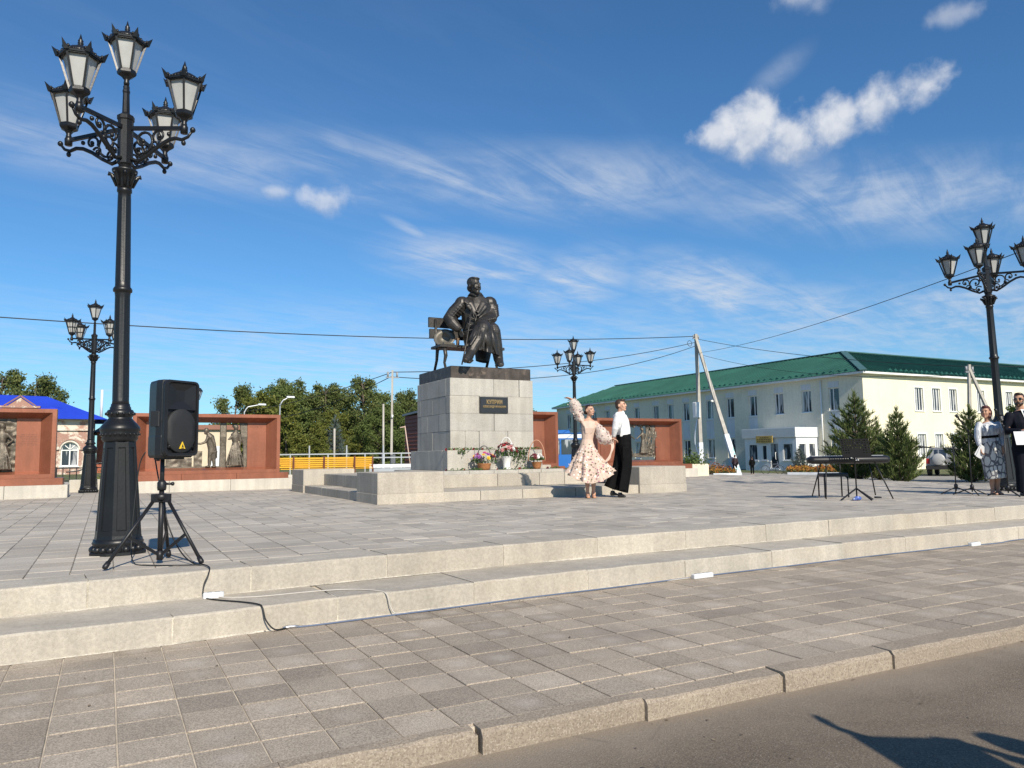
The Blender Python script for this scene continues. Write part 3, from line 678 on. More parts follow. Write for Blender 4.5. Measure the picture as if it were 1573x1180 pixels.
# roof: hip planes with raised seams, white soffit board below
ov = .55; ez = EAVE+.02; rz_ = 9.95
rf = MB()
A = (BX-ov, BY-ov, ez); Bf = (BX-ov, 86.6, ez); R0 = (BX+7.45, BY+7.45, rz_); R1 = (BX+7.45, 83.0, rz_); Cc = (97, BY-ov, ez); R2 = (97, BY+7.45, rz_)
rf.add([A, R0, R1, Bf], [(0, 1, 2, 3)]); rf.add([A, Cc, R2, R0], [(0, 1, 2, 3)])
Bb = (BX+15.5, 86.6, ez); rf.add([Bf, R1, Bb], [(0, 1, 2)]); rf.add([R1, R0, (BX+15.5, BY+15.5, ez), Bb], [(0, 1, 2, 3)]); rf.add([R0, R2, (97, BY+15.5, ez), (BX+15.5, BY+15.5, ez)], [(0, 1, 2, 3)])
rf.add([(77.4, 36.0, ez), (85, 40.4, rz_-1.4), (85, 46.6, rz_-.4), (77.4, 46.6, ez+.02)], [(0, 1, 2, 3)]); rf.add([(77.4, 36.0, ez), (92.6, 36.0, ez), (85, 40.4, rz_-1.4)], [(0, 1, 2)]); rf.add([(92.6, 36.0, ez), (92.6, 46.6, ez), (85, 46.6, rz_-.4), (85, 40.4, rz_-1.4)], [(0, 1, 2, 3)])
roof = rf.build('roof', M_roof, bld)
m = MB()
def seam(p, q_): m.bar(Vector(p)+Vector((0, 0, .03)), Vector(q_)+Vector((0, 0, .03)), .05, .06)
y = BY
while y < 86:
    t_ = min(1, (y-(BY-ov))/8.0); t_ = min(t_, max(0, (86.6-y)/3.6)); seam((BX-ov, y, ez), (BX-ov+8.0*t_, y, ez+(rz_-ez)*t_)); y += .55
x = BX
while x < 96:
    t_ = min(1, (x-(BX-ov))/8.0); seam((x, BY-ov, ez), (x, BY-ov+8.0*t_, ez+(rz_-ez)*t_)); x += .55
m.build('roof_seams', M_roof, roof, kind='stuff')
m = MB(); m.bar(Vector(A)+Vector((0, 0, .05)), Vector(R0)+Vector((0, 0, .05)), .55, .08); m.bar(Vector(R0)+Vector((0, 0, .05)), Vector(R1)+Vector((0, 0, .05)), .4, .1); m.bar(Vector(R0)+Vector((0, 0, .05)), Vector(R2)+Vector((0, 0, .05)), .4, .1)
m.build('ridge_cap', mat('ridge_green', (.05, .12, .105), .4, .1), roof)
m = MB()
for k in range(34): x = BX+3.2+.68*k; m.add([(x, BY-.05, ez+.20), (x+.52, BY-.05, ez+.20), (x+.26, BY-.02, ez+.42), (x, BY+.12, ez+.24), (x+.52, BY+.12, ez+.24)], [(0, 1, 2), (0, 3, 2), (1, 4, 2), (0, 1, 4, 3)])
for k in range(60): y = BY+1.2+.72*k; m.add([(BX-.05, y, ez+.20), (BX-.05, y+.5, ez+.20), (BX-.02, y+.25, ez+.36), (BX+.12, y, ez+.24), (BX+.12, y+.5, ez+.24)], [(0, 1, 2), (0, 3, 2), (1, 4, 2), (0, 1, 4, 3)])
m.build('snow_guards', mat('guard_green', (.010, .070, .050), .5, .1), roof, kind='stuff')
m = MB(); m.box((BX-ov+.05, BY-ov+.05, EAVE-.16), (BX+.5, 86.5, EAVE+.005)); m.box((BX+.5, BY-ov+.05, EAVE-.16), (96.5, BY+.5, EAVE+.005)); m.box((77.5, 36.1, EAVE-.16), (92.5, BY, EAVE+.008))
m.build('eave_board', M_white, bld)
m = MB(); m.tube([(BX-.10, BY+3.95, EAVE-.3), (BX-.10, BY+3.95, -.3)], .06, 8); m.build('downpipe', M_white, bld)
# entrance porch
po = MB(); pput = lambda u, d, zz: Vector((BX-2.6+d, u, zz))
y0, y1 = 44.2, 49.9
M_door = mat('white_door', (.72, .73, .74), .5, .04)
m = MB(); m.box((BX-2.75, y0-.1, 2.02), (BX, y1+.15, 2.85)); ent = m.build('porch_canopy', M_panel, bld)
for k in range(9): 
    m = MB(); m.box((BX-2.79, y0-.1, 2.06+.088*k), (BX-2.755, y1+.15, 2.11+.088*k)); m.build('slat', M_white, ent)
holesP = [(44.55, 45.65, .1, 1.55), (46.05, 47.05, -.60, 1.60), (47.35, 47.95, .1, 1.45), (48.4, 49.5, .1, 1.55)]
m = MB(); holed(m, y0, y1, G, 2.02, holesP, pput, .1); m.build('porch_wall', M_door, bld)
puts = lambda u, d, zz: Vector((BX-2.6+u, y0+d, zz))
hs = [(.25, 1.2, .0, 1.55), (1.45, 2.3, .0, 1.55)]
m = MB(); holed(m, 0, 2.6, G, 2.02, hs, puts, .1); m.build('porch_wall', M_door, bld)
for h in holesP: window(pput, *h, .1, (), bld, .09)
for h in hs: window(puts, *h, .1, (), bld, .09)
sg = MB(); sg.box((BX-2.84, 46.5, 1.62), (BX-2.80, 48.35, 2.2)); sg = sg.build('sign', mat('gilt_sign', (.55, .36, .09), .45, .25, 3), bld)
m = MB()
for k in range(3):
    for i in range(8 if k else 5):
        y = 46.68+.2*i+(.25 if k == 0 else 0); m.box((BX-2.848, y, 2.03-.16*k), (BX-2.838, y+.13, 2.10-.16*k))
m.build('sign_lettering', mat('sign_ink', (.10, .05, .02), .6, .1), sg, kind='stuff')
m = MB(); m.tube([(BX-2.75, 46.25, .2), (BX-2.82, 46.25, .25), (BX-2.82, 46.25, .75), (BX-2.75, 46.25, .8)], .03, 6); m.build('door_handle', M_white, bld)
m = MB(); m.tube([(BX, 56, 5.9), (BX-.45, 56, 5.85)], .05, 6); m.ell((BX-.5, 56, 5.85), (.25, .13, .13)); m.build('security_camera', M_white, bld)
# ------------------------------------------------------------------ five-lantern lamps
def lantern_mesh_parts(parent, z0, off=(0, 0), rot=0, s=.92, bars=False):
    M0 = Matrix.Translation((off[0], off[1], z0)) @ Matrix.Rotation(rot, 4, 'Z') @ Matrix.Scale(s, 4)
    def hexp(r, z, i): a = math.pi/3*i; return M0 @ Vector((r*math.cos(a), r*math.sin(a), z))
    m = MB()
    m.lathe([(.030, 0), (.034, .03), (.028, .05), (.034, .075)], 12, M=M0)
    m.lathe([(.036, .07), (.055, .095), (.100, .12), (.108, .135), (.108, .160), (.095, .163)], 6, M=M0, sm=False)
    for i in range(6):
        a, b = hexp(.098, .16, i), hexp(.205, .50, i); m.bar(a, b, .022*s)
        c0, c1 = hexp(.098, .165, i), hexp(.098, .165, i+1); m.bar(c0, c1, .018*s)
        c0, c1 = hexp(.203, .495, i), hexp(.203, .495, i+1); m.bar(c0, c1, .02*s)
        if bars: 
            m.bar((hexp(.098, .16, i)+hexp(.098, .16, i+1))/2, (hexp(.203, .5, i)+hexp(.203, .5, i+1))/2, .012*s)
            m.bar((a+b)/2, (hexp(.098, .16, i+1)+hexp(.205, .50, i+1))/2, .012*s)
        # crown leaf at each corner and toothed edge between
        ca = math.pi/3*i; d = Vector((math.cos(ca), math.sin(ca), 0)); tq = Vector((-d.y, d.x, 0))
        base = d*.215+Vector((0, 0, .505)); tip = d*.285+Vector((0, 0, .60))
        pts = [base-tq*.042, base+tq*.042, tip, base+d*.03-tq*.0+Vector((0, 0, -.012)), base-d*.012+Vector((0, 0, .045))]
        vs = [M0 @ p for p in pts]; m.add(vs, [(0, 1, 4), (0, 4, 2), (4, 1, 2), (0, 3, 1), (0, 2, 3), (3, 2, 1)])
        for k in (-1, 1): m.ell(M0 @ (base+tq*.03*k+d*.005+Vector((0, 0, .03))), (.016*s, .016*s, .022*s), None, 6, 4)
        for k in range(1, 6):
            f_ = k/6; p = Vector((.218*math.cos(ca), .218*math.sin(ca), .51))*(1-f_)+Vector((.218*math.cos(ca+math.pi/3), .218*math.sin(ca+math.pi/3), .51))*f_
            m.ell(M0 @ (p+Vector((0, 0, .012))), (.014*s, .014*s, (.026 if k % 2 else .014)*s), None, 6, 4)
    m.lathe([(.200, .488), (.228, .494), (.232, .512), (.205, .522)], 6, M=M0, sm=False)
    m.lathe([(.19, .515), (.17, .555), (.125, .59), (.07, .605), (.068, .615), (.045, .635), (.028, .64), (.024, .655), (.033, .665), (.022, .68), (.03, .692), (.018, .71), (.002, .77)], 12, M=M0)
    lt = m.build('lantern', M_iron, parent)
    for i in range(6):
        p = MB(); ins = .87
        q_ = [hexp(.098*ins, .168, i), hexp(.098*ins, .168, i+1), hexp(.2*ins, .495, i+1), hexp(.2*ins, .495, i)]
        c = sum(q_, Vector())/4; n_ = ((q_[1]-q_[0]).cross(q_[3]-q_[0])).normalized()*.006
        p.add(q_+[v-n_ for v in q_], [(0, 1, 2, 3), (7, 6, 5, 4), (0, 4, 5, 1), (1, 5, 6, 2), (2, 6, 7, 3), (3, 7, 4, 0)])
        p.build('pane', M_frost, lt)
    return lt
def spiral(c, d, r0, r1, a0, a1, n=16):
    """points of a curl in the vertical plane spanned by d and z"""
    out = []
    for i in range(n+1):
        f_ = i/n; r_ = r0+(r1-r0)*f_; a = a0+(a1-a0)*f_
        out.append(Vector(c)+d*(r_*math.cos(a))+Vector((0, 0, r_*math.sin(a))))
    return out
def make_lamp(label, loc, rot, lean, bars=False, sc=1.0):
    t = thing('street_lamp', label, 'street lamp', loc, 0, 'five-lantern lamps round the square'); t.rotation_euler = (lean[1], lean[0], 0); t.scale = (sc*.935, sc*.935, sc)
    m = MB(); m.lathe([(.250, 0), (.250, .022), (.235, .03)], 8, rot=math.pi/8, sm=False)
    for i in range(20):
        a = 2*math.pi*i/20; m.ell((.205*math.cos(a), .205*math.sin(a), .046), (.034, .034, .032), None, 8, 6)
    m.lathe([(.225, .02), (.208, .06), (.208, .085), (.218, .098), (.208, .112), (.205, .13)], 24)
    m.build('base', M_iron, t)
    m = MB(); R = []
    for k, (r_, z) in enumerate(((.206, .11), (.203, .135), (.198, .16), (.138, .965), (.142, .985))):
        R.append([Vector((r_*math.cos(rot+math.pi/8+math.pi/4*i), r_*math.sin(rot+math.pi/8+math.pi/4*i), z)) for i in range(8)])
    vs = [p for q_ in R for p in q_]; fs = []
    for k in (0, 1, 3): fs += [(k*8+i, k*8+(i+1) % 8, k*8+8+(i+1) % 8, k*8+8+i) for i in range(8)]
    m.add(vs, fs)
    for i in range(8):              # each side framed round a sunk panel
        a, b, c, d = R[2][i], R[2][(i+1) % 8], R[3][(i+1) % 8], R[3][i]; cen = (a+b+c+d)/4; n_ = Vector((cen.x, cen.y, 0)).normalized()
        def L(u_, v_): return (a*(1-u_)+b*u_)*(1-v_)+(d*(1-u_)+c*u_)*v_
        o4 = [L(0, 0), L(1, 0), L(1, 1), L(0, 1)]; i4 = [L(.22, .05), L(.78, .05), L(.78, .93), L(.22, .93)]; s4 = [p-n_*.010 for p in [L(.25, .06), L(.75, .06), L(.75, .92), L(.25, .92)]]
        m.add(o4+i4+s4, [(0, 1, 5, 4), (1, 2, 6, 5), (2, 3, 7, 6), (3, 0, 4, 7), (4, 5, 9, 8), (5, 6, 10, 9), (6, 7, 11, 10), (7, 4, 8, 11), (8, 9, 10, 11)])
    m.build('pedestal', M_iron, t)
    m = MB(); m.lathe([(.14, .96), (.155, .985), (.150, 1.0), (.163, 1.015), (.168, 1.03), (.163, 1.045), (.172, 1.06), (.170, 1.085), (.150, 1.11), (.112, 1.15), (.098, 1.165), (.100, 1.175), (.116, 1.19), (.118, 1.215), (.108, 1.235), (.088, 1.245), (.092, 1.255), (.082, 1.27), (.080, 1.29)], 28)
    for i in range(14):
        a = 2*math.pi*i/14; m.ell((.118*math.cos(a), .118*math.sin(a), 1.203), (.013, .013, .017), None, 6, 4)
    for i in range(24):
        a = 2*math.pi*i/24; m.ell((.165*math.cos(a), .165*math.sin(a), 1.022), (.010, .010, .012), None, 6, 4)
    m.build('collar', M_iron, t)
    m = MB()
    def fl(r_, k): return r_*(1-.085*(1 if k % 4 in (1, 2) else 0))
    R = []
    for r_, z, f_ in ((.076, 1.27, 0), (.071, 1.32, 0), (.071, 1.345, 1), (.065, 2.22, 1), (.065, 2.245, 0), (.068, 2.27, 0), (.070, 2.285, 0), (.082, 2.29, 0), (.084, 2.31, 0), (.076, 2.325, 0), (.067, 2.335, 0), (.066, 2.37, 0), (.066, 2.39, 1), (.058, 3.12, 1), (.058, 3.14, 0), (.057, 3.19, 0), (.066, 3.20, 0), (.066, 3.225, 0), (.054, 3.235, 0)):
        R.append([Vector(((fl(r_, k) if f_ else r_)*math.cos(2*math.pi*k/40), (fl(r_, k) if f_ else r_)*math.sin(2*math.pi*k/40), z)) for k in range(40)])
    m.rings(R, True); m.build('shaft', M_iron, t)
    m = MB(); m.lathe([(.055, 3.225), (.068, 3.25), (.070, 3.30), (.085, 3.36), (.112, 3.385), (.114, 3.40), (.09, 3.41), (.06, 3.42), (.055, 3.45)], 20)
    for i in range(8):
        a = 2*math.pi*i/8; d = Vector((math.cos(a), math.sin(a), 0)); m.tube([d*.066+Vector((0, 0, 3.25)), d*.085+Vector((0, 0, 3.30)), d*.108+Vector((0, 0, 3.345)), d*.135+Vector((0, 0, 3.36)), d*.138+Vector((0, 0, 3.338))], [.016, .02, .02, .017, .01], 6)
    m.build('capital', M_iron, t)
    m = MB(); m.lathe([(.052, 3.44), (.07, 3.46), (.07, 3.86), (.078, 3.87), (.078, 3.905), (.05, 3.92), (.034, 3.94), (.030, 4.12), (.034, 4.135), (.034, 4.15), (.028, 4.16), (.030, 4.19)], 8, sm=False, rot=rot)
    m.build('hub', M_iron, t)
    for k in range(4):
        a = rot+math.pi/2*k; d = Vector((math.cos(a), math.sin(a), 0)); m = MB(); Zv = lambda z: Vector((0, 0, z))
        m.bar(d*.06+Zv(3.79), d*.65+Zv(3.735), .028, .034)
        m.lathe([(.034, 3.69), (.036, 3.75), (.028, 3.765)], 8, (d.x*.62, d.y*.62, 0))
        m.tube([d*.07+Zv(3.50), d*.14+Zv(3.475), d*.25+Zv(3.53), d*.36+Zv(3.60), d*.46+Zv(3.645), d*.53+Zv(3.655), d*.60+Zv(3.635), d*.66+Zv(3.655), d*.70+Zv(3.70)], [.02, .018, .018, .019, .019, .018, .016, .014, .012], 7)
        m.ell(d*.71+Zv(3.715), (.026, .026, .026), None, 8, 6); m.ell(d*.615+Zv(3.605), (.022, .022, .026), None, 8, 6)
        m.tube(spiral(d*.19+Zv(3.66), d, .12, .03, -1.7, 5.2), [.013]*17, 6)
        m.tube(spiral(d*.36+Zv(3.69), d, .07, .02, 3.6, -2.4), [.012]*17, 6)
        m.tube(spiral(d*.15+Zv(3.545), d, .06, .018, 2.6, -3.0), [.011]*17, 6)
        m.tube(spiral(d*.30+Zv(3.60), d, .05, .015, 0.4, 5.6), [.011]*17, 6)
        for (r_, z) in ((.19, 3.66), (.36, 3.69), (.15, 3.545), (.30, 3.60), (.46, 3.70)): m.ell(d*r_+Zv(z), (.021, .021, .021), None, 7, 5)
        m.build('arm', M_iron, t)
        lantern_mesh_parts(t, 3.75, (d.x*.62, d.y*.62), a, .80, bars)
    lantern_mesh_parts(t, 4.20, (0, 0), rot, .80)
    return t
make_lamp('tall black lamp with five lanterns right behind the loudspeaker', (.11, 7.48, 0), RD(52.5), (RD(-.85), 0))
make_lamp('black five-lantern lamp farther back at left, between two copper walls', (-.39, 22.39, 0), RD(35), (0, 0), True, 1.045)
make_lamp('black five-lantern lamp behind the woman and man at the right edge', (15.2, 8.49, 0), RD(19), (RD(-1.5), 0), False, 1.11)
make_lamp('black five-lantern lamp between pedestal and dancers, behind the raised arm', (15.26, 23.7, 0), RD(43), (0, 0), False, 1.09)
# ------------------------------------------------------------------ loudspeaker on its stand
M_plast = mat('black_plastic', (.012, .012, .014), .42, .15, 6, .1, 200, .25, 300, spec=.4, bdist=.002)
M_plast2 = mat('speaker_grille', (.022, .023, .025), .6, .1, 6, .35, 500, .5, 600, spec=.3, bdist=.002)
M_yel = mat('logo_yellow', (.75, .50, .03), .5, .05)
M_red = mat('connector_silver', (.5, .5, .52), .3, .1, metal=.8)
STX, STY = .385, 6.537
ss_ = thing('speaker_stand', 'black tripod stand under the loudspeaker, beside the big lamp', 'stand', (STX, STY, 0))
m = MB(); m.tube([(0, 0, .03), (0, 0, .56)], .019, 12); m.tube([(0, 0, .03), (0, 0, .10)], .024, 12); m.build('lower_pole', M_plast, ss_)
m = MB(); m.tube([(0, 0, .50), (0, 0, .90)], .0165, 12); m.lathe([(.03, .56), (.034, .58), (.034, .62), (.02, .64)], 12); m.tube([(.02, -.0, .61), (.07, -.02, .61)], .009, 8); m.ell((.075, -.022, .61), (.014, .014, .016)); m.tube([(-.02, 0, .80), (-.045, 0, .80)], .012, 8); m.build('upper_pole', M_plast, ss_)
m = MB(); m.lathe([(.03, .485), (.048, .49), (.05, .525), (.03, .535)], 12)
for (fx, fy) in ((.009-STX, 6.347-STY), (.661-STX, 6.271-STY), (.47-STX, 6.85-STY)):
    d = Vector((fx, fy, 0)).normalized(); m.box((-.02, -.02, -.03), (.075, .02, .035), M=Matrix.Translation((0, 0, .5)) @ Matrix.Rotation(math.atan2(d.y, d.x), 4, 'Z'))
m.build('hub', M_plast, ss_)
for (fx, fy) in ((.009-STX, 6.347-STY), (.661-STX, 6.271-STY), (.47-STX, 6.85-STY)):
    d = Vector((fx, fy, 0)); n_ = d.normalized(); m = MB()
    a, b = n_*.055+Vector((0, 0, .495)), d+Vector((0, 0, .018)); m.tube([a, b], .0135, 10)
    lg = m.build('leg', M_plast, ss_)
    e = MB(); dd = (b-a).normalized(); e.tube([b-dd*.05, b-dd*.01, b+dd*.006], [.018, .021, .014], 10); e.build('rubber_foot', M_plast, lg)
    m = MB(); mid = a*.45+b*.55; m.bar(n_*.02+Vector((0, 0, .075)), mid, .012, .022); m.build('brace', M_plast, ss_)
sp = thing('loudspeaker', 'black portable loudspeaker with yellow triangle badge on tripod', 'loudspeaker', (STX+.035, STY-.02, .812), RD(34)); sp.scale = (.84, .84, 1)
def sp_ring(z, k=1.0, wf=.178, wb=.10, yf=-.15, yb=.17, yo=0):
    pts = [(-wf+.02, yf), (wf-.02, yf), (wf, yf+.02), (wf, yf+.10), (wf-.015, yf+.14), (wb, yb-.02), (wb-.03, yb), (-wb+.03, yb), (-wb, yb-.02), (-wf+.015, yf+.14), (-wf, yf+.10), (-wf, yf+.02)]
    return [Vector((x*k, y*k+yo, z)) for x, y in pts]
m = MB(); H = .60
m.rings([sp_ring(0.0, .90), sp_ring(.02, .985), sp_ring(.06, 1), sp_ring(.16, 1), sp_ring(.17, .985), sp_ring(.27, .985), sp_ring(.28, 1), sp_ring(H-.07, 1), sp_ring(H-.025, .985), sp_ring(H-.005, .93), sp_ring(H, .84)], True, sm=False)
m.build('cabinet', M_plast, sp)
m = MB()                                  # raised front bezel
def fr(w_, z0, z1, rr, y):
    out = []
    for cx, cz, a0 in ((w_-rr, z0+rr, -90), (w_-rr, z1-rr, 0), (-w_+rr, z1-rr, 90), (-w_+rr, z0+rr, 180)):
        for k in range(5): a = RD(a0+22.5*k); out.append(Vector((cx+rr*math.cos(a), y, cz+rr*math.sin(a))))
    return out
m.rings([fr(.172, .02, .59, .03, -.12), fr(.180, .012, .598, .04, -.17), fr(.176, .016, .594, .04, -.190), fr(.158, .034, .580, .035, -.190), fr(.150, .04, .574, .03, -.150)], False, sm=False)
m.build('bezel', M_plast, sp)
m = MB(); a_ = [(-.15, .37), (.15, .37), (.15, .575), (-.15, .575)]; b_ = [(-.045, .43), (.045, .43), (.045, .52), (-.045, .52)]
m.add([(x, -.176, z) for x, z in a_]+[(x, -.152, z) for x, z in b_], [(0, 1, 5, 4), (1, 2, 6, 5), (2, 3, 7, 6), (3, 0, 4, 7), (4, 5, 6, 7)]); m.build('horn', M_plast, sp)
m = MB(); R = []
for (r_, y) in ((.166, -.155), (.166, -.178), (.160, -.184), (.10, -.190), (.0, -.191)):
    ring = []
    for k in range(40):
        a = 2*math.pi*k/40; x, z = r_*math.cos(a), r_*math.sin(a)
        if z > 0: z *= 1.06
        x = max(-.150, min(.150, x)); ring.append(Vector((x, y, .20+z*1.0)))
    R.append(ring)
m.rings(R, False); m.build('grille', M_plast2, sp)
m = MB(); m.prism([(-.030, .068), (.030, .068), (.0, .122)], -.1985, -.188, 1); bd = m.build('badge', M_yel, sp)
m = MB(); m.prism([(-.010, .080), (.012, .080), (.004, .098), (-.002, .104)], -.2005, -.1986, 1); m.prism([(-.016, .0705), (.016, .0705), (.015, .0755), (-.015, .0755)], -.2005, -.1986, 1); m.build('badge_mark', M_blackp, bd)
for sx in (-1, 1):
    m = MB(); m.tube([(sx*.135, -.17, .075), (sx*.095, -.175, .115)], .012, 6); m.build('port', M_plast, sp)
m = MB(); m.box((-.205, -.07, .22), (-.16, .05, .36)) if False else m.cbox((-.184, -.10, .24), (-.165, .02, .36), .006); m.build('handle', M_plast2, sp)
m = MB(); m.cbox((-.09, -.08, -.012), (.12, .08, .004), .004); m.build('base_plate', M_plast, sp)
# ------------------------------------------------------------------ cables and power strips
M_cab = mat('black_cable', (.012, .012, .012), .5, .1)
M_cabw = mat('pale_cable', (.45, .42, .38), .6, .1)
M_cabb = mat('blue_grey_cable', (.10, .13, .20), .55, .15)
M_strip = mat('white_socket', (.58, .59, .60), .45, .05)
def smooth_pts(pts, n=6):
    pts = [Vector(p) for p in pts]; out = []
    for i in range(len(pts)-1):
        p0, p1, p2, p3 = pts[max(i-1, 0)], pts[i], pts[i+1], pts[min(i+2, len(pts)-1)]
        for k in range(n):
            t = k/n; out.append(.5*((2*p1)+(-p0+p2)*t+(2*p0-5*p1+4*p2-p3)*t*t+(-p0+3*p1-3*p2+p3)*t**3))
    return out+[pts[-1]]
def cable(name, label, pts, r_, m_):
    m = MB(); m.tube(smooth_pts(pts), r_, 6); return m.build(name, m_, None, label, 'cable')
cable('cable', 'black cable hanging from loudspeaker to the paving behind the stand', [(.27, 6.72, .86), (.23, 6.74, .75), (.20, 6.73, .40), (.19, 6.70, .12), (.21, 6.60, .012), (.28, 6.45, .008), (.40, 6.35, .008), (.55, 6.27, .008), (.66, 6.23, .008)], .0045, M_cab)
cable('cable', 'black cable running down the stand pole and over both granite steps', [(.33, 6.70, .86), (.37, 6.62, .62), (.44, 6.62, .30), (.52, 6.48, .10), (.60, 6.32, .014), (.665, 6.21, .010), (.685, 6.01, .010), (.67, 5.935, -.03), (.64, 5.915, -.10), (.64, 5.88, -.175), (.70, 5.74, -.178), (.84, 5.55, -.176), (.92, 5.40, -.174), (.945, 5.345, -.19), (.965, 5.325, -.27), (1.02, 5.31, -.335), (1.10, 5.345, -.342)], .0055, M_cab)
cable('cable', 'pale thin lead lying along lower step to the pavement', [(.70, 5.86, -.17), (.78, 5.80, -.18), (1.0, 5.72, -.181), (1.35, 5.72, -.181), (1.62, 5.66, -.181), (1.78, 5.50, -.181), (1.83, 5.415, -.20), (1.86, 5.40, -.30), (1.93, 5.385, -.343), (2.3, 5.42, -.345), (3.0, 5.46, -.345), (3.8, 5.475, -.345), (4.78, 5.50, -.345)], .0045, M_cabw)
cable('cable', 'blue grey cable running along the foot of the lowest step', [(1.17, 5.345, -.343), (1.35, 5.34, -.344), (1.8, 5.37, -.344), (2.4, 5.40, -.344), (3.1, 5.445, -.344), (3.9, 5.46, -.344), (4.6, 5.50, -.344), (5.2, 5.52, -.344), (6.0, 5.535, -.344), (7.2, 5.565, -.344), (8.2, 5.56, -.344), (9.0, 5.56, -.344), (9.6, 5.50, -.344), (10.2, 5.57, -.344), (12, 5.5, -.344)], .0065, M_cabb)
m = MB(); m.tube([(1.08, 5.352, -.340), (1.11, 5.352, -.338), (1.16, 5.348, -.338), (1.19, 5.346, -.341)], [.008, .011, .011, .007], 8); m.build('cable_connector', M_red, None, 'silver cable connector on the pavement below the steps', 'connector')
def strip(loc, rz, label, n=3):
    t = thing('power_strip', label, 'power strip', loc, rz, 'white power strips on the steps')
    m = MB(); L = .05*n; m.cbox((-L/2-.02, -.027, .002), (L/2+.02, .027, .042), .008); m.build('housing', M_strip, t)
    for i in range(n):
        c = -L/2+.025+.05*i; m = MB(); m.lathe([(.018, .0425), (.018, .0435), (.002, .0437)], 12, (c, 0, 0)); m.build('socket', mat('socket_grey', (.35, .36, .37), .5, .1), t)
strip((.70, 5.86, -.185), RD(-8), 'white power strip on the lower step below the tripod', 2)
strip((4.88, 5.475, -.35), RD(2), 'white power strip at the foot of the steps, middle of the photo', 4)
strip((9.17, 5.53, -.35), RD(2), 'white power strip at the foot of the steps, far right')
# ------------------------------------------------------------------ keyboard, music stand, stool
def vw(px, py_, px0, py0, s, y=0): return Vector(((px-px0)*s, y, (py0-py_)*s))
KS = .0110
kb = thing('digital_piano', 'long black digital piano on slanting legs seen from behind', 'keyboard', (10.95, 8.62, 0), -YAW)
kv = lambda x, y, d=0: vw(x, y, 1310, 766.5, KS, d)
m = MB(); R = []
for x, k in ((-.685, .25), (-.675, .6), (-.64, .9), (-.60, 1), (.60, 1), (.64, .9), (.665, .6), (.672, .25)):
    R.append([Vector((x, .13*k*math.cos(a)*1.0, .652+.066*k*math.copysign(abs(math.sin(a))**.7, math.sin(a)))) for a in [2*math.pi*i/14 for i in range(14)]])
m.rings(R, True); m.build('body', M_plast, kb)
m = MB(); m.box((-.60, .02, .712), (.60, .115, .722)); m.build('keys', M_strip, kb)
for (a, b, d0, d1) in (((1272, 712), (1259.5, 763), .10, .20), ((1273, 712), (1266, 765), -.08, -.20), ((1346, 712), (1357, 762), .10, .20), ((1347, 712), (1366, 766), -.08, -.20)):
    m = MB(); m.tube([kv(*a, d0), kv(*b, d1)*1], .011, 8); o_ = m.build('leg', M_plast, kb)
m = MB(); m.cbox((.50, .12, 0.0), (.585, .22, .025), .006); m.build('pedal', M_plast, kb)
for (x0, x1, y0, y1) in ((1308, 1312, 702.3, 705.3), (1314, 1316.5, 702.5, 705), (1315, 1320.5, 706.8, 708.5)):
    m = MB(); p, q_ = kv(x0, y1), kv(x1, y0); m.box((p.x, -.142, p.z), (q_.x, -.125, q_.z)); m.build('socket_panel', M_strip, kb)
ms = thing('music_stand', 'black perforated music stand in front of the digital piano', 'music stand', (10.78, 8.36, 0), -YAW)
mv = lambda x, y, d=0: vw(x, y, 1315.5, 767, .0108, d)
m = MB()
W_, z0_, z1_ = .235, .70, .995; nx, nz = 11, 7; us = [-W_+2*W_*i/(2*nx+1) for i in range(2*nx+2)]; zs = [z0_+(z1_-z0_)*i/(2*nz+1) for i in range(2*nz+2)]
hol = [(us[2*i+1], us[2*i+2], zs[2*j+1], zs[2*j+2]) for i in range(nx) for j in range(1, nz) if not (j < 3 and 2 < i < 8)]
holed(m, -W_, W_, z0_, z1_, hol, lambda u, d, zz: Vector((u, -.10+d+(zz-.7)*.32, zz)), .006); m.box((-W_, -.14, .69), (W_, -.09, .70)); m.build('desk', mat('stand_black', (.012, .012, .013), .9, .1, spec=.1), ms)
m = MB(); m.tube([(0, -.07, .75), (0, 0, .68), (0, 0, .02)], .012, 8); m.build('pole', M_plast, ms)
for (x, d) in ((-.30, -.10), (.24, -.05), (.13, -.24)):
    m = MB(); m.bar((0, 0, .19), (x, d, .012), .014, .022); m.build('leg', M_plast, ms)
stl = thing('piano_stool', 'low black padded stool behind the digital piano', 'stool', (11.08, 9.05, 0), -YAW)
m = MB(); m.cbox((-.21, -.15, .36), (.21, .15, .42), .015); m.build('seat', M_plast, stl)
for sx in (-1, 1):
    m = MB(); m.tube([(sx*.20, -.13, .01), (sx*.20, -.13, .38), (sx*.20, .13, .38), (sx*.20, .13, .01)], .013, 6); m.build('leg_frame', M_plast, stl)
    m = MB(); m.tube([(sx*.19, .13, .36), (sx*.20, .16, .62)], .009, 6); m.build('back_post', M_plast, stl)
m = MB(); m.ell((0, 0, .035), (.075, .05, .036)); m.ell((.04, .02, .025), (.05, .05, .028)); m.ell((-.05, .01, .02), (.05, .04, .022)); skin(m, 'bag', mat('blue_white_bag', (.04, .09, .36), .5, .4, 20, stain=(16, .5, .6, (.55, .6, .66))), None, .008, 1, label='small blue and white bag under the music stand', cat='bag').location = (10.72, 8.30, 0)
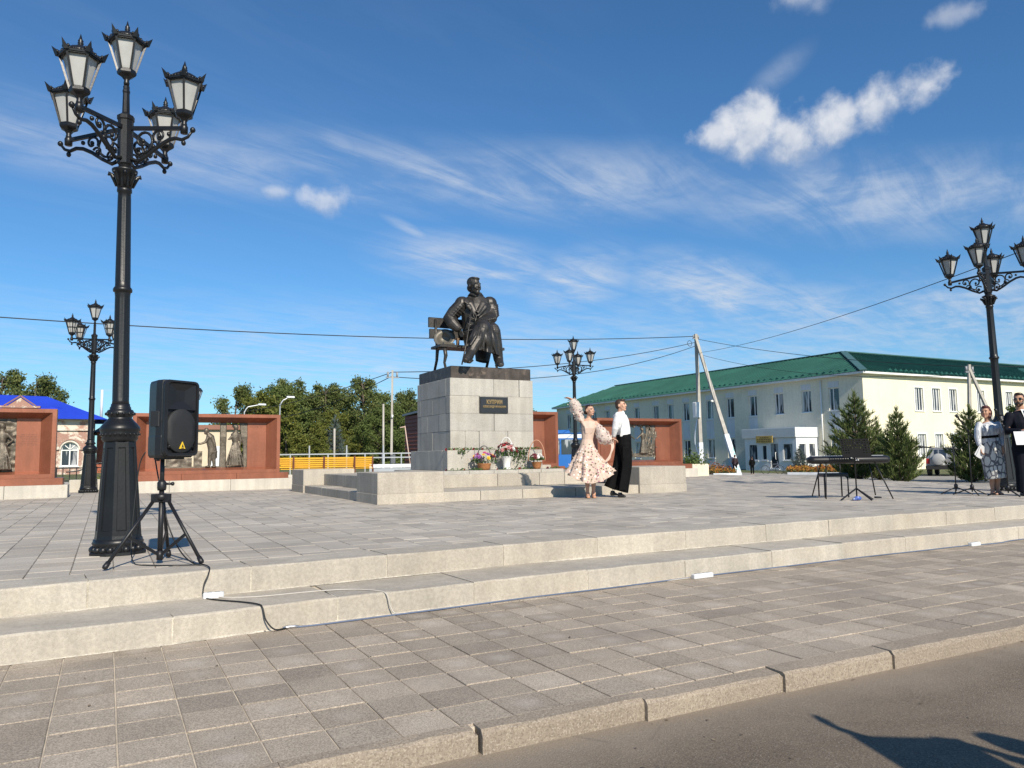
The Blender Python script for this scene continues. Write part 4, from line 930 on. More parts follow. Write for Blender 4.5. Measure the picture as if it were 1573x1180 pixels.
# ------------------------------------------------------------------ microphone stands
def mic_stand(label, loc, ht, boom, micend, feet=.26, a0=0):
    t = thing('microphone_stand', label, 'microphone stand', loc, -YAW, 'microphone stands by the speakers')
    m = MB(); m.tube([(0, 0, .06), (0, 0, ht)], [.011, .008], 8); m.lathe([(.03, .10), (.032, .17), (.015, .19)], 10); m.build('pole', M_plast, t)
    for k in range(3):
        a = a0+2*math.pi*k/3; m = MB(); m.tube([(0, 0, .13), (feet*math.cos(a), feet*math.sin(a), .014)], .010, 6); m.build('leg', M_plast, t)
    b0, b1 = Vector(boom), Vector(micend)
    m = MB(); m.tube([b0, b1], .006, 6); m.ell(Vector((0, 0, ht)), (.018, .018, .024)); m.build('boom', M_plast, t)
    d = (b1-b0).normalized(); m = MB(); m.tube([b1-d*.02, b1+d*.13, b1+d*.14, b1+d*.19], [.012, .014, .026, .022], 10); m.build('microphone', M_plast, t)
mic_stand('boom microphone stand with its microphone left of the woman in patterned skirt', (13.28, 7.98, 0), 1.12, (.10, 0, .98), (-.10, -.02, 1.25), .30, .3)
mic_stand('microphone stand lowered with its boom level, left of the woman', (13.42, 8.35, 0), .84, (.12, .02, .80), (-.40, .03, .84), .28, 1.1)
mic_stand('microphone stand between the woman and the man in dark suit', (13.35, 7.42, 0), 1.18, (.02, .02, 1.10), (-.06, .0, 1.30), .30, .5)
# ------------------------------------------------------------------ concrete poles and wires
M_pole = mat('pole_concrete', (.40, .375, .33), .9, .15, 2, .05, 30, streak=.12)
M_whitew = mat('whitewash', (.66, .69, .72), .85, .15, 3, stain=(2.5, .5, .62, (.26, .48, .48)), streak=.1)
M_whitew2 = mat('whitewash_plain', (.64, .67, .70), .85, .12, 3, streak=.1)
M_wire = mat('overhead_wire', (.015, .017, .02), .6, .1)
def pole(label, base, top, w0, w1, white=0, strut=None, fit=True, swhite=0):
    base, top = Vector(base), Vector(top); t = thing('utility_pole', label, 'utility pole', base)
    h = top-base
    m = MB(); m.tube([Vector((0, 0, -.3)), h*.5, h], [w0, (w0+w1)/2, w1], 4, sm=False, ref=(1, .4, 0)); m.build('post', M_pole, t)
    if white:
        m = MB(); m.tube([Vector((0, 0, -.2)), h*(white/h.length)], [w0+.03, w0+.025], 4, sm=False, ref=(1, .4, 0)); m.build('painted_foot', M_whitew2, t)
    if strut:
        a, b = Vector(strut)-base, h*.965; m = MB(); m.tube([a-(b-a).normalized()*.3, b], [w0*.95, w1*.95], 4, sm=False, ref=(1, .4, 0)); m.build('strut', M_pole, t)
        if swhite: m = MB(); m.tube([a-(b-a).normalized()*.3, a+(b-a).normalized()*swhite], [w0+.05, w0+.04], 4, sm=False, ref=(1, .4, 0)); m.build('painted_foot', M_whitew, t)
    m = MB()
    for k in (-.25, .25): m.tube([h+Vector((k, 0, -.35)), h+Vector((k, 0, -.1))], [.05, .06], 8)
    m.bar(h+Vector((-.35, 0, -.38)), h+Vector((.35, 0, -.38)), .06); m.build('insulators', mat('insulator', (.25, .26, .27), .4, .1), t)
    return t
P1 = Vector((41.1, 45.75, -.75)); P1t = Vector((41.05, 45.78, 10.25))
p1 = pole('concrete utility pole with leaning strut in front of the cream building', P1, P1t, .20, .15, 2.4, (40.0, 40.7, -.75), swhite=3.2)
m = MB(); m.cbox((-.55, -.25, 4.35), (-.1, .2, 5.55), .05); m.build('meter_box', M_white, p1)
m = MB(); m.tube(smooth_pts([(-.3, -.1, 4.4), (-.55, -.1, 3.4), (-.65, -.1, 2.4), (-.45, -.15, 1.6), (-.25, -.15, 1.4)]), .05, 6); m.build('conduit', M_whitew2, p1)
m = MB(); m.tube(spiral((-.75, 0, 10.2), Vector((1, 0, 0)), .22, .22, 0, 6.2), .02, 5); m.build('wire_coil', M_wire, p1)
P2 = Vector((37.02, 22.3, -.75)); P2t = Vector((37.15, 22.05, 4.95))
pole('thin concrete utility pole with strut behind the woman at right', P2, P2t, .11, .085, 0, (38.15, 20.6, -.75))
P3 = Vector((13.02, 37.82, -.05)); P3t = Vector((13.07, 37.80, 5.35))
p3 = pole('slender concrete pole left of the pedestal with meter box', P3, P3t, .085, .065, 0)
m = MB(); m.cbox((-.10, -.2, .55), (.16, -.08, 1.0), .02); m.build('meter_box', mat('meter_grey', (.10, .11, .12), .5, .2), p3)
m = MB(); m.tube([(0, -.12, 2.9), (.02, -.12, 3.05)], .05, 8); m.build('camera_knob', M_white, p3)
m = MB(); m.tube([(12.28, 36.9, -.05), (12.28, 36.9, 3.5)], [.06, .05], 8); m.tube([(12.28, 36.9, -.05), (12.28, 36.9, 1.0)], .065, 8, mi=1); m.build('post', [M_pole, M_whitew2], None, 'thin post with white foot beside the slender pole', 'post')
m = MB(); m.tube([(15.0, 40.2, -.05), (14.7, 40.4, 2.55)], [.04, .03], 8); m.tube([(14.7, 40.4, 2.5), (14.4, 40.4, 2.45)], .035, 6); m.build('post', mat('pink_post', (.50, .36, .30), .7, .1), None, 'leaning pale post with a short arm just left of the pedestal', 'post')
m = MB(); m.tube([(11.55, 43.5, -.05), (11.55, 43.5, 2.5)], .06, 8); m.build('post', M_pole, None, 'pale bare post in front of the blue spruce', 'post')
def wire(label, a, b, sag, r_=.02, bow=None):
    a, b = Vector(a), Vector(b); n = 24
    m = MB(); m.tube([a.lerp(b, i/n)-Vector((0, 0, sag*4*(i/n)*(1-i/n))) for i in range(n+1)], r_, 5); m.build('overhead_wire', M_wire, None, label, 'wire')
wire('overhead wire from the strutted pole past the statue to the left edge', P1t+Vector((-.2, 0, -.2)), (-20, 41.5, 7.9), 1.05, .028)
wire('upper overhead wire from strutted pole down to the slender pole', P1t+Vector((-.2, 0, -.7)), P3t+Vector((0, 0, -.1)), .55, .022)
wire('lower overhead wire from strutted pole down to the slender pole', P1t+Vector((-.2, 0, -1.0)), P3t+Vector((0, 0, -.35)), 1.05, .022)
wire('overhead wire from strutted pole sagging across the green roof', P1t+Vector((.2, 0, -.4)), P2t+Vector((0, 0, -.1)), .35, .018)
wire('lowest overhead wire across the cream wall to the thin pole', P1t+Vector((.2, 0, -1.6)), P2t+Vector((0, 0, -.5)), .7, .014)
wire('overhead wire rising from strutted pole to the upper right edge', P1t+Vector((.2, 0, -1.5)), (22.0, 8.2, 6.75), .55, .014)
wire('overhead wire leaving the thin pole for the right edge', P2t+Vector((0, 0, -.05)), (60, 22, 6.6), .3, .014)
wire('upper wire leaving the slender pole to the left above the trees', P3t+Vector((0, 0, -.1)), (8, 78, 5.2), .6, .02)
wire('lower wire leaving the slender pole to the left above the trees', P3t+Vector((0, 0, -.3)), (11, 78, 4.8), .9, .02)
# ------------------------------------------------------------------ left background buildings
def bricky(q, pos, cur):
    br = q.n('ShaderNodeTexBrick'); sw = q.n('ShaderNodeSeparateXYZ'); q.put(sw.inputs[0], pos)
    q.put(br.inputs['Vector'], q.xyz(q.m('ADD', sw.outputs[0], sw.outputs[1]), sw.outputs[2], 0))
    br.inputs['Color1'].default_value = (.33, .115, .07, 1); br.inputs['Color2'].default_value = (.26, .085, .055, 1); br.inputs['Mortar'].default_value = (.42, .35, .29, 1)
    br.inputs['Scale'].default_value = 4.0; br.inputs['Mortar Size'].default_value = .03; br.inputs['Brick Width'].default_value = .55; br.inputs['Row Height'].default_value = .16
    pl_ = q.ss(q.noise(pos, .8, 6, .72, .5), .50, .58)
    return q.mix(pl_, br.outputs[0], (.60, .54, .45))
M_brick = mat('peeling_brick', (.3, .1, .07), .95, .1, 1, extra=bricky, bump=.3, bscale=6, bdist=.02)
M_brick2 = mat('red_brick', (.30, .10, .06), .95, .15, 1, .2, 6)
M_blue = mat('blue_roof', (.020, .055, .52), .5, .08, .3, spec=.35)
M_plaster = mat('old_plaster', (.62, .57, .49), .95, .15, 1.2, stain=(2, .5, .7, (.42, .27, .2)))
bb = thing('brick_house', 'old peeling brick house with bright blue roof at left', 'house')
BYY = 60.0
putB = lambda u, d, zz: Vector((u, BYY+d, zz))
m = MB(); holed(m, -16, -.9, -.3, 3.75, [(-2.78, -1.72, .50, 2.15), (-7.3, -6.3, .50, 2.15), (-11, -10, .5, 2.15)], putB, .3)
m.box((-15.9, BYY+.35, -.3), (-.95, BYY+9, 3.72)); m.add([(-.9, BYY, -.3), (-.9, BYY+9, -.3), (-.9, BYY+9, 3.75), (-.9, BYY, 3.75)], [(0, 1, 2, 3)]); m.build('wall', M_brick, bb)
m = MB(); m.box((-16, BYY-.14, 2.92), (-.85, BYY-.002, 3.06)); m.box((-16, BYY-.22, 3.62), (-.8, BYY-.002, 3.78)); m.build('cornice', M_plaster, bb)
for cx in (-2.25, -6.8, -10.5):
    window(putB, cx-.53, cx+.53, .50, 1.62, .22, (.5,), bb, .07)
    w_ = MB(); R = []
    n = 12
    for k in range(n+1):
        a = math.pi*k/n; R.append([putB(cx+.53*math.cos(a), .13, 1.62+.53*math.sin(a)), putB(cx+.45*math.cos(a), .13, 1.62+.45*math.sin(a)), putB(cx+.45*math.cos(a), .2, 1.62+.45*math.sin(a)), putB(cx+.53*math.cos(a), .2, 1.62+.53*math.sin(a))])
    w_.rings(R, True, sm=False)
    for a in (45, 90, 135): w_.bar(putB(cx, .16, 1.64), putB(cx+.47*math.cos(RD(a)), .16, 1.62+.47*math.sin(RD(a))), .05)
    w_.build('fanlight', M_white, bb)
    g_ = MB(); g_.add([putB(cx, .18, 1.62)]+[putB(cx+.5*math.cos(math.pi*k/12), .18, 1.62+.5*math.sin(math.pi*k/12)) for k in range(13)], [(0, k, k+1) for k in range(1, 13)]); g_.build('pane', M_glass, bb)
    h_ = MB(); R = []
    for k in range(17):
        a = math.pi*(k/16); rr = [.74, .95]
        R.append([putB(cx+q_*math.cos(a)*(1 if q_ < .9 else 1.0), d_, 1.62+q_*math.sin(a)*1.08) for q_, d_ in ((.62, -.002), (.62, -.12), (.92, -.12), (.92, -.002))])
    h_.rings(R, True, sm=False); h_.build('hood_moulding', M_brick, bb)
    s_ = MB(); R = []
    for k in range(17):
        a = math.pi*(k/16); R.append([putB(cx+q_*math.cos(a), d_, 1.62+q_*math.sin(a)) for q_, d_ in ((.525, .21), (.525, -.06), (.64, -.06), (.64, .21))])
    s_.rings(R, True, sm=False); s_.build('arch_trim', M_plaster, bb)
m = MB(); e = 3.80
m.add([(-17, BYY-.6, e), (0.0, BYY-.6, e-.12), (-4.0, BYY+4.4, 5.55), (-15, BYY+4.4, 5.75), (-17, BYY+9.6, e), (0.0, BYY+9.6, e)], [(0, 1, 2, 3), (1, 5, 2), (3, 2, 5, 4), (0, 3, 4)])
m.add([(-3.6, BYY+1.5, 4.65), (-1.75, BYY+2.0, 4.42), (-2.1, BYY+2.0, 4.30), (-3.6, BYY+1.5, 4.3)], [(0, 1, 2, 3)])
m.build('roof', M_blue, bb)
pd = MB(); pd.box((-6.2, BYY-.25, 3.79), (-4.2, BYY+.25, 4.42)); pd.build('parapet', M_brick, bb)
pd = MB(); pd.prism([(-5.95, 4.55), (-4.45, 4.55), (-5.2, 5.15)], BYY-.25, BYY+.2, 1); pd.box((-6.35, BYY-.35, 4.42), (-4.05, BYY+.3, 4.55)); pd.build('pediment', M_brick, bb)
pd = MB(); pd.bar((-6.1, BYY-.32, 4.55), (-5.2, BYY-.32, 5.22), .12, .08); pd.bar((-4.3, BYY-.32, 4.55), (-5.2, BYY-.32, 5.22), .12, .08); pd.build('pediment_edge', mat('rust_tin', (.20, .09, .06), .6, .2), bb)
t = thing('brick_annex', 'red brick annex with grey roof beside the blue-roofed house', 'house')
m = MB(); m.box((-.7, 64, -.3), (2.6, 72, 2.95)); m.build('wall', M_brick2, t)
m = MB(); m.add([(-1.0, 63.6, 2.95), (2.9, 63.6, 2.95), (1.4, 68, 4.4), (.7, 68, 4.4), (-1.0, 72, 2.95), (2.9, 72, 2.95)], [(0, 1, 2, 3), (0, 3, 4), (3, 2, 5, 4), (1, 5, 2)]); m.build('roof', mat('grey_roof', (.23, .26, .29), .5, .12), t)
for cx in (.95,):
    m = MB(); m.prism([(cx-.55, .4), (cx+.55, .4)]+[(cx+.55*math.cos(math.pi*k/10), 1.35+.55*math.sin(math.pi*k/10)) for k in range(11)], 63.94, 63.998, 1); m.build('niche', M_plaster, t)
m = MB(); m.tube([(-.52, 70, 4), (-.52, 70, 6.6)], .10, 8); m.build('flue_pipe', M_whitew2, t)
t = thing('beige_building', 'low beige building with brown roof edge behind the bronze figures', 'building')
m = MB(); m.box((3.2, 66, -.3), (9.6, 76, 3.25)); m.build('wall', mat('beige_wall', (.58, .49, .36), .9, .06), t)
m = MB(); m.box((2.9, 65.7, 3.25), (9.9, 76.3, 3.62)); m.build('roof_edge', mat('brown_edge', (.23, .10, .065), .6, .1), t)
m = MB(); m.box((7.2, 65.95, -.3), (8.2, 66.05, 1.9)); m.build('door', M_panel, t)
t = thing('siding_shed', 'dark red shed with horizontal siding behind the pedestal', 'shed')
M_sid = mat('red_siding', (.20, .055, .030), .65, .08, .6, streak=.0)
m = MB(); m.box((16.46, 41.5, -.1), (23, 45.1, 3.35)); m.build('core', M_sid, t)
for k in range(15):
    m = MB(); m.add([(16.45, 41.4, -.1+.23*k), (16.45, 45.15, -.1+.23*k), (16.40, 45.15, -.09+.23*k), (16.40, 41.4, -.09+.23*k), (16.45, 41.4, .125+.23*k), (16.45, 45.15, .125+.23*k)], [(0, 1, 2, 3), (3, 2, 5, 4)]); m.build('siding_board', M_sid, t)
m = MB(); m.add([(16.3, 41.2, 3.50), (16.3, 45.3, 3.36), (23.2, 45.3, 3.36), (23.2, 41.2, 3.50), (16.3, 41.2, 3.62), (16.3, 45.3, 3.48), (23.2, 45.3, 3.48), (23.2, 41.2, 3.62)], [(0, 1, 5, 4), (4, 5, 6, 7), (0, 4, 7, 3), (0, 3, 2, 1), (1, 2, 6, 5), (2, 3, 7, 6)]); m.build('roof', mat('shed_roof', (.20, .23, .26), .5, .1), t)
# ------------------------------------------------------------------ benches, rail, rink boards, fence
M_yb = mat('yellow_slats', (.62, .33, .012), .55, .1, 3)
M_brn = mat('brown_steel', (.16, .06, .035), .5, .1)
bdir = Vector((9.38-5.83, 29.55-30.45, 0)).normalized()
def bench(i, s0, s1, label):
    o_ = Vector((5.83, 30.45, -.02)); t = thing('yellow_bench', label, 'bench', o_+bdir*s0, math.atan2(bdir.y, bdir.x), 'yellow benches in a row'); L = s1-s0
    for k in range(5):
        m = MB(); m.cbox((.02, .20-.035*k+.0, .46+.082*k), (L-.02, .23-.035*k, .528+.082*k), .004); m.build('back_slat', M_yb, t); 
    for k in range(4):
        m = MB(); m.cbox((.02, -.28+.11*k, .40), (L-.02, -.19+.11*k, .43), .004); m.build('seat_slat', M_yb, t)
    for x in (0.0, L):
        m = MB(); m.bar((x, .19, 0), (x, .06, .9), .05); m.bar((x, -.3, .38), (x, .2, .38), .045); m.bar((x, -.26, 0), (x, -.26, .38), .045); m.build('leg_frame', M_brn, t)
for i, (a, b, lb) in enumerate(((-.5, .62, 'yellow slatted bench next to the copper wall, leftmost of the row'), (.64, 1.78, 'yellow slatted bench second from the copper wall'), (1.80, 2.96, 'yellow slatted bench third from the copper wall'), (2.98, 3.68, 'short yellow slatted bench nearest the slender pole'))): bench(i, a, b, lb)
m = MB(); m.cbox((4.9, 28.3, -.03), (11.5, 28.5, .22), .01); m.build('parapet', M_conc, None, 'low pale concrete parapet in front of the yellow benches', 'wall')
rl = thing('steel_railing', 'pale steel railing behind the yellow benches', 'railing')
M_rail = mat('pale_steel', (.42, .44, .45), .4, .1, metal=.4)
r0, r1 = Vector((6.2, 33.6, 0)), Vector((13.0, 31.6, 0))
for z in (.98, .80):
    m = MB(); m.bar(r0+Vector((0, 0, z)), r1+Vector((0, 0, z)), .05); m.build('rail', M_rail, rl)
for k in range(10):
    p = r0.lerp(r1, k/9); m = MB(); m.bar(p+Vector((0, 0, -.05)), p+Vector((0, 0, 1.0 if k % 2 else 1.35)), .05); m.build('post', M_rail, rl)
rk = thing('rink_boards', 'white and grey low boards beside the slender pole', 'barrier')
for k in range(3):
    m = MB(); a, b = Vector((9.9, 31.6, 0)), Vector((12.4, 30.85, 0)); m.bar(a+Vector((0, 0, .1+.17*k)), b+Vector((0, 0, .1+.17*k)), .06, .15); m.build('board', [M_whitew2, mat('grey_board', (.30, .33, .36), .6, .1), M_whitew2][k], rk)
fe = thing('iron_fence', 'black iron fence with handrail in front of the brick house', 'fence')
for k in range(17):
    x = -1.5+.2*k; m = MB(); m.bar((x, 30, -.05), (x, 30, .62), .03 if k % 4 else .06); m.build('picket', M_iron, fe)
for z in (.15, .58):
    m = MB(); m.bar((-1.6, 30, z), (1.9, 30, z), .035); m.build('rail', M_iron, fe)
m = MB(); m.tube(smooth_pts([(-1.2, 29.8, .45), (-.8, 29.8, .5), (-.3, 29.8, .72), (.1, 29.8, .78)]), .025, 6); m.build('handrail', M_iron, fe)
# ------------------------------------------------------------------ small lamps behind the left wall
t = thing('lantern_post', 'small single lantern post showing above the copper wall', 'street lamp', (2.86, 29.86, 0))
m = MB(); m.tube([(0, 0, -.05), (0, 0, 2.75), (0, 0, 2.95)], [.045, .03, .02], 8); m.bar((-.14, 0, 2.76), (.02, 0, 2.76), .025); m.build('pole', M_iron, t)
m = MB(); m.lathe([(.02, 2.93), (.07, 3.0), (.075, 3.01)], 6, sm=False); m.lathe([(.17, 3.30), (.18, 3.32), (.11, 3.42), (.05, 3.45), (.03, 3.50), (.005, 3.58)], 6, sm=False)
for i in range(6): a = math.pi/3*i; m.bar((.072*math.cos(a), .072*math.sin(a), 3.0), (.165*math.cos(a), .165*math.sin(a), 3.31), .018)
ln = m.build('lantern', M_iron, t)
m = MB(); m.lathe([(.066, 3.01), (.15, 3.30)], 6, sm=False); m.build('pane', mat('clear_lantern', (.55, .58, .62), .1, .05, spec=.6, alpha=.55), ln)
for (lb, x, y, zt, hd) in (('tall street light with long bent arm, right of its pair', 9.55, 49.1, 4.6, -.35), ('low street light with bent arm showing above the copper wall', 7.75, 51.4, 4.25, .1)):
    t = thing('street_light', lb, 'street light', (x, y, 0)); m = MB(); m.tube(smooth_pts([(0, 0, -.05), (0, 0, zt-.8), (.05, 0, zt-.35), (.20, 0, zt-.10), (.3, 0, zt-.05), (hd+.9, 0, zt+.1)]), .045, 6); m.build('pole', M_rail, t)
    m = MB(); m.cbox((hd+.75, -.1, zt+.06), (hd+1.25, .1, zt+.17), .03); m.build('head', M_whitew2, t)
# ------------------------------------------------------------------ bus and car
M_busb = mat('bus_blue', (.020, .13, .42), .3, .05, spec=.5, coat=.5); M_busw = mat('bus_white', (.66, .70, .74), .35, .05, coat=.4); M_rub = mat('rubber', (.02, .02, .02), .8, .1)
bus = thing('blue_bus', 'blue and white bus parked between two copper walls', 'bus', (31.9, 50.8, -.5), RD(-28))
def rsec(x, w_, z0, z1, r_=.25): return [Vector((x, y, z)) for y, z in ((-w_, z0), (-w_, z1-r_), (-w_+r_*.3, z1-r_*.3), (-w_+r_, z1), (w_-r_, z1), (w_-r_*.3, z1-r_*.3), (w_, z1-r_), (w_, z0))]
m = MB(); m.rings([rsec(-3.2, 1.0, .45, 2.7), rsec(-3.05, 1.15, .35, 2.95), rsec(3.3, 1.15, .35, 2.95), rsec(3.45, 1.0, .5, 2.7)], True, sm=False); m.build('body', M_busb, bus)
m = MB(); m.box((-3.0, -1.14, 2.955), (3.2, 1.14, 3.0)); m.cbox((-1.6, -.8, 3.0), (.2, .8, 3.25), .08); m.build('roof_unit', M_busb, bus)
for k in range(5):
    x = -2.95+1.22*k; m = MB(); m.cbox((x, -1.165, 1.35), (x+1.1, -1.152, 2.5), .005); m.build('window', M_glass if k else mat('pale_glass', (.32, .42, .46), .1, .1, spec=.7), bus)
m = MB(); m.box((-3.05, -1.168, 2.6), (3.2, -1.154, 2.9)); m.build('top_band', M_busw, bus)
m = MB(); m.tube(smooth_pts([(-3.1, -1.17, 1.15), (-2.4, -1.17, .95), (-1.8, -1.17, .4)]), [(.015, .09)]*13, 8, ref=(0, 1, 0)); m.build('stripe', M_busw, bus)
m = MB(); m.tube(smooth_pts([(-3.1, -1.17, .75), (-2.7, -1.17, .62), (-2.4, -1.17, .4)]), [(.015, .07)]*13, 8, ref=(0, 1, 0)); m.build('stripe', M_busw, bus)
for x in (-2.1, 2.1):
    for s in (-1, 1):
        m = MB(); m.lathe([(.2, -.12), (.44, -.12), (.47, -.08), (.47, .08), (.44, .12), (.2, .12)], 20, M=Matrix.Translation((x, s*1.04, .43)) @ Matrix.Rotation(math.pi/2, 4, 'X')); m.build('wheel', M_rub, bus)
M_sil = mat('silver_paint', (.46, .45, .43), .32, .05, metal=.5, coat=.4)
car = thing('suv_car', 'silver off-road car with spare wheel on its tailgate among pines', 'car', (45.2, 28.6, -.75), RD(24))
# local: rear faces -x
def csec(x, w_, z0, z1, z2, wt): return [Vector((x, y, z)) for y, z in ((-w_, z0), (-w_-.02, (z0+z1)/2), (-w_, z1), (-wt, z2), (wt, z2), (w_, z1), (w_+.02, (z0+z1)/2), (w_, z0))]
m = MB(); m.rings([csec(-1.9, .74, .50, .95, 1.0, .68), csec(-1.85, .80, .42, .98, 1.55, .62), csec(-1.75, .82, .40, 1.02, 1.68, .62), csec(.1, .84, .38, 1.03, 1.72, .62), csec(.75, .84, .38, 1.02, 1.08, .76), csec(1.8, .80, .4, .92, .95, .7), csec(1.98, .72, .46, .80, .82, .6)], True, sm=False); m.build('body', M_sil, car)
m = MB(); m.add([(-1.875, -.60, 1.05), (-1.875, .60, 1.05), (-1.81, .52, 1.58), (-1.81, -.52, 1.58), (-1.855, -.60, 1.05), (-1.855, .6, 1.05), (-1.79, .52, 1.58), (-1.79, -.52, 1.58)], [(3, 2, 1, 0), (4, 5, 6, 7), (0, 1, 5, 4), (2, 3, 7, 6)])
m.v = [(x-.05, y, z) for x, y, z in m.v]; m.build('rear_window', M_glass, car)
for s in (-1, 1):
    for (a, b) in ((-1.6, -.75), (-.7, .15)):
        m = MB(); y1_, y2_ = s*.845, s*.68; m.add([(a, y1_, 1.06), (b, y1_, 1.06), (b-.05, y2_, 1.60), (a+.05, y2_, 1.60)], [(0, 1, 2, 3)]); m.v = [(x, y+s*.012, z) for x, y, z in m.v]; m.build('side_window', M_glass, car)
    m = MB(); m.bar((-1.6, s*.58, 1.76), (.0, s*.58, 1.79), .04); m.build('roof_rail', M_rub, car)
    m = MB(); m.cbox((-1.94, s*.70-.09, .75), (-1.86, s*.70+.09, 1.05), .01); m.build('tail_light', mat('tail_red', (.35, .02, .02), .3, .1, spec=.6), car)
    for x in (-1.25, 1.25):
        m = MB(); m.lathe([(.16, -.1), (.33, -.1), (.36, -.06), (.36, .06), (.33, .1), (.16, .1)], 18, M=Matrix.Translation((x, s*.74, .36)) @ Matrix.Rotation(math.pi/2, 4, 'X')); wh = m.build('wheel', M_rub, car)
        m = MB(); m.lathe([(.03, -.08), (.22, -.105), (.2, .105), (.03, .08)], 14, M=Matrix.Translation((x, s*.74, .36)) @ Matrix.Rotation(math.pi/2, 4, 'X')); m.build('rim', M_sil, wh)
m = MB(); m.lathe([(.02, -.10), (.30, -.10), (.345, -.06), (.345, .06), (.30, .10), (.02, .10)], 24, M=Matrix.Translation((-2.0, .12, 1.0)) @ Matrix.Rotation(math.pi/2, 4, 'Y')); m.build('spare_wheel', mat('spare_cover', (.40, .40, .39), .4, .08), car)
m = MB(); m.cbox((-2.02, -.82, .42), (-1.84, .82, .64), .03); m.build('bumper', M_rub, car)
m = MB(); m.box((-2.035, -.5, .68), (-2.02, -.1, .78)); m.build('number_plate', M_white, car)
# ------------------------------------------------------------------ vegetation
def leaf_mat(name, c1, c2, tr=.3):
    if name in MATS: return MATS[name]
    m = bpy.data.materials.new(name); m.use_nodes = True; t = m.node_tree; t.nodes.clear(); q = NT(t)
    g_ = q.n('ShaderNodeNewGeometry'); rr = g_.outputs['Random Per Island']; nz_ = q.noise(g_.outputs['Position'], .9, 3, .6)
    cur = q.mix(q.ss(q.m('ADD', q.m('MULTIPLY', rr, .6), q.m('MULTIPLY', nz_, .7)), .3, 1.0), c1, c2)
    d = q.n('ShaderNodeBsdfPrincipled'); q.put(d.inputs['Base Color'], cur); d.inputs['Roughness'].default_value = .65; d.inputs['Specular IOR Level'].default_value = .25
    tl = q.n('ShaderNodeBsdfTranslucent'); q.put(tl.inputs[0], cur); mx = q.n('ShaderNodeMixShader'); mx.inputs[0].default_value = tr
    t.links.new(d.outputs[0], mx.inputs[1]); t.links.new(tl.outputs[0], mx.inputs[2]); o = q.n('ShaderNodeOutputMaterial'); t.links.new(mx.outputs[0], o.inputs[0]); MATS[name] = m
    return m
M_bark = mat('bark', (.10, .08, .06), .95, .3, 3, .2, 20)
M_birch = mat('birch_bark', (.42, .40, .37), .9, .2, 3, stain=(4, .55, .62, (.05, .045, .04)))
L_green = leaf_mat('leaf_green', (.070, .105, .026), (.150, .185, .055))
L_birch = leaf_mat('leaf_birch', (.075, .108, .030), (.185, .205, .070))
L_yell = leaf_mat('leaf_yellowing', (.090, .115, .022), (.21, .215, .05))
L_blue = leaf_mat('needle_blue', (.055, .085, .075), (.13, .17, .16), .1)
L_pine = leaf_mat('needle_pine', (.045, .075, .020), (.17, .205, .07), .25)
L_bush = leaf_mat('leaf_bush', (.05, .09, .02), (.13, .18, .05))
def leafq(vs, fs, p, s, rng, droop=0, up=None):
    n = Vector((rng.gauss(0, 1), rng.gauss(0, 1), rng.gauss(0, 1)+.3)).normalized(); a = n.orthogonal().normalized(); b = n.cross(a)
    th = rng.uniform(0, 6.28); u_ = a*math.cos(th)+b*math.sin(th); v_ = n.cross(u_)
    if droop: u_ = (u_+Vector((0, 0, -droop))).normalized()
    l, w_ = s*rng.uniform(.7, 1.3), s*rng.uniform(.35, .6); o = len(vs)
    vs += [p-u_*l*.5, p+v_*w_*.5, p+u_*l*.5, p-v_*w_*.5]; fs.append((o, o+1, o+2, o+3))
def make_tree(seed, h, rad, leaf, n_cl, n_lf, ls, trunk_m, droop=.3, low=.12, conic=.0, lean=0):
    """returns (trunk mesh, crown mesh); crown made of leaf clumps sitting round the ends of limbs"""
    rng = random.Random(seed); tm = MB(); vs, fs = [], []
    tm.tube([(0, 0, -.4), (.02*h*rng.uniform(-1, 1), 0, h*.3), (.03*h*rng.uniform(-1, 1), .02*h*rng.uniform(-1, 1), h*.65), (0, 0, h*.93)], [.026*h, .019*h, .011*h, .003*h], 8)
    for c in range(n_cl):
        f_ = (c+rng.random())/n_cl; z = h*(low+(.98-low)*f_)
        g_ = (z/h-low)/(1-low)
        prof = (math.sin(math.pi*min(1, g_*.80+.16))**.75)*(1-conic)+conic*(1-g_)*1.15
        r_ = rad*prof*math.sqrt(rng.uniform(.12, 1.0)); a = rng.uniform(0, 6.283)
        # a few gaps: skip clumps in some sectors
        if mnoise.noise(Vector((math.cos(a)*1.3+seed, math.sin(a)*1.3, z*.55))) < -.62: continue
        c0 = Vector((r_*math.cos(a), r_*math.sin(a), z)); root = Vector((0, 0, max(h*.1, z-r_*.75)))
        if rng.random() < .55: tm.tube([root, root.lerp(c0, .5)+Vector((0, 0, .12*r_)), c0], [.006*h, .004*h, .0012*h], 5)
        cs = rad*rng.uniform(.16, .34)*(1-.35*g_)
        for k in range(int(n_lf*2.6*(cs/(rad*.25))**1.6)):
            d = Vector((rng.gauss(0, 1), rng.gauss(0, 1), rng.gauss(0, .8))); d = d.normalized()*(abs(rng.gauss(.75, .32)))
            p = c0+Vector((d.x*cs, d.y*cs, d.z*cs*.8-(droop*cs*rng.random()**2*1.6))); leafq(vs, fs, p, ls, rng, droop)
    cm = MB(); cm.add(vs, fs)
    return tm.mesh('trunk', trunk_m), cm.mesh('crown', leaf)
def tree(label, meshes, loc, rz, sc=1, name='tree', cat='tree', group=None):
    t = thing(name, label, cat, loc, rz, group); t.scale = (sc, sc, sc)
    link('trunk', meshes[0], t); link('crown', meshes[1], t)
    return t
TA = make_tree(1, 9.3, 3.3, L_birch, 85, 95, .30, M_bark, .55, .10)
TB = make_tree(2, 8.8, 3.7, L_green, 90, 95, .30, M_bark, .25, .10)
TC = make_tree(3, 7.9, 3.3, L_yell, 80, 95, .29, M_bark, .2, .12)
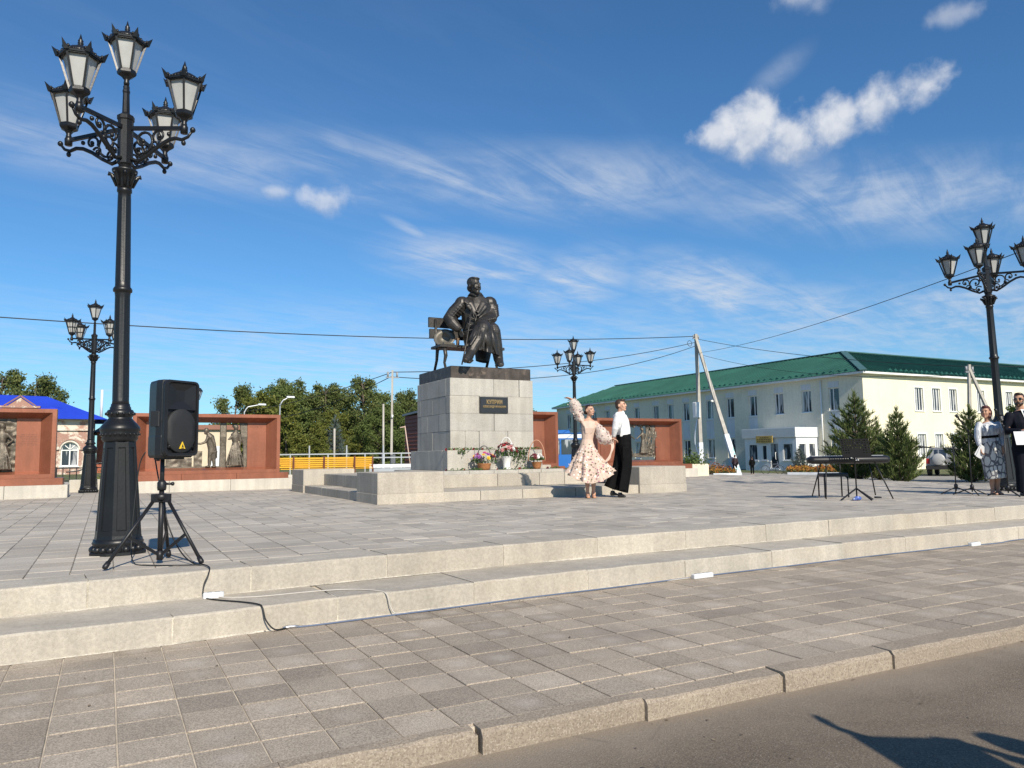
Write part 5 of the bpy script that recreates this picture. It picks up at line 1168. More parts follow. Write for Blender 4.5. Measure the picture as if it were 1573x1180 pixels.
TD = make_tree(4, 9.1, 3.1, L_birch, 85, 95, .28, M_bark, .6, .08)
TE = make_tree(5, 6.6, 2.3, L_yell, 60, 85, .25, M_bark, .3, .02, .75)
GT = 'trees beyond the square'
GZ = -.4
for lb, ms_, loc, rz, sc in (
    ('dark birch tall at left of the tree row, above the copper wall', TD, (10.98, 77.2, GZ), .3, .92),
    ('yellowing round tree above the right end of the copper wall', TC, (12.6, 73, GZ), 1.0, .93),
    ('low yellow-green conical tree beside the copper wall', TE, (13.6, 66.7, GZ), 2.0, .98),
    ('tall birch with rounded top, middle of the tree row', TA, (16.3, 78.3, GZ), 0, 1.0),
    ('dense green tree behind the blue spruce', TB, (20.6, 81.4, GZ), 1.2, .97),
    ('tallest birch with pointed top just left of the slender pole', TD, (22.6, 74.6, GZ), 2.2, 1.03),
    ('broad green tree right behind the slender pole', TB, (26.2, 80.4, GZ), 3.0, .95),
    ('small tree crown between slender pole and pedestal', TA, (31.6, 84.2, GZ), 1.5, .84),
    ('pale green tree low behind the yellow benches', TC, (18.6, 70.5, GZ), 4.0, .72),
    ('green tree low at the right end of the benches', TB, (24.0, 70.0, GZ), 5.0, .72),
    ('far treetop just right of the pedestal', TB, (48.9, 88.0, -.7), 2.5, .86),
    ('second far treetop left of the green roof', TA, (53.5, 93.0, -.7), .5, .80),
    ('birch rising behind the blue roof at the left edge', TA, (-7.8, 74.6, GZ), 4.0, .96),
    ('lower birch behind the blue roof, right of its neighbour', TD, (-5.2, 71.8, GZ), .9, .90),
    ('green tree filling the gap left of the tall birch', TB, (14.6, 76.0, GZ), 2.9, .95),
    ('green tree between the two tallest birches', TA, (19.4, 76.5, GZ), 3.6, .95),
    ('broad tree directly behind the slender pole, reaching the pedestal', TD, (28.6, 78.0, GZ), 5.2, .92),
    ('dark shrubby tree behind the railing', TE, (15.3, 62, GZ), 1.9, .55),
    ('dark tree behind the railing near the blue spruce', TB, (21, 64, GZ), .2, .62),
    ):
    tree(lb, ms_, loc, rz, sc, group=GT)
# leafy young tree at the right edge
TF = make_tree(9, 4.4, 1.0, L_bush, 30, 60, .16, M_bark, .1, .35)
tree('young leafy tree above the dark-suited man at the right edge', TF, (36.0, 18.6, -.75), 0, 1.0)
def conifer(seed, h, rad, leaf, tufts, nl, tl, up=.5, dens=1.0, lowr=.02):
    """whorls of branches carrying bundles of needles"""
    rng = random.Random(seed); tm = MB(); vs, fs = [], []
    tm.tube([(0, 0, -.3), (0, 0, h*.5), (0, 0, h*.97)], [.022*h, .014*h, .004*h], 8)
    nw = int(15*dens)
    def tuft(p, d, L):
        d = d.normalized(); a = d.orthogonal().normalized(); b = d.cross(a)
        for k in range(nl):
            th = rng.uniform(0, 6.283); sp_ = rng.uniform(.25, .75); q_ = (d*1.0+(a*math.cos(th)+b*math.sin(th))*sp_).normalized()*L*rng.uniform(.7, 1.15)
            s_ = q_.cross(Vector((rng.gauss(0, 1), rng.gauss(0, 1), rng.gauss(0, 1)))).normalized()*L*.075; st_ = p+d*rng.uniform(-.5, .35)*L; o = len(vs)
            vs.extend([st_-s_, st_+s_, st_+q_+s_*.35, st_+q_-s_*.35]); fs.append((o, o+1, o+2, o+3))
    for w_ in range(nw):
        z = h*(lowr+(.93-lowr)*(w_/nw)**1.05); g_ = z/h
        R_ = rad*((1-g_**1.25)**.95)*(1 if g_ > .10 else .85)*rng.uniform(.78, 1.08)
        nb = max(4, int(9*(1-g_*.55)))
        a0 = rng.uniform(0, 6.28)
        for b_ in range(nb):
            a = a0+6.283*b_/nb+rng.uniform(-.25, .25); L = R_*rng.uniform(.62, 1.06); d = Vector((math.cos(a), math.sin(a), 0))
            rise = up*L*rng.uniform(.6, 1.2); pts = [Vector((0, 0, z)), d*L*.5+Vector((0, 0, z+rise*.25)), d*L+Vector((0, 0, z+rise))]
            tm.tube(pts, [.006*h, .004*h, .002*h], 4)
            n_ = max(3, int(tufts*L/rad))
            for k in range(n_):
                f_ = .22+.78*(k+rng.random())/n_; p = pts[0].lerp(pts[1], f_*2) if f_ < .5 else pts[1].lerp(pts[2], f_*2-1)
                side = Vector((-d.y, d.x, 0))*rng.uniform(-1, 1)*L*.30*(1.1-f_); p = p+side+Vector((0, 0, rng.uniform(-.02, .06)*L))
                tuft(p, d*.5+side*.8/L+Vector((0, 0, .55+up*.5)), tl*rng.uniform(.8, 1.2))
    for k in range(7): tuft(Vector((0, 0, h*(.84+.023*k))), Vector((rng.uniform(-.3, .3), rng.uniform(-.3, .3), 1)), tl)
    cm = MB(); cm.add(vs, fs); return tm.mesh('trunk', M_bark), cm.mesh('crown', leaf)
PA = conifer(11, 4.5, 2.0, L_pine, 17, 10, .27, .50, 1.15); PB = conifer(12, 3.7, 1.5, L_pine, 16, 10, .25, .55, 1.1); PC = conifer(13, 4.0, 1.75, L_pine, 16, 10, .26, .5, 1.1)
GP = 'pines in front of the cream building'
for lb, ms_, px_, Dd, rz, sc in (
    ('big bushy pine behind the digital piano', PA, 1313, 44.0, 0, 1.04),
    ('narrower pine right of the digital piano', PB, 1376, 41.5, 1, .98),
    ('low pine between the two pines behind the music stand', PB, 1345, 45.0, 2.2, .80),
    ('bushy pine behind the woman in patterned skirt', PC, 1488, 42.5, .5, .92),
    ('dark pine between woman and man at the right edge', PA, 1556, 43.0, 3.3, .62)):
    a = YAW+math.atan((px_-786.5)/1165); tree(lb, ms_, (Dd*math.sin(a), Dd*math.cos(a), -.76), rz, sc, 'pine_tree', 'pine', GP)
SA = conifer(21, 1.8, .95, L_blue, 12, 10, .13, .12, 1.0)
tree('small blue spruce in flower bed by the entrance', SA, (48.0, 42.2, -.75), 0, 1.1, 'spruce_tree', 'spruce')
SB = conifer(22, 5.0, 1.6, L_blue, 10, 9, .26, .10, 1.1)
tree('tall blue spruce in the dark trees behind the benches', SB, (17.0, 63.8, -.4), 0, .98, 'spruce_tree', 'spruce')
# flower beds along the entrance drive: low plants beyond counting
M_flo = leaf_mat('flowers_mixed', (.30, .11, .015), (.42, .24, .04), .2); M_floR = leaf_mat('flowers_red', (.28, .05, .03), (.40, .16, .07), .2); L_low = leaf_mat('bed_leaves', (.06, .085, .025), (.14, .15, .05))
rng = random.Random(5)
def bed(poly_a, poly_b, n, name, label):
    t = thing(name, label, 'flower bed', (0, 0, 0)); a0, a1 = Vector(poly_a[0]), Vector(poly_a[1]); b0, b1 = Vector(poly_b[0]), Vector(poly_b[1])
    for nm, mt, fr_, hz in (('leaves', L_low, .5, .45), ('blooms', M_flo, .35, .6), ('red_blooms', M_floR, .15, .6)):
        vs, fs = [], []
        for k in range(int(n*fr_)):
            u_, v_ = rng.random(), rng.random(); p = a0.lerp(a1, u_).lerp(b0.lerp(b1, u_), v_)
            hh = hz*(.55+.6*abs(mnoise.noise(Vector((u_*9, v_*3, 2)))))*rng.uniform(.5, 1.15)
            leafq(vs, fs, p+Vector((0, 0, hh)), .16, rng)
        m = MB(); m.add(vs, fs); m.build(nm, mt, t, kind='stuff')
    return t
bed(((36.8, 39.6, -.75), (38.2, 38.9, -.75)), ((40.8, 46.6, -.75), (42.6, 45.6, -.75)), 2200, 'flower_bed', 'small flower bed behind the foot of the strutted pole')
bed(((41.6, 37.4, -.75), (43.6, 32.8, -.75)), ((46.5, 42.3, -.75), (51, 37.5, -.75)), 7000, 'flower_bed', 'long orange and red flower bed in front of the porch')
kb2 = thing('bed_edging', 'low white concrete edging of the flower bed', 'edging')
for (a, b) in (((36.5, 39.5, -.75), (38.3, 38.7, -.75)), ((41.3, 37.4, -.75), (42.3, 35.1, -.75)), ((42.35, 35.0, -.75), (43.5, 32.5, -.75))):
    m = MB(); m.bar(Vector(a)+Vector((0, 0, .07)), Vector(b)+Vector((0, 0, .07)), .14, .2); m.build('edge_stone', M_whitew2, kb2)
def bush(label, loc, r_, h, leaf, n, ls, seed, name='bush', cat='bush', parent=None):
    g2 = random.Random(seed); vs, fs = [], []
    for k in range(n):
        d = Vector((g2.gauss(0, 1), g2.gauss(0, 1), g2.gauss(0, 1))).normalized()*(g2.random()**.33); d.z = abs(d.z)
        bmp = 1+.35*mnoise.noise(d*2.5+Vector((seed, 0, 0))); leafq(vs, fs, Vector((d.x*r_*bmp, d.y*r_*bmp, d.z*h*bmp)), ls, g2)
    st_ = MB()
    for k in range(6): a = g2.uniform(0, 6.28); st_.tube([(0, 0, -.05), (.5*r_*math.cos(a), .5*r_*math.sin(a), h*.6)], [.012, .005], 4)
    m = MB(); m.add(vs, fs)
    if parent: m.build('foliage', leaf, parent); return
    t = thing(name, label, cat, loc); st_.build('stems', M_bark, t); m.build('foliage', leaf, t); return t
t = MB(); g2 = random.Random(2); vs, fs = [], []
for k in range(700): leafq(vs, fs, Vector((g2.gauss(-.1, .22), g2.gauss(.1, .2), .40+abs(g2.gauss(0, .2)))), .09, g2)
t.add(vs, fs); t.build('shrub', L_bush, PLANTER)
bush('rust and green low bush left of the entrance', (41.5, 44.5, -.75), .9, .8, M_floR, 500, .15, 3)
bush('dry brownish bush beside the pole strut', (39.3, 42.3, -.75), .8, .7, leaf_mat('dry_leaf', (.16, .10, .04), (.24, .17, .08)), 500, .15, 4)
bush('yellowing vine clump on iron fence left of the far lamp', (.15, 29.6, -.02), .5, .62, L_yell, 500, .09, 6)
bush('green vine clump on iron fence right of the far lamp', (.95, 30.3, -.02), .45, .5, L_bush, 400, .09, 7)
bush('dark green shrub at the right end of copper wall', (5.0, 26.5, -.02), .35, .8, L_green, 500, .08, 8)
# ------------------------------------------------------------------ flowers at the monument
M_wick = mat('wicker', (.34, .14, .05), .7, .2, 30, .3, 120, .6, 160, bdist=.004); M_vase = mat('white_vase', (.72, .72, .70), .35, .06)
M_stem = leaf_mat('stem_leaf', (.035, .075, .018), (.09, .15, .04), .2)
PET = {k: mat('petal_'+k, c, .6, .15, 30) for k, c in (('red', (.33, .012, .022)), ('dark', (.16, .02, .03)), ('white', (.75, .74, .70)), ('pink', (.62, .10, .28)), ('violet', (.33, .10, .34)), ('lilac', (.50, .30, .52)), ('yellow', (.75, .45, .03)), ('magenta', (.45, .02, .14)), ('rose', (.52, .22, .22)))}
def bloom_mesh(k, r_, seed):
    g2 = random.Random(seed); m = MB()
    for ring, (n, rr, tz) in enumerate(((9, 1, .15), (8, .75, .4), (6, .5, .62), (4, .25, .8))):
        for i in range(n):
            a = 6.283*i/n+ring*.4+g2.uniform(-.1, .1); d = Vector((math.cos(a), math.sin(a), 0)); s_ = Vector((-d.y, d.x, 0)); w_ = r_*rr*.42
            b0 = d*r_*rr*.15+Vector((0, 0, r_*tz*.35)); t_ = d*r_*rr+Vector((0, 0, r_*tz)); mid = d*r_*rr*.7+Vector((0, 0, r_*tz*.55))
            m.add([b0, mid-s_*w_, t_, mid+s_*w_], [(0, 1, 2, 3)])
    m.ell((0, 0, r_*.4), (r_*.35, r_*.35, r_*.3), None, 7, 5)
    return m.mesh('bloom', PET[k])
BL = {k: bloom_mesh(k, .05, i) for i, k in enumerate(PET)}
def arrangement(name, label, cat, loc, pot, cols, spread, zc, zr, handle, hm, n, seed, leaves=160, lr=1.0):
    t = thing(name, label, cat, loc, -YAW); g2 = random.Random(seed)
    m = MB(); m.lathe(pot, 18); m.build('pot', M_wick if 'wicker' in label else M_vase, t)
    if handle:
        hw_, hz_ = handle; m = MB(); m.tube([(hw_*math.cos(math.pi*k/20), 0, zc-.05+hz_*math.sin(math.pi*k/20)) for k in range(21)], .009, 6); m.build('handle', hm, t)
    for k in range(n):
        a = g2.uniform(0, 6.283); f_ = math.sqrt(g2.random()); d = Vector((math.cos(a)*f_, math.sin(a)*f_*.8, math.sqrt(max(0, 1-f_*f_))))
        p = Vector((d.x*spread, d.y*spread, zc+d.z*zr)); o = link('bloom', BL[g2.choice(cols)], t); o.location = p; o.rotation_euler = d.to_track_quat('Z', 'Y').to_euler(); sc = g2.uniform(.65, 1.15); o.scale = (sc, sc, sc)
    vs, fs = [], []
    for k in range(leaves):
        a = g2.uniform(0, 6.283); f_ = g2.uniform(.3, 1.12)*lr; leafq(vs, fs, Vector((math.cos(a)*f_*spread, math.sin(a)*f_*spread*.8, zc+zr*g2.uniform(-.35, .6)*(1.2-f_*.6))), .055, g2)
    m = MB(); m.add(vs, fs); m.build('leaves', M_stem, t, kind='stuff')
    return t
FY = 14.46
wick = [(.06, 0), (.105, .004), (.125, .05), (.148, .13), (.155, .14), (.14, .142), (.05, .12)]
arrangement('flower_basket', 'wicker flower basket with pink, violet and yellow blooms, left of vase', 'flower basket', (7.02, FY, .50), wick, ('pink', 'magenta', 'violet', 'lilac', 'red', 'yellow', 'rose'), .25, .20, .16, (.16, .36), mat('dark_handle', (.05, .05, .06), .4, .1), 30, 1)
arrangement('flower_vase', 'tall white vase with dark red and white bouquet', 'flower vase', (7.555, FY, .50), [(.085, 0), (.088, .01), (.075, .06), (.085, .17), (.125, .28), (.13, .285), (.11, .28), (.04, .2)], ('red', 'dark', 'rose', 'rose', 'dark', 'white'), .22, .34, .22, (.15, .40), M_vase, 32, 2, 200)
for k, (x, z) in enumerate(((-.06, .57), (.05, .60), (.0, .52))):
    pass
b3 = [(.06, 0), (.075, .005), (.09, .06), (.115, .15), (.12, .155), (.10, .15), (.04, .12)]
arrangement('flower_basket', 'small wicker flower basket with white blooms, right of vase', 'flower basket', (8.30, FY, .50), b3, ('white', 'white', 'dark'), .15, .22, .10, (.185, .46), mat('cane_handle', (.50, .24, .14), .5, .1), 13, 3, 240, 1.15)
def rose(loc, rz, tilt, k, L, label, g_='cut roses laid on the monument'):
    t = thing('rose', label, 'rose', loc, rz, g_); o = link('bloom', BL[k], t); o.location = (0, 0, .012); o.rotation_euler = (0, RD(-75), 0); o.scale = (.8, .8, .9)
    m = MB(); m.tube([(0, 0, .012), (L*.5, .01, .012+tilt*.3), (L, 0, .012+tilt)], .005, 5); m.build('stem', M_stem, t)
    g2 = random.Random(int(loc[0]*1000)); vs, fs = [], []
    for i in range(14): leafq(vs, fs, Vector((L*g2.uniform(.2, .9), g2.uniform(-.04, .04), .015+tilt*.5+g2.uniform(0, .03))), .06, g2)
    m = MB(); m.add(vs, fs); m.build('leaves', M_stem, t)
ROSE = [(6.28, 14.74, .93), (6.47, 14.76, .93), (6.70, 14.77, .93), (6.92, 14.76, .93), (7.14, 14.75, .93), (7.85, 14.75, .93), (7.98, 14.77, .93), (8.10, 14.75, .93), (8.28, 14.76, .93)]
nm = ['leftmost, at the corner', 'second from the left', 'third from the left', 'fourth from the left', 'fifth from the left', 'sixth from the left', 'seventh from the left', 'eighth from the left', 'rightmost of the row']
for (p, n_) in zip(ROSE, nm): rose(p, RD(random.uniform(-12, 12)), 0, random.choice(('red', 'red', 'dark')), .30, 'red rose on the plinth ledge, '+n_)
for i, (p, n_, k) in enumerate((((6.12, 14.36, .50), 'dark red rose lying at left end of the flower ledge', 'dark'), ((6.55, 14.40, .50), 'red rose lying flat left of the wicker basket', 'red'), ((7.82, 14.36, .50), 'red rose lying between the vase and the small basket', 'red'), ((8.55, 14.42, .50), 'red rose lying right of the small basket', 'dark'), ((7.28, 14.34, .50), 'rose lying in front, between large basket and vase', 'rose'))): rose(p, RD(random.uniform(-20, 20)), 0, k, .42, n_)
g2 = random.Random(9); vs, fs = [], []                 # greenery hanging from the ledge beside the vase
for k in range(260):
    x = g2.choice((7.95, 8.02, 7.86, 6.62, 8.1)); leafq(vs, fs, Vector((x+g2.gauss(0, .06), 14.69+g2.gauss(0, .02), (.93-abs(g2.gauss(0, .18 if x > 7 else .06)))), ), .06, g2, .4)
m = MB(); m.add(vs, fs); t = m.build('trailing_greenery', M_stem, None, 'green leaves trailing from the plinth ledge beside the vase', 'greenery', kind='stuff')
# ------------------------------------------------------------------ people
def skin_mat(n, c): return mat(n, c, .5, .08, 12, spec=.4)
M_skin = skin_mat('skin_light', (.50, .29, .20)); M_skin2 = skin_mat('skin_tan', (.42, .23, .15)); M_eye = mat('eye_dark', (.03, .02, .018), .3, .1); M_lip = mat('lips', (.38, .12, .11), .5, .1)
def limb(mb, pts, rad, n=12, ref=None):
    mb.tube(pts, rad, n, ref=ref)
    for p, r_ in ((pts[0], rad[0]), (pts[-1], rad[-1])):
        r_ = max(r_) if isinstance(r_, (tuple, list)) else r_
        if not isinstance(rad[0], (tuple, list)): mb.ell(p, (r_, r_, r_), None, 10, 7)
def HM(c, yaw, pitch=0, s=1): return Matrix.Translation(Vector(c)) @ Matrix.Rotation(yaw, 4, 'Z') @ Matrix.Rotation(pitch, 4, 'X') @ Matrix.Scale(s, 4)
def el(mb, M, c, r_, nu=12, nv=9):
    s = M.to_scale().x; R3 = M.to_3x3(); mb.ell(M @ Vector(c), r_, R3, nu, nv)
def head(mb, M):
    for c, r_ in (((0, .012, .030), (.074, .090, .088)), ((0, -.030, -.040), (.056, .058, .066)), ((0, -.060, -.012), (.060, .034, .050)), ((0, -.102, -.014), (.012, .017, .017)), ((0, -.094, .010), (.009, .013, .026)), ((0, -.080, .030), (.050, .016, .011)), ((0, -.086, -.058), (.023, .010, .010)), ((0, -.074, -.088), (.022, .020, .018)), ((-.074, .015, -.005), (.010, .018, .028)), ((.074, .015, -.005), (.010, .018, .028)), ((-.040, -.068, -.025), (.018, .018, .018)), ((.040, -.068, -.025), (.018, .018, .018))): el(mb, M, c, r_)
def face(M, parent, brow=(.05, .03, .02), lips=True):
    mb = MB()
    for sx in (-1, 1):
        el(mb, M, (sx*.030, -.088, .008), (.013, .006, .006), 8, 6)
        mb.tube([M @ Vector((sx*.014, -.097, .026)), M @ Vector((sx*.034, -.093, .031)), M @ Vector((sx*.050, -.078, .026))], .0035, 5)
    mb.build('eyes', M_eye, parent)
    if lips: mb = MB(); el(mb, M, (0, -.092, -.058), (.021, .008, .008), 10, 6); mb.build('lips', M_lip, parent)
def hand(mb, w, d, n, s=1., curl=.5, side=1):
    w = Vector(w); d = Vector(d).normalized(); n = Vector(n); n = (n-d*n.dot(d)).normalized(); l = d.cross(n)*side
    mb.tube([w-d*.015*s, w+d*.03*s, w+d*.085*s], [(.027*s, .020*s), (.038*s, .017*s), (.042*s, .014*s)], 10, ref=tuple(l))
    for k, (o, L) in enumerate(((-.032, .070), (-.011, .080), (.011, .075), (.031, .058))):
        b = w+d*.085*s+l*o*s; L *= s; c1 = curl*.6; c2 = curl*1.5
        p1 = b+(d*math.cos(c1)+n*math.sin(c1))*L*.5; p2 = p1+(d*math.cos(c2)+n*math.sin(c2))*L*.5
        mb.tube([b-d*.02*s, b, p1, p2], [.0095*s, .0095*s, .0088*s, .007*s], 7); mb.ell(p2, (.0072*s,)*3, None, 6, 5)
    b = w+d*.02*s-l*.034*s; p1 = b+(d*.65-l*.75+n*.25).normalized()*.035*s; p2 = p1+(d*.9-l*.25+n*.35).normalized()*.032*s
    mb.tube([b+l*.012*s, b, p1, p2], [.012*s, .0115*s, .010*s, .008*s], 7); mb.ell(p2, (.008*s,)*3, None, 6, 5)
def foot(mb, ankle, toe, w_=.04, h_=.035):
    a, t = Vector(ankle), Vector(toe); d = (t-a); d.z = 0; d.normalize(); heel = Vector((a.x, a.y, h_*.9))-d*.045
    mb.tube([a+Vector((0, 0, .03)), a], [.04, .04], 10); mb.tube([heel, Vector((a.x, a.y, h_))+d*.03, Vector((t.x, t.y, h_*.8))-d*.05, Vector((t.x, t.y, h_*.55))], [(.032, h_), (w_, h_*1.15), (w_*1.08, h_*.8), (w_*.7, h_*.5)], 10, ref=(-d.y, d.x, 0))
class Fig:
    def __init__(s, px, py, sc): s.px, s.py, s.s = px, py, sc
    def __call__(s, x, y, d=0): return Vector(((x-s.px)*s.s, d, (s.py-y)*s.s))
# --- male dancer
V = Fig(946, 765, .01222)
man = thing('person', 'man in white shirt and black flared trousers, mid dance step', 'person', (8.40, 11.62, 0), -YAW)
Hm = HM(V(953.6, 625.8, -.01), RD(58), RD(-4), 1.0)
b = MB(); head(b, Hm); limb(b, [V(953, 632, 0), V(952.5, 637.5, .01)], [.052, .056])
limb(b, [V(952.5, 636, .01), V(951.5, 641, .01), V(953, 651, .01), V(956, 668, .01), V(956.5, 682, .01)], [(.06, .07), (.115, .17), (.125, .165), (.11, .135), (.12, .15)], ref=(1, 0, 0))
limb(b, [V(947.5, 641.5, -.15), V(943, 660, -.14), V(940.6, 674, -.07)], [.052, .042, .028]); hand(b, V(940.6, 674, -.07), Vector((-.15, .1, -1)), Vector((-.9, .3, 0)), 1, .75)
limb(b, [V(956, 641.5, .16), V(955, 661, .2), V(955, 682, .17)], [.052, .042, .028]); hand(b, V(955, 682, .17), Vector((.05, 0, -1)), Vector((-1, 0, 0)), 1, .4)
limb(b, [V(957, 684, -.07), V(959, 718, -.05), V(950, 753, -.03)], [.085, .058, .04]); limb(b, [V(954.5, 685, .08), V(947, 719, .08), V(937, 748, .08)], [.085, .058, .04])
skin(b, 'body', M_skin, man, .0085, 2); face(Hm, man)
h = MB(); el(h, Hm, (0, .028, .050), (.080, .088, .080)); el(h, Hm, (0, -.038, .095), (.058, .05, .032)); el(h, Hm, (0, .055, .0), (.070, .058, .07)); skin(h, 'hair', mat('hair_brown', (.045, .024, .014), .55, .3, 40), man, .009, 1)
M_shirt = mat('white_shirt', (.66, .66, .66), .75, .05, 6, bump=.8, bscale=11, bdist=.02)
c = MB(); limb(c, [V(952.5, 636.5, .01), V(951.3, 641, .01), V(953.5, 651, .01), V(956.2, 664, .01), V(956.5, 673, .01)], [(.068, .08), (.130, .185), (.150, .185), (.138, .16), (.130, .155)], ref=(1, 0, 0))
limb(c, [V(947.3, 641.5, -.15), V(944.5, 651, -.155), V(942.5, 661, -.14), V(940.6, 671.5, -.08)], [.072, .070, .062, .045]); limb(c, [V(956, 641.5, .16), V(955, 661, .2), V(955, 678, .17)], [.068, .06, .045])
for k in range(0): c.tube([V(945.5-.5*k, 648+3.2*k, -.215+.012*k), V(949-.7*k, 646.5+3.2*k, -.18), V(952, 645+3.5*k, -.185)], [.014, .020, .010], 6)
for k in range(8): c.tube([V(950+1.6*k, 673.5, -.13+.004*k), V(951+1.5*k, 664+k*.4, -.165+.008*k), V(954+.9*k, 652+k, -.175+.012*k)], [.012, .016, .006], 6)
c.tube([V(949.5, 635.5, -.05), V(953, 636.5, -.075), V(956.5, 635.5, -.03)], [.012, .018, .012], 6); c.tube([V(955.5, 633.5, -.03), V(958.5, 638, -.06)], [.02, .008], 6)
skin(c, 'shirt', M_shirt, man, .009, 2)
M_blk = mat('black_cloth', (.0035, .0035, .004), .8, .2, 6, bump=.4, bscale=14, bdist=.015, spec=.12)
c = MB(); limb(c, [V(956.3, 669.5, .01), V(956.8, 677, .01), V(956.3, 686, .01)], [(.138, .155), (.142, .165), (.145, .165)], ref=(1, 0, 0))
limb(c, [V(957.2, 684, -.07), V(959.3, 702, -.07), V(959.8, 718, -.05), V(955.5, 738, -.04), V(950.5, 756, -.03)], [(.122, .10), (.105, .09), (.095, .085), (.105, .10), (.130, .13)], ref=(1, 0, 0)); limb(c, [V(954, 685, .08), V(950.5, 703, .08), V(946.5, 719, .08), V(940, 737, .08), V(934, 751, .08)], [(.118, .10), (.10, .09), (.09, .085), (.10, .10), (.115, .13)], ref=(1, 0, .3))
for k in range(5): c.tube([V(953+2*k, 690, -.17), V(952+2.2*k, 720, -.145), V(946+2.2*k, 754, -.165)], [.008, .012, .018], 6)
skin(c, 'trousers', M_blk, man, .010, 2)
for a, t in ((V(948.5, 759.5, -.03), V(955.5, 764, -.10)), (V(938.5, 753, .08), V(945, 760, .02))):
    c = MB(); z0 = min(a.z, .06); foot(c, Vector((a.x, a.y, .06)), t); o = skin(c, 'shoe', M_blackp, man, .008, 1); 
    if a.z > .12: o.location.z = .03
# --- female dancer
V = Fig(902, 765, .01222)
lady_ = thing('person', 'woman dancer in cream floral dress, one arm raised high', 'person', (7.90, 11.78, 0), -YAW)
Hm = HM(V(902.9, 633, -.02), RD(38), RD(-2), .95)
b = MB(); head(b, Hm); limb(b, [V(902.2, 639, 0), V(901.5, 646, .01)], [.043, .046])
limb(b, [V(901.5, 645, .01), V(901, 649, .01), V(900.5, 659, 0), V(898.5, 677, .01), V(897.5, 692, .01)], [(.05, .05), (.135, .075), (.125, .09), (.095, .085), (.14, .12)], ref=(1, 0, 0))
limb(b, [V(890.3, 648.5, .01), V(882, 631.5, .04), V(876.5, 615.5, .02)], [.044, .035, .023]); hand(b, V(876.5, 615.5, .02), Vector((-1, -.1, .38)), Vector((0, -.3, -1)), .92, .3)
limb(b, [V(911.6, 652, -.01), V(923, 674, -.07), V(934.5, 676.5, -.06)], [.044, .035, .023]); hand(b, V(934.5, 676.5, -.06), Vector((1, 0, -.3)), Vector((0, -.2, -1)), .92, .6)
for x in (897.2, 906.4): limb(b, [V(x, 700, .01), V(x, 722, .0), V(x, 741, .02), V(x-.1, 758, .02)], [.07, .052, .048, .028]); foot(b, V(x, 759.5, .02), V(x, 764, -.13), .034, .03)
skin(b, 'body', M_skin, lady_, .0085, 2); face(Hm, lady_)
h = MB(); el(h, Hm, (0, .030, .048), (.078, .084, .074)); el(h, Hm, (0, -.015, .088), (.060, .06, .03)); el(h, Hm, (0, .105, -.03), (.05, .048, .045)); skin(h, 'hair', mat('hair_dark', (.030, .014, .010), .35, .3, 40), lady_, .009, 1)
def floral(q, pos, cur):
    v = q.n('ShaderNodeTexVoronoi', feature='F1'); q.put(v.inputs['Vector'], pos); v.inputs['Scale'].default_value = 22
    k = q.ss(v.outputs['Distance'], .50, .34); sepc = q.n('ShaderNodeSeparateColor'); q.put(sepc.inputs[0], v.outputs['Color'])
    f1 = q.mix(q.ss(sepc.outputs[0], .45, .55), (.13, .11, .07), (.34, .17, .19)); f2 = q.mix(q.ss(sepc.outputs[1], .68, .76), f1, (.74, .70, .64))
    return q.mix(q.m('MULTIPLY', k, q.ss(sepc.outputs[2], .25, .35)), cur, f2)
M_dress = mat('cream_dress', (.55, .41, .33), .8, .06, 5, spec=.25); M_floral = mat('floral_skirt', (.54, .41, .335), .85, .06, 5, extra=floral, spec=.2)
M_sheer = mat('sheer_sleeve', (.70, .60, .54), .8, .1, 9, extra=floral, alpha=.62, spec=.2)
c = MB(); limb(c, [V(901.3, 650, .0), V(900.8, 658, -.01), V(899.3, 668, 0), V(898.4, 677, .01), V(897.6, 690, .01)], [(.140, .092), (.140, .118), (.118, .105), (.106, .096), (.145, .13)], ref=(1, 0, 0))
for k in range(9): c.tube([V(893.5+1.8*k, 652, -.085), V(894.5+1.6*k, 660, -.118), V(895+1.1*k, 668, -.10)], [.008, .012, .006], 6)
for k in range(10): c.ell(V(890+.9*k+random.uniform(-1, 1), 648+2.6*k*.7, -.09), (.03, .022, .026), None, 7, 5)
skin(c, 'bodice', M_dress, lady_, .009, 1)
def skirt(mb, top, rings, nf, seed=0, n=96):
    R = []
    for (cx, cz, rx, ry, lift, amp, ph) in rings:
        ring = []
        for k in range(n):
            a = 2*math.pi*k/n; m_ = 1+amp*math.sin(nf*a+ph)+amp*.5*math.sin((nf*2-3)*a+1.3+ph)
            left = max(0, -math.cos(a)); right = max(0, math.cos(a))
            ring.append(Vector((cx+rx*math.cos(a)*m_*(1-.02*left), ry*math.sin(a)*m_, cz+lift*(left**2.2*1.0+right**2.2*1.0)+amp*.10*math.sin(nf*a*1.0+ph+1))))
        R.append(ring)
    mb.rings(R, False); return R
c = MB(); z = lambda y: (765-y)*.01222; xx = lambda x: (x-902)*.01222
R = skirt(c, None, [(xx(898), z(684), .125, .11, 0, .0, 0), (xx(897.6), z(692), .165, .14, 0, .02, .2), (xx(897.8), z(704), .24, .20, .01, .05, .5), (xx(899), z(716), .315, .26, .05, .075, .8), (xx(900.5), z(728), .37, .30, .11, .085, 1.0), (xx(901.5), z(742.0), .445, .34, .20, .085, 1.2)], 10)
c.build('skirt', M_floral, lady_)
c2 = MB(); skirt(c2, None, [(xx(898), z(690), .11, .10, 0, 0, 0), (xx(899), z(715), .25, .21, .02, .08, 0), (xx(900.5), z(738), .33, .27, .12, .12, .4)], 9); c2.build('underskirt', M_dress, lady_)
g2 = random.Random(3)
M_pet = mat('applique_petals', (.60, .50, .42), .8, .2, 20)
vs, fs = [], []
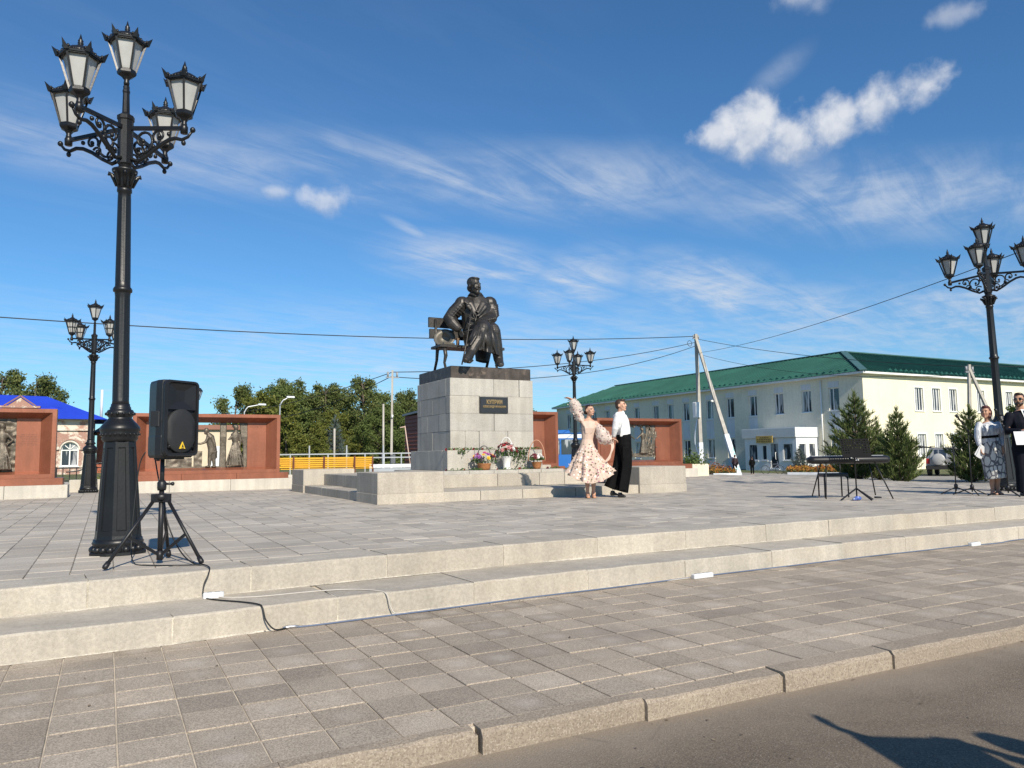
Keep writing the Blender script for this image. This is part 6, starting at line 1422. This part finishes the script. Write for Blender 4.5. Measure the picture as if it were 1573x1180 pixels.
for k in range(170):
    i = g2.randrange(1, len(R)-1); j = g2.randrange(96); p = R[i][j].lerp(R[i+1][j], g2.random()); out = Vector((p.x-xx(899), p.y, 0)).normalized(); leafq(vs, fs, p+out*.012, .038, g2)
def puff(pts, rad, seed):
    mb = MB(); P_ = smooth_pts(pts, 5); n = len(P_); rr = []
    for i in range(n):
        f_ = i/(n-1)*(len(rad)-1); a = int(min(f_, len(rad)-2)); rr.append((rad[a]+(rad[a+1]-rad[a])*(f_-a))*(1+.10*math.sin(i*2.3+seed)))
    mb.tube(P_, rr, 18)
    mb.v = [tuple(Vector(v)+Vector((mnoise.noise(Vector(v)*14+Vector((seed, 0, 0))), mnoise.noise(Vector(v)*14+Vector((0, seed, 5))), mnoise.noise(Vector(v)*14+Vector((3, 0, seed)))))*.022) for v in mb.v]
    for k in range(85):
        i = g2.randrange(1, n-1); a = Vector((g2.gauss(0, 1), g2.gauss(0, 1), g2.gauss(0, 1))).normalized(); leafq(vs, fs, P_[i]+a*rr[i]*1.05, .042, g2)
    mb.build('sleeve', M_sheer, lady_)
puff([V(890, 649, .01), V(886.5, 640, .03), V(882.5, 629, .04), V(878.5, 620, .03), V(876.5, 615.5, .02)], [.05, .085, .115, .09, .035], 1)
puff([V(913, 655, -.01), V(918, 664, -.04), V(923, 674, -.07), V(929, 677, -.07), V(934, 677, -.06)], [.05, .095, .135, .11, .04], 2)
m = MB(); m.add(vs, fs); m.build('petals', M_pet, lady_, kind='stuff')
m = MB(); P_ = smooth_pts([V(933, 679, -.08), V(933, 691, -.12), V(929, 702, -.14), V(922, 710, -.16), V(914, 714, -.20)], 5)
m.rings([[p, p+Vector((.045*(1+.3*math.sin(i*.6)), .03, -.012))] for i, p in enumerate(P_)], False, closed=False); m.build('ribbon', M_dress, lady_)
for x in (897.2, 906.4):
    c = MB(); foot(c, V(x, 760.5, .02), V(x, 764, -.13), .037, .027); c.tube([V(x, 763.5, .05), V(x, 765, .055)], [.02, .01], 8); skin(c, 'shoe', mat('tan_shoe', (.48, .22, .10), .45, .1), lady_, .008, 1)
# --- woman with papers at right
V = Fig(1523, 760, .0117)
wo_ = thing('person', 'woman in grey and white patterned skirt holding papers', 'person', (13.76, 7.88, 0), -YAW)
wo_.scale = (.90, .95, 1)
Hm = HM(V(1516.6, 636.5, -.02), RD(-48), 0, 1.0)
b = MB(); head(b, Hm); limb(b, [V(1519, 643, 0), V(1520.5, 650, .01)], [.046, .05])
limb(b, [V(1520.5, 649, .01), V(1521, 654, .01), V(1521, 664, .0), V(1521, 674, .01), V(1523, 690, .02)], [(.05, .05), (.155, .085), (.15, .11), (.13, .10), (.165, .14)], ref=(1, 0, 0))
limb(b, [V(1506, 655, .01), V(1500.5, 675, -.02), V(1499.5, 690, -.08)], [.05, .04, .026]); hand(b, V(1499.5, 690, -.08), Vector((.1, -.2, -1)), Vector((1, -.2, 0)), .95, .8)
limb(b, [V(1537, 655, .01), V(1541.5, 675, .0), V(1536.5, 691, -.10)], [.05, .04, .026]); hand(b, V(1536.5, 691, -.10), Vector((-.15, -.2, -1)), Vector((-1, -.2, 0)), .95, .7)
for x in (1521.5, 1530.5): limb(b, [V(x, 705, .02), V(x, 735, .01), V(x, 745, .03), V(x, 755, .02)], [.07, .05, .042, .027]); foot(b, V(x, 756, .02), V(x-1.5, 760, -.13), .036, .03)
skin(b, 'body', M_skin2, wo_, .0085, 2); face(Hm, wo_)
h = MB()
for c_, r_ in (((0, .030, .050), (.086, .088, .078)), ((.045, .055, -.01), (.055, .065, .085)), ((-.05, .055, -.01), (.05, .06, .08)), ((0, .085, -.02), (.075, .055, .085)), ((0, -.02, .088), (.066, .06, .03)), ((.05, .03, -.075), (.04, .05, .04)), ((.0, .09, -.085), (.06, .045, .04))): el(h, Hm, c_, r_)
skin(h, 'hair', mat('hair_auburn', (.065, .014, .011), .5, .35, 30, bump=.6, bscale=60, bdist=.01), wo_, .010, 1)
def satin(q, pos, cur):
    n_ = q.noise(q.v('MULTIPLY', pos, (1, 1, .35)), 16, 3, .6, 1.2); return q.mix(q.ss(n_, .50, .60), cur, (.30, .32, .37))
M_satin = mat('silver_blouse', (.52, .53, .55), .38, .06, 8, extra=satin, bump=.4, bscale=18, bdist=.015)
def swirl(q, pos, cur):
    v = q.n('ShaderNodeTexVoronoi', feature='DISTANCE_TO_EDGE'); w_ = q.v('ADD', q.v('MULTIPLY', pos, (1, 1, .45)), q.v('SCALE', q.n('ShaderNodeTexNoise').outputs['Color'], None)) if False else q.v('MULTIPLY', pos, (1.15, 1.15, .55))
    nn = q.n('ShaderNodeTexNoise'); q.put(nn.inputs['Vector'], pos); nn.inputs['Scale'].default_value = 6
    w2 = q.v('ADD', w_, q.v('MULTIPLY', nn.outputs['Color'], (.10, .10, .10))); q.put(v.inputs['Vector'], w2); v.inputs['Scale'].default_value = 12
    return q.mix(q.ss(v.outputs['Distance'], .125, .09), cur, (.115, .115, .13))
M_swirl = mat('patterned_skirt', (.55, .54, .51), .75, .05, 5, extra=swirl)
c = MB(); limb(c, [V(1520.5, 650.5, .01), V(1521, 655, .01), V(1521, 664, -.01), V(1521, 672.5, .0), V(1521.5, 677, .0), V(1522, 683, .01)], [(.07, .07), (.175, .10), (.172, .13), (.142, .115), (.155, .125), (.165, .135)], ref=(1, 0, 0))
limb(c, [V(1506, 655, .01), V(1502.5, 664, -.0), V(1500.5, 675, -.02), V(1499.8, 685, -.06)], [.058, .064, .058, .042]); limb(c, [V(1537, 655, .01), V(1540.5, 665, .0), V(1541.5, 675, .0), V(1538, 686, -.07)], [.058, .064, .058, .042])
for k in range(11): c.tube([V(1508+2.5*k, 652.5+abs(k-5)*.4, -.085), V(1510+2.1*k, 661, -.128), V(1512+1.8*k, 671, -.115)], [.007, .012, .005], 6)
skin(c, 'blouse', M_satin, wo_, .009, 1)
c = MB(); limb(c, [V(1521.5, 676, .01), V(1523, 690, .02), V(1525, 705, .02), V(1527, 722, .01), V(1528.5, 735.5, .01)], [(.150, .125), (.195, .165), (.205, .17), (.205, .165), (.205, .165)], n=20, ref=(1, 0, 0)); skin(c, 'skirt', M_swirl, wo_, .012, 2)
c = MB(); limb(c, [V(1521, 671.5, 0), V(1521.2, 675, 0)], [(.156, .129), (.160, .133)], n=24, ref=(1, 0, 0)); c.build('belt', M_blk, wo_)
for x in (1521.5, 1530.5):
    c = MB(); foot(c, V(x, 756.8, .02), V(x-1.5, 760, -.13), .038, .027); skin(c, 'shoe', mat('nude_shoe', (.30, .19, .14), .45, .1), wo_, .008, 1)
m = MB(); o_ = V(1500, 694, -.10); m.box((-.03, -.004, -.12), (.11, .004, .10), M=Matrix.Translation(o_) @ Matrix.Rotation(RD(28), 4, 'Y') @ Matrix.Rotation(RD(20), 4, 'Z'))
m.box((-.05, .006, -.11), (.09, .010, .11), M=Matrix.Translation(o_) @ Matrix.Rotation(RD(34), 4, 'Y') @ Matrix.Rotation(RD(14), 4, 'Z')); pap = m.build('paper_sheets', mat('paper', (.56, .57, .59), .7, .04), None, 'white paper sheets held in the hand of the patterned-skirt woman', 'papers', kind=None); pap.matrix_world = Matrix.Translation((13.76, 7.88, 0)) @ Matrix.Rotation(-YAW, 4, 'Z')
# --- man in suit at the right edge
V = Fig(1570, 762, .0117)
mn = thing('person', 'bearded man in dark suit and sunglasses cut by the right edge', 'person', (13.84, 7.36, 0), -YAW)
Hm = HM(V(1565.5, 622.5, -.01), RD(-42), 0, 1.02)
b = MB(); head(b, Hm); limb(b, [V(1567, 630, .01), V(1568, 638, .02)], [.058, .062])
limb(b, [V(1568, 637, .02), V(1568.5, 643, .02), V(1569, 656, .0), V(1570, 672, .01), V(1570, 690, .02)], [(.06, .06), (.19, .10), (.19, .13), (.16, .12), (.17, .14)], ref=(1, 0, 0))
limb(b, [V(1551.5, 645, .02), V(1546.5, 668, .02), V(1556, 669, -.20)], [.056, .046, .03]); hand(b, V(1556, 669, -.20), Vector((.9, -.4, -.1)), Vector((-.2, -.9, -.3)), 1, .9)
limb(b, [V(1585.5, 645, .02), V(1590, 668, .02), V(1578, 672, -.22)], [.056, .046, .03]); hand(b, V(1578, 672, -.22), Vector((-.9, -.4, .1)), Vector((.2, -.9, .3)), 1, .9)
for x in (1562.5, 1578): limb(b, [V(x, 692, .02), V(x, 724, 0), V(x, 754, .02)], [.09, .06, .042])
skin(b, 'body', M_skin2, mn, .009, 2); face(Hm, mn, lips=False)
h = MB(); el(h, Hm, (0, .030, .050), (.082, .088, .078)); el(h, Hm, (0, -.03, .093), (.062, .05, .03)); skin(h, 'hair', MATS['hair_dark'], mn, .009, 1)
h = MB(); el(h, Hm, (0, -.045, -.072), (.056, .050, .046)); el(h, Hm, (0, -.090, -.045), (.028, .012, .008)); 
for sx in (-1, 1): el(h, Hm, (sx*.055, -.02, -.04), (.016, .03, .05))
skin(h, 'beard', MATS['hair_dark'], mn, .009, 1)
h = MB()
for sx in (-1, 1): el(h, Hm, (sx*.034, -.094, .008), (.030, .010, .020)); h.tube([Hm @ Vector((sx*.062, -.085, .012)), Hm @ Vector((sx*.08, .01, .01))], .004, 5)
h.build('sunglasses', M_blackp, mn)
M_suit = mat('navy_suit', (.007, .008, .014), .8, .2, 6, bump=.35, bscale=12, bdist=.015, spec=.12)
c = MB(); limb(c, [V(1568, 638.5, .03), V(1568.5, 643.5, .02), V(1569, 656, .0), V(1570, 672, .01), V(1570, 697, .02)], [(.10, .08), (.205, .115), (.205, .15), (.18, .145), (.20, .165)], ref=(1, 0, 0))
limb(c, [V(1551.5, 646, .02), V(1548, 657, .03), V(1546.3, 668, .02), V(1554, 669, -.17)], [.076, .07, .062, .048]); limb(c, [V(1585.5, 646, .02), V(1589, 657, .03), V(1590, 668, .02), V(1580, 672, -.19)], [.076, .07, .062, .048])
skin(c, 'jacket', M_suit, mn, .010, 2)
c = MB()
for x in (1562.5, 1578): limb(c, [V(x, 692, .02), V(x, 724, 0), V(x, 757, .02)], [(.115, .115), (.092, .095), (.085, .095)], ref=(1, 0, 0))
skin(c, 'trousers', M_suit, mn, .011, 2)
c = MB(); c.add([V(1562.5, 636.5, -.085), V(1573, 637.5, -.075), V(1570, 660, -.160), V(1567, 660, -.162)], [(0, 1, 2, 3)]); c.build('shirt_front', M_shirt, mn)
c = MB(); c.tube([V(1566.5, 638.5, -.105), V(1567, 641, -.115), V(1568, 655, -.163), V(1568.5, 661, -.168)], [(.018, .01), (.014, .008), (.026, .008), (.016, .006)], 8, ref=(1, 0, 0)); c.build('tie', mat('blue_tie', (.03, .05, .12), .5, .1), mn)
for x in (1562.5, 1578):
    c = MB(); foot(c, V(x, 757, .02), V(x-3, 761, -.15), .045, .035); skin(c, 'shoe', M_blackp, mn, .009, 1)
m = MB(); o_ = V(1560, 677, -.27); m.box((-.10, -.006, -.13), (.14, .006, .11), M=Matrix.Translation(o_) @ Matrix.Rotation(RD(-14), 4, 'X')); fo = m.build('folder', mat('navy_folder', (.02, .025, .06), .5, .1), None, 'dark folder held by the suited man', 'folder'); fo.matrix_world = Matrix.Translation((13.84, 7.36, 0)) @ Matrix.Rotation(-YAW, 4, 'Z')
m = MB(); m.box((-.235, -.009, -.14), (-.04, -.0065, .09), M=Matrix.Translation(o_) @ Matrix.Rotation(RD(-14), 4, 'X')); fo = m.build('paper_sheets', MATS['paper'], None, 'white sheets tucked in front of the dark folder', 'papers'); fo.matrix_world = Matrix.Translation((13.84, 7.36, 0)) @ Matrix.Rotation(-YAW, 4, 'Z')
# --- two far children with bicycles
def simple_person(label, loc, rz, ht, top, bottom, hair, arms='down', nm='person', curly=False):
    t = thing(nm, label, 'person', loc, rz); s = ht/1.7
    P_ = lambda x, y, z: Vector((x*s, y*s, z*s)); Hm = HM(P_(0, -.02, 1.56), 0, 0, s*1.02); b = MB(); head(b, Hm)
    limb(b, [P_(0, .01, 1.48), P_(0, .02, 1.38)], [.05*s, .055*s]); limb(b, [P_(0, .02, 1.40), P_(0, .02, 1.34), P_(0, 0, 1.18), P_(0, .01, 1.0), P_(0, .02, .86)], [(.07*s, .06*s), (.165*s, .09*s), (.16*s, .115*s), (.14*s, .105*s), (.17*s, .13*s)], ref=(1, 0, 0))
    A = {}
    for sx in (-1, 1):
        if arms == 'hold': pts = [P_(.18, .02, 1.35), P_(.40, -.16, 1.34), P_(.47, -.37, 1.56)] if sx > 0 else [P_(-.18, .02, 1.35), P_(-.12, -.20, 1.12), P_(.12, -.36, 1.27)]; d = Vector((.15, -.1, 1)); n_ = Vector((-sx, 0, 0))
        elif arms == 'down' or (arms == 'phone' and sx > 0): pts = [P_(sx*.18, .02, 1.35), P_(sx*.24, .02, 1.08), P_(sx*.22, -.10, .86)]; d = Vector((0, -.3, -1)); n_ = Vector((-sx, 0, 0))
        else: pts = [P_(-.18, .02, 1.35), P_(-.38, -.06, 1.50), P_(-.44, -.12, 1.74)]; d = Vector((-.1, -.1, 1)); n_ = Vector((1, 0, 0))
        hk = 1.7 if arms == 'hold' else 1; limb(b, pts, [.05*s, .042*s, .028*s*hk]); hand(b, pts[-1], d, n_, s*hk, .5, sx); A[sx] = pts  # raised hands oversized to thicken their cast shadow
        limb(b, [P_(sx*.09, .02, .88), P_(sx*.10, 0, .48), P_(sx*.10, .02, .10)], [.085*s, .058*s, .038*s]); foot(b, P_(sx*.10, .02, .07), P_(sx*.10, -.15, .03), .04*s, .035*s)
    skin(b, 'body', M_skin, t, .012, 2)
    h = MB(); el(h, Hm, (0, .030, .050), (.088, .092, .085)); el(h, Hm, (0, .07, -.01), (.075, .06, .08)); el(h, Hm, (0, -.03, .095), (.06, .05, .03)); 
    if curly:
        g3 = random.Random(2)
        for k in range(26): a = g3.uniform(0, 6.28); e_ = g3.uniform(.1, 1.4); el(h, Hm, (.10*math.cos(a)*math.cos(e_), .03+.10*math.sin(a)*math.cos(e_), .05+.11*math.sin(e_)), (.03, .03, .03), 7, 5)
        for sx in (-1, 1): el(h, Hm, (sx*.085, .03, -.09), (.06, .06, .10)); el(h, Hm, (sx*.14, .02, -.19), (.07, .06, .06))
        h.tube([Hm @ Vector((-.09, 0, .11)), Hm @ Vector((-.16, 0, .16))], [.02, .005], 6)
    skin(h, 'hair', hair, t, .012, 1)
    c = MB(); limb(c, [P_(0, .02, 1.42), P_(0, .02, 1.35), P_(0, 0, 1.18), P_(0, .01, 1.0), P_(0, .02, .84)], [(.075*s, .07*s), (.18*s, .10*s), (.178*s, .13*s), (.158*s, .12*s), (.185*s, .145*s)], ref=(1, 0, 0))
    for sx in (-1, 1): limb(c, [A[sx][0], A[sx][1], A[sx][1].lerp(A[sx][2], .8)], [.066*s, .060*s, .052*s])
    skin(c, 'top', top, t, .012, 2)
    c = MB()
    for sx in (-1, 1): limb(c, [P_(sx*.09, .02, .92), P_(sx*.10, 0, .48), P_(sx*.10, .02, .09)], [.105*s, .078*s, .065*s])
    skin(c, 'trousers', bottom, t, .012, 2)
    return t
simple_person('far child in black, hands down, beside the pole strut', (40.6, 39.95, -.75), RD(150), 1.28, M_blk, M_blk, MATS['hair_dark'])
simple_person('far child in dark clothes half hidden by the pole strut', (39.9, 40.9, -.75), RD(120), 1.42, mat('dark_top', (.035, .02, .025), .8, .2), M_blk, MATS['hair_brown'])
def bicycle(label, loc, rz):
    t = thing('bicycle', label, 'bicycle', loc, rz, 'bicycles by the entrance')
    for x in (-.5, .5):
        m = MB(); R = []
        for k in range(24):
            a = 2*math.pi*k/24; d = Vector((math.cos(a), 0, math.sin(a))); R.append([Vector((x, 0, .31))+d*(.31+.016*math.cos(q_))+Vector((0, .016*math.sin(q_), 0)) for q_ in (0, 1.57, 3.14, 4.71)])
        R.append(R[0]); m.rings(R, False); wh = m.build('wheel', M_rub, t)
        s_ = MB()
        for k in range(8): a = math.pi*k/8; d = Vector((math.cos(a), 0, math.sin(a)))*.3; s_.tube([Vector((x, 0, .31))-d, Vector((x, 0, .31))+d], .003, 4)
        s_.build('spokes', M_red, wh)
    m = MB()
    for a, c_ in (((-.5, 0, .31), (-.05, 0, .30)), ((-.05, 0, .30), (-.17, 0, .78)), ((-.17, 0, .70), (.36, 0, .72)), ((-.05, 0, .30), (.38, 0, .64)), ((-.5, 0, .31), (-.16, 0, .70)), ((.5, 0, .31), (.34, 0, .92))): m.tube([a, c_], .016, 6)
    m.build('frame', mat('bike_paint', (.12, .14, .20), .4, .1), t)
    m = MB(); m.cbox((-.28, -.06, .78), (-.05, .06, .83), .02); m.build('saddle', M_rub, t); m = MB(); m.tube([(.30, -.26, .95), (.34, 0, .92), (.30, .26, .95)], .013, 6); m.build('handlebar', M_rub, t)
bicycle('bicycle held by the children, left of the pole strut', (39.0, 41.5, -.75), RD(-35)); bicycle('bicycle standing right of the child in black', (41.8, 39.2, -.75), RD(-30))
# --- bystanders beside the camera (their shadow falls on the asphalt)
simple_person('bystander holding up a flat panel beside the camera, shadow on the asphalt', (3.27, -.36, -.45), math.pi, 1.64, M_suit, M_blk, MATS['hair_dark'], 'hold')
m = MB(); m.cbox((-.22, -.006, -.34), (.20, .006, .08), .004, M=Matrix.Rotation(RD(24), 4, 'Y')); o_ = m.build('folder', M_blackp, None, 'unseen dark shadow panel held up by the bystander beside the camera', 'folder'); o_.location = (2.94, .02, .97)  # added out-of-frame panel, enlarged so its shadow fills the asphalt corner
simple_person('second bystander beside the camera at the right', (3.95, -.42, -.45), math.pi, 1.58, M_shirt, M_blk, MATS['hair_dark'])
# ------------------------------------------------------------------ statue
OX, OY, OZ = 7.45, 15.72, 2.742
def S(px_, py_, y=0):
    """statue point: x and z measured on the figure's picture plane, y = how far behind the body axis"""
    d = cf+cr*((px_-786.5)/1165)-cu*((py_-590)/1165); t_ = (OY+y)/d.y
    return Vector((d.x*t_-OX, y, CAMZ+d.z*t_-OZ))
st_ = thing('bronze_statue', 'dark bronze seated man with crossed legs on bench atop pedestal', 'statue', (OX, OY, OZ))
b = MB()
limb(b, [S(733, 530, .08), S(732, 515, .06), S(731, 500, .04), S(731.5, 484, .02), S(731.5, 471, .03), S(731, 463, .04), S(730, 456, .03)], [(.30, .27), (.34, .27), (.33, .26), (.37, .26), (.40, .24), (.34, .20), (.15, .14)], 16, ref=(1, 0, 0))
for c_ in ((710, 466.5), (752, 466.5)): b.ell(S(*c_, .03), (.18, .17, .17))
limb(b, [S(708, 470, .03), S(698, 480, .06), S(690.5, 490, .05), S(696, 498, -.05), S(703, 504, -.14)], [.17, .165, .155, .138, .10]); hand(b, S(703, 504, -.14), Vector((.45, -.25, -.8)), Vector((-.6, -.5, -.3)), 1.5, .25)
limb(b, [S(753, 469, .03), S(754.5, 479, .0), S(754, 488, -.10), S(746, 493, -.28), S(738, 495.5, -.45)], [.165, .16, .155, .135, .10]); hand(b, S(738, 496.5, -.45), Vector((-.85, -.35, -.1)), Vector((0, -.5, -.8)), 1.5, .6, -1)
# sleeves folds
g2 = random.Random(12)
for k in range(6):
    t_ = k/6; p = S(708, 470, .03).lerp(S(690.5, 490, .05), t_); b.tube([p+Vector((-.15, -.06, .06)), p+Vector((-.02, -.165, -.01)), p+Vector((.13, -.09, -.07))], [.018, .030, .014], 6)
    p = S(757, 472, .02).lerp(S(759, 491, -.10), t_); b.tube([p+Vector((.09, -.10, .05)), p+Vector((.0, -.155, -.02)), p+Vector((-.12, -.09, .02))], [.014, .026, .014], 6)
    p = S(757, 492, -.12).lerp(S(740, 496, -.42), t_); b.tube([p+Vector((.03, -.05, .14)), p+Vector((.0, -.150, .02)), p+Vector((-.02, -.07, -.12))], [.014, .026, .012], 6)
# legs: right leg crossed over the left, coat skirts hanging from the knees
limb(b, [S(728, 521, .02), S(737, 509, -.38), S(742, 505.5, -.72)], [.20, .19, .165]); limb(b, [S(742, 507, -.72), S(732, 526, -.82), S(722, 543, -.88)], [.15, .13, .105])
limb(b, [S(744, 523, .02), S(753, 513, -.35), S(758, 510, -.60)], [.20, .185, .165]); limb(b, [S(759, 511, -.60), S(763, 532, -.60), S(765.5, 552, -.58)], [.15, .13, .11])
# boots
b.tube([S(723, 541, -.88), S(720.5, 547, -.92), S(716.5, 551, -1.05), S(714.5, 554.5, -1.16)], [(.10, .10), (.095, .12), (.085, .09), (.05, .05)], 12, ref=(1, 0, 0)); b.ell(S(721.5, 548, -.86), (.09, .09, .08)); b.tube([S(723, 553, -.90), S(719, 556.5, -1.12)], [(.075, .03), (.075, .03)], 8, ref=(1, 0, 0))
b.tube([S(766, 550, -.58), S(766.5, 556, -.62), S(768, 559.5, -.78), S(769.5, 561.2, -.92)], [(.105, .105), (.10, .12), (.10, .07), (.06, .04)], 12, ref=(1, 0, 0))
# coat skirts: one heavy cloth from the lap to a slanting hem, in deep folds
R = []
for i in range(15):
    t_ = i/14; Lp = (729+(715-729)*t_, 500+(532-500)*t_); Rp = (759+(770-759)*t_, 499+(547-499)*t_)
    ring = []
    for k in range(72):
        a_ = 2*math.pi*k/72; f_ = (1+math.cos(a_))/2; px_, py_ = Lp[0]+(Rp[0]-Lp[0])*f_, Lp[1]+(Rp[1]-Lp[1])*f_
        dep = -.62-.16*math.sin(math.pi*min(1, t_*1.2))*(1-f_*.5); bb_ = .13+.10*t_
        fold = t_*(.055*math.sin(11*a_+.6)+.030*math.sin(17*a_+2.0+t_))
        ring.append(S(px_, py_, dep-(bb_+fold)*math.sin(a_)*1.0))
    R.append(ring)
b.rings(R, True)
b.tube([S(742, 522, .0), S(742, 536, -.15), S(741, 556, -.2)], [(.26, .2), (.22, .12), (.17, .08)], 14, ref=(1, 0, 0))
limb(b, [S(731, 512, -.1), S(741, 503, -.5), S(742, 503, -.66)], [.20, .19, .17]); limb(b, [S(745, 514, -.1), S(755, 506, -.45), S(757, 507, -.58)], [.2, .18, .16])
for k in range(7):
    x = k/6; b.tube([S(737+12*x, 503, -.80), S(731+24*x, 517+5*x, -.93+.12*x), S(722+41*x, 531+13*x, -.93+.15*x)], [.014, .026, .030], 7)
# open coat, lapels, collar, buttons
for pts, w_ in (([S(721, 457, -.06), S(723, 466, -.20), S(731, 479, -.27)], .035), ([S(741, 457, -.06), S(742, 466, -.20), S(734, 481, -.28)], .035), ([S(717, 461, -.09), S(720, 470, -.22), S(731, 484, -.27)], .03), ([S(747, 461, -.09), S(745, 471, -.22), S(734, 486, -.28)], .03)): b.tube(pts, [(w_*2.0, .04), (w_*2.2, .035), (w_, .02)], 8, ref=(1, 0, .3))
for sx, p0 in ((-1, (718, 460)), (1, (745, 460))): b.tube([S(p0[0], p0[1], -.12), S(p0[0]-sx*-3, p0[1]+5.5, -.19)], [(.07, .03), (.05, .02)], 8, ref=(1, 0, 0))
b.tube([S(720, 456, .06), S(723, 451.5, -.02), S(730, 455, -.13), S(738, 451.5, -.02), S(741, 456, .06)], [.04, .038, .03, .038, .04], 8)
b.tube([S(718, 487, -.20), S(731, 491, -.255), S(745, 488, -.20)], [.015, .022, .015], 7); b.tube([S(717, 497, -.2), S(730, 502, -.26), S(742, 499, -.22)], [.015, .025, .015], 7)
b.tube([S(732, 484, -.27), S(730, 495, -.28), S(729, 506, -.28)], [.018, .02, .02], 7)
Hs = HM(S(728.5, 440.0, -.06), RD(14), RD(4), 1.78)
limb(b, [S(729.5, 460, .02), S(729, 449, -.0)], [.115, .105]); head(b, Hs)
for c_, r_ in (((0, .030, .055), (.082, .088, .076)), ((0, -.03, .098), (.058, .045, .02)), ((0, -.072, -.083), (.036, .030, .036)), ((-.020, -.092, -.047), (.022, .012, .009)), ((.020, -.092, -.047), (.022, .012, .009)), ((0, .05, -.02), (.072, .055, .06))): el(b, Hs, c_, r_)
skin(b, 'figure', M_bronze, st_, .0115, 1, .5)
m = MB(); m.tube([S(724.5, 474, -.36), S(722, 492, -.50), S(716, 530, -.72), S(709.5, 560, -.85)], [.014, .016, .016, .016], 8); m.tube([S(724.5, 474, -.36), S(731, 497, -.45)], [.012, .012], 6); m.tube([S(712, 510, -.6), S(734, 504, -.62)], [.012, .010], 6); m.build('cane', M_bronze, st_)
# bench, cast with the figure
XL, XR = -1.0, .60
for z0, z1, y0, y1 in ((1.035, 1.27, .42, .50), (.765, .99, .36, .42)):
    m = MB(); m.cbox((XL, y0, z0), (XR, y0+.05, z1), .012, M=Matrix.Translation((0, 0, 0))); m.build('back_board', M_bronze, st_)
for k in range(3):
    m = MB(); m.cbox((XL+.02, -.20+.19*k, .50), (XR+.05, -.03+.19*k, .56), .012); m.build('seat_board', M_bronze, st_)
for x in (XL+.16, .46):
    m = MB(); m.tube([(x, .40, 1.22), (x, .37, .9), (x, .28, .52), (x, .33, .25), (x, .48, .0)], [.035, .035, .045, .035, .03], 8); m.tube([(x, .30, .52), (x, -.14, .48), (x, -.20, .30), (x, -.12, .15), (x, -.20, 0)], [.04, .05, .045, .03, .03], 8); m.build('bench_leg', M_bronze, st_)
Mh = Matrix.Translation(Vector((-.70, .20, .75))) @ Matrix.Rotation(RD(-28), 4, 'Z') @ Matrix.Rotation(RD(62), 4, 'X')
m = MB(); m.lathe([(.135, -.10), (.14, -.0), (.24, .02), (.25, .035), (.24, .045), (.145, .03), (.13, -.08), (.02, -.085)], 24, M=Mh); m.build('hat', mat('hat_bronze', (.13, .12, .10), .5, .25, 8, metal=.4), st_)
m = MB(); m.box((-.16, -.02, -.02), (.14, .03, .03), M=Matrix.Translation((-.66, .02, .60)) @ Matrix.Rotation(.2, 4, 'Z')); m.build('gloves', mat('hat_bronze', (.1, .1, .1)), st_)
m = MB(); m.box((-.34, .30, .56), (-.28, .36, .80)); m.build('book', mat('book_bronze', (.17, .11, .07), .5, .2, 8, metal=.3), st_)
# heads of two bronze bolts etc. are too small to read at this distance

# ------------------------------------------------------------------ litter: a few dry leaves and grit
g2 = random.Random(31); vs, fs = [], []
for k in range(140):
    if k < 70: x, y, z = g2.uniform(-.5, 7), 2.93-abs(g2.gauss(0, .5)), -.448
    else: x, y, z = g2.uniform(-.5, 9), g2.uniform(3.1, 5.4), -.347
    s_ = g2.uniform(.004, .014); a = g2.uniform(0, 6.28); o = len(vs)
    for i in range(4): vs.append((x+s_*math.cos(a+i*1.57)*(1 if i % 2 else .55), y+s_*math.sin(a+i*1.57)*(1 if i % 2 else .55), z+.002+g2.uniform(0, .004)))
    fs.append((o, o+1, o+2, o+3))
m = MB(); m.add(vs, fs); m.build('dry_leaves', mat('dry_litter', (.16, .12, .08), .9, .4, 40, rnd=.5), None, 'scattered dry leaf bits and grit on road and pavement', 'litter', kind='stuff')
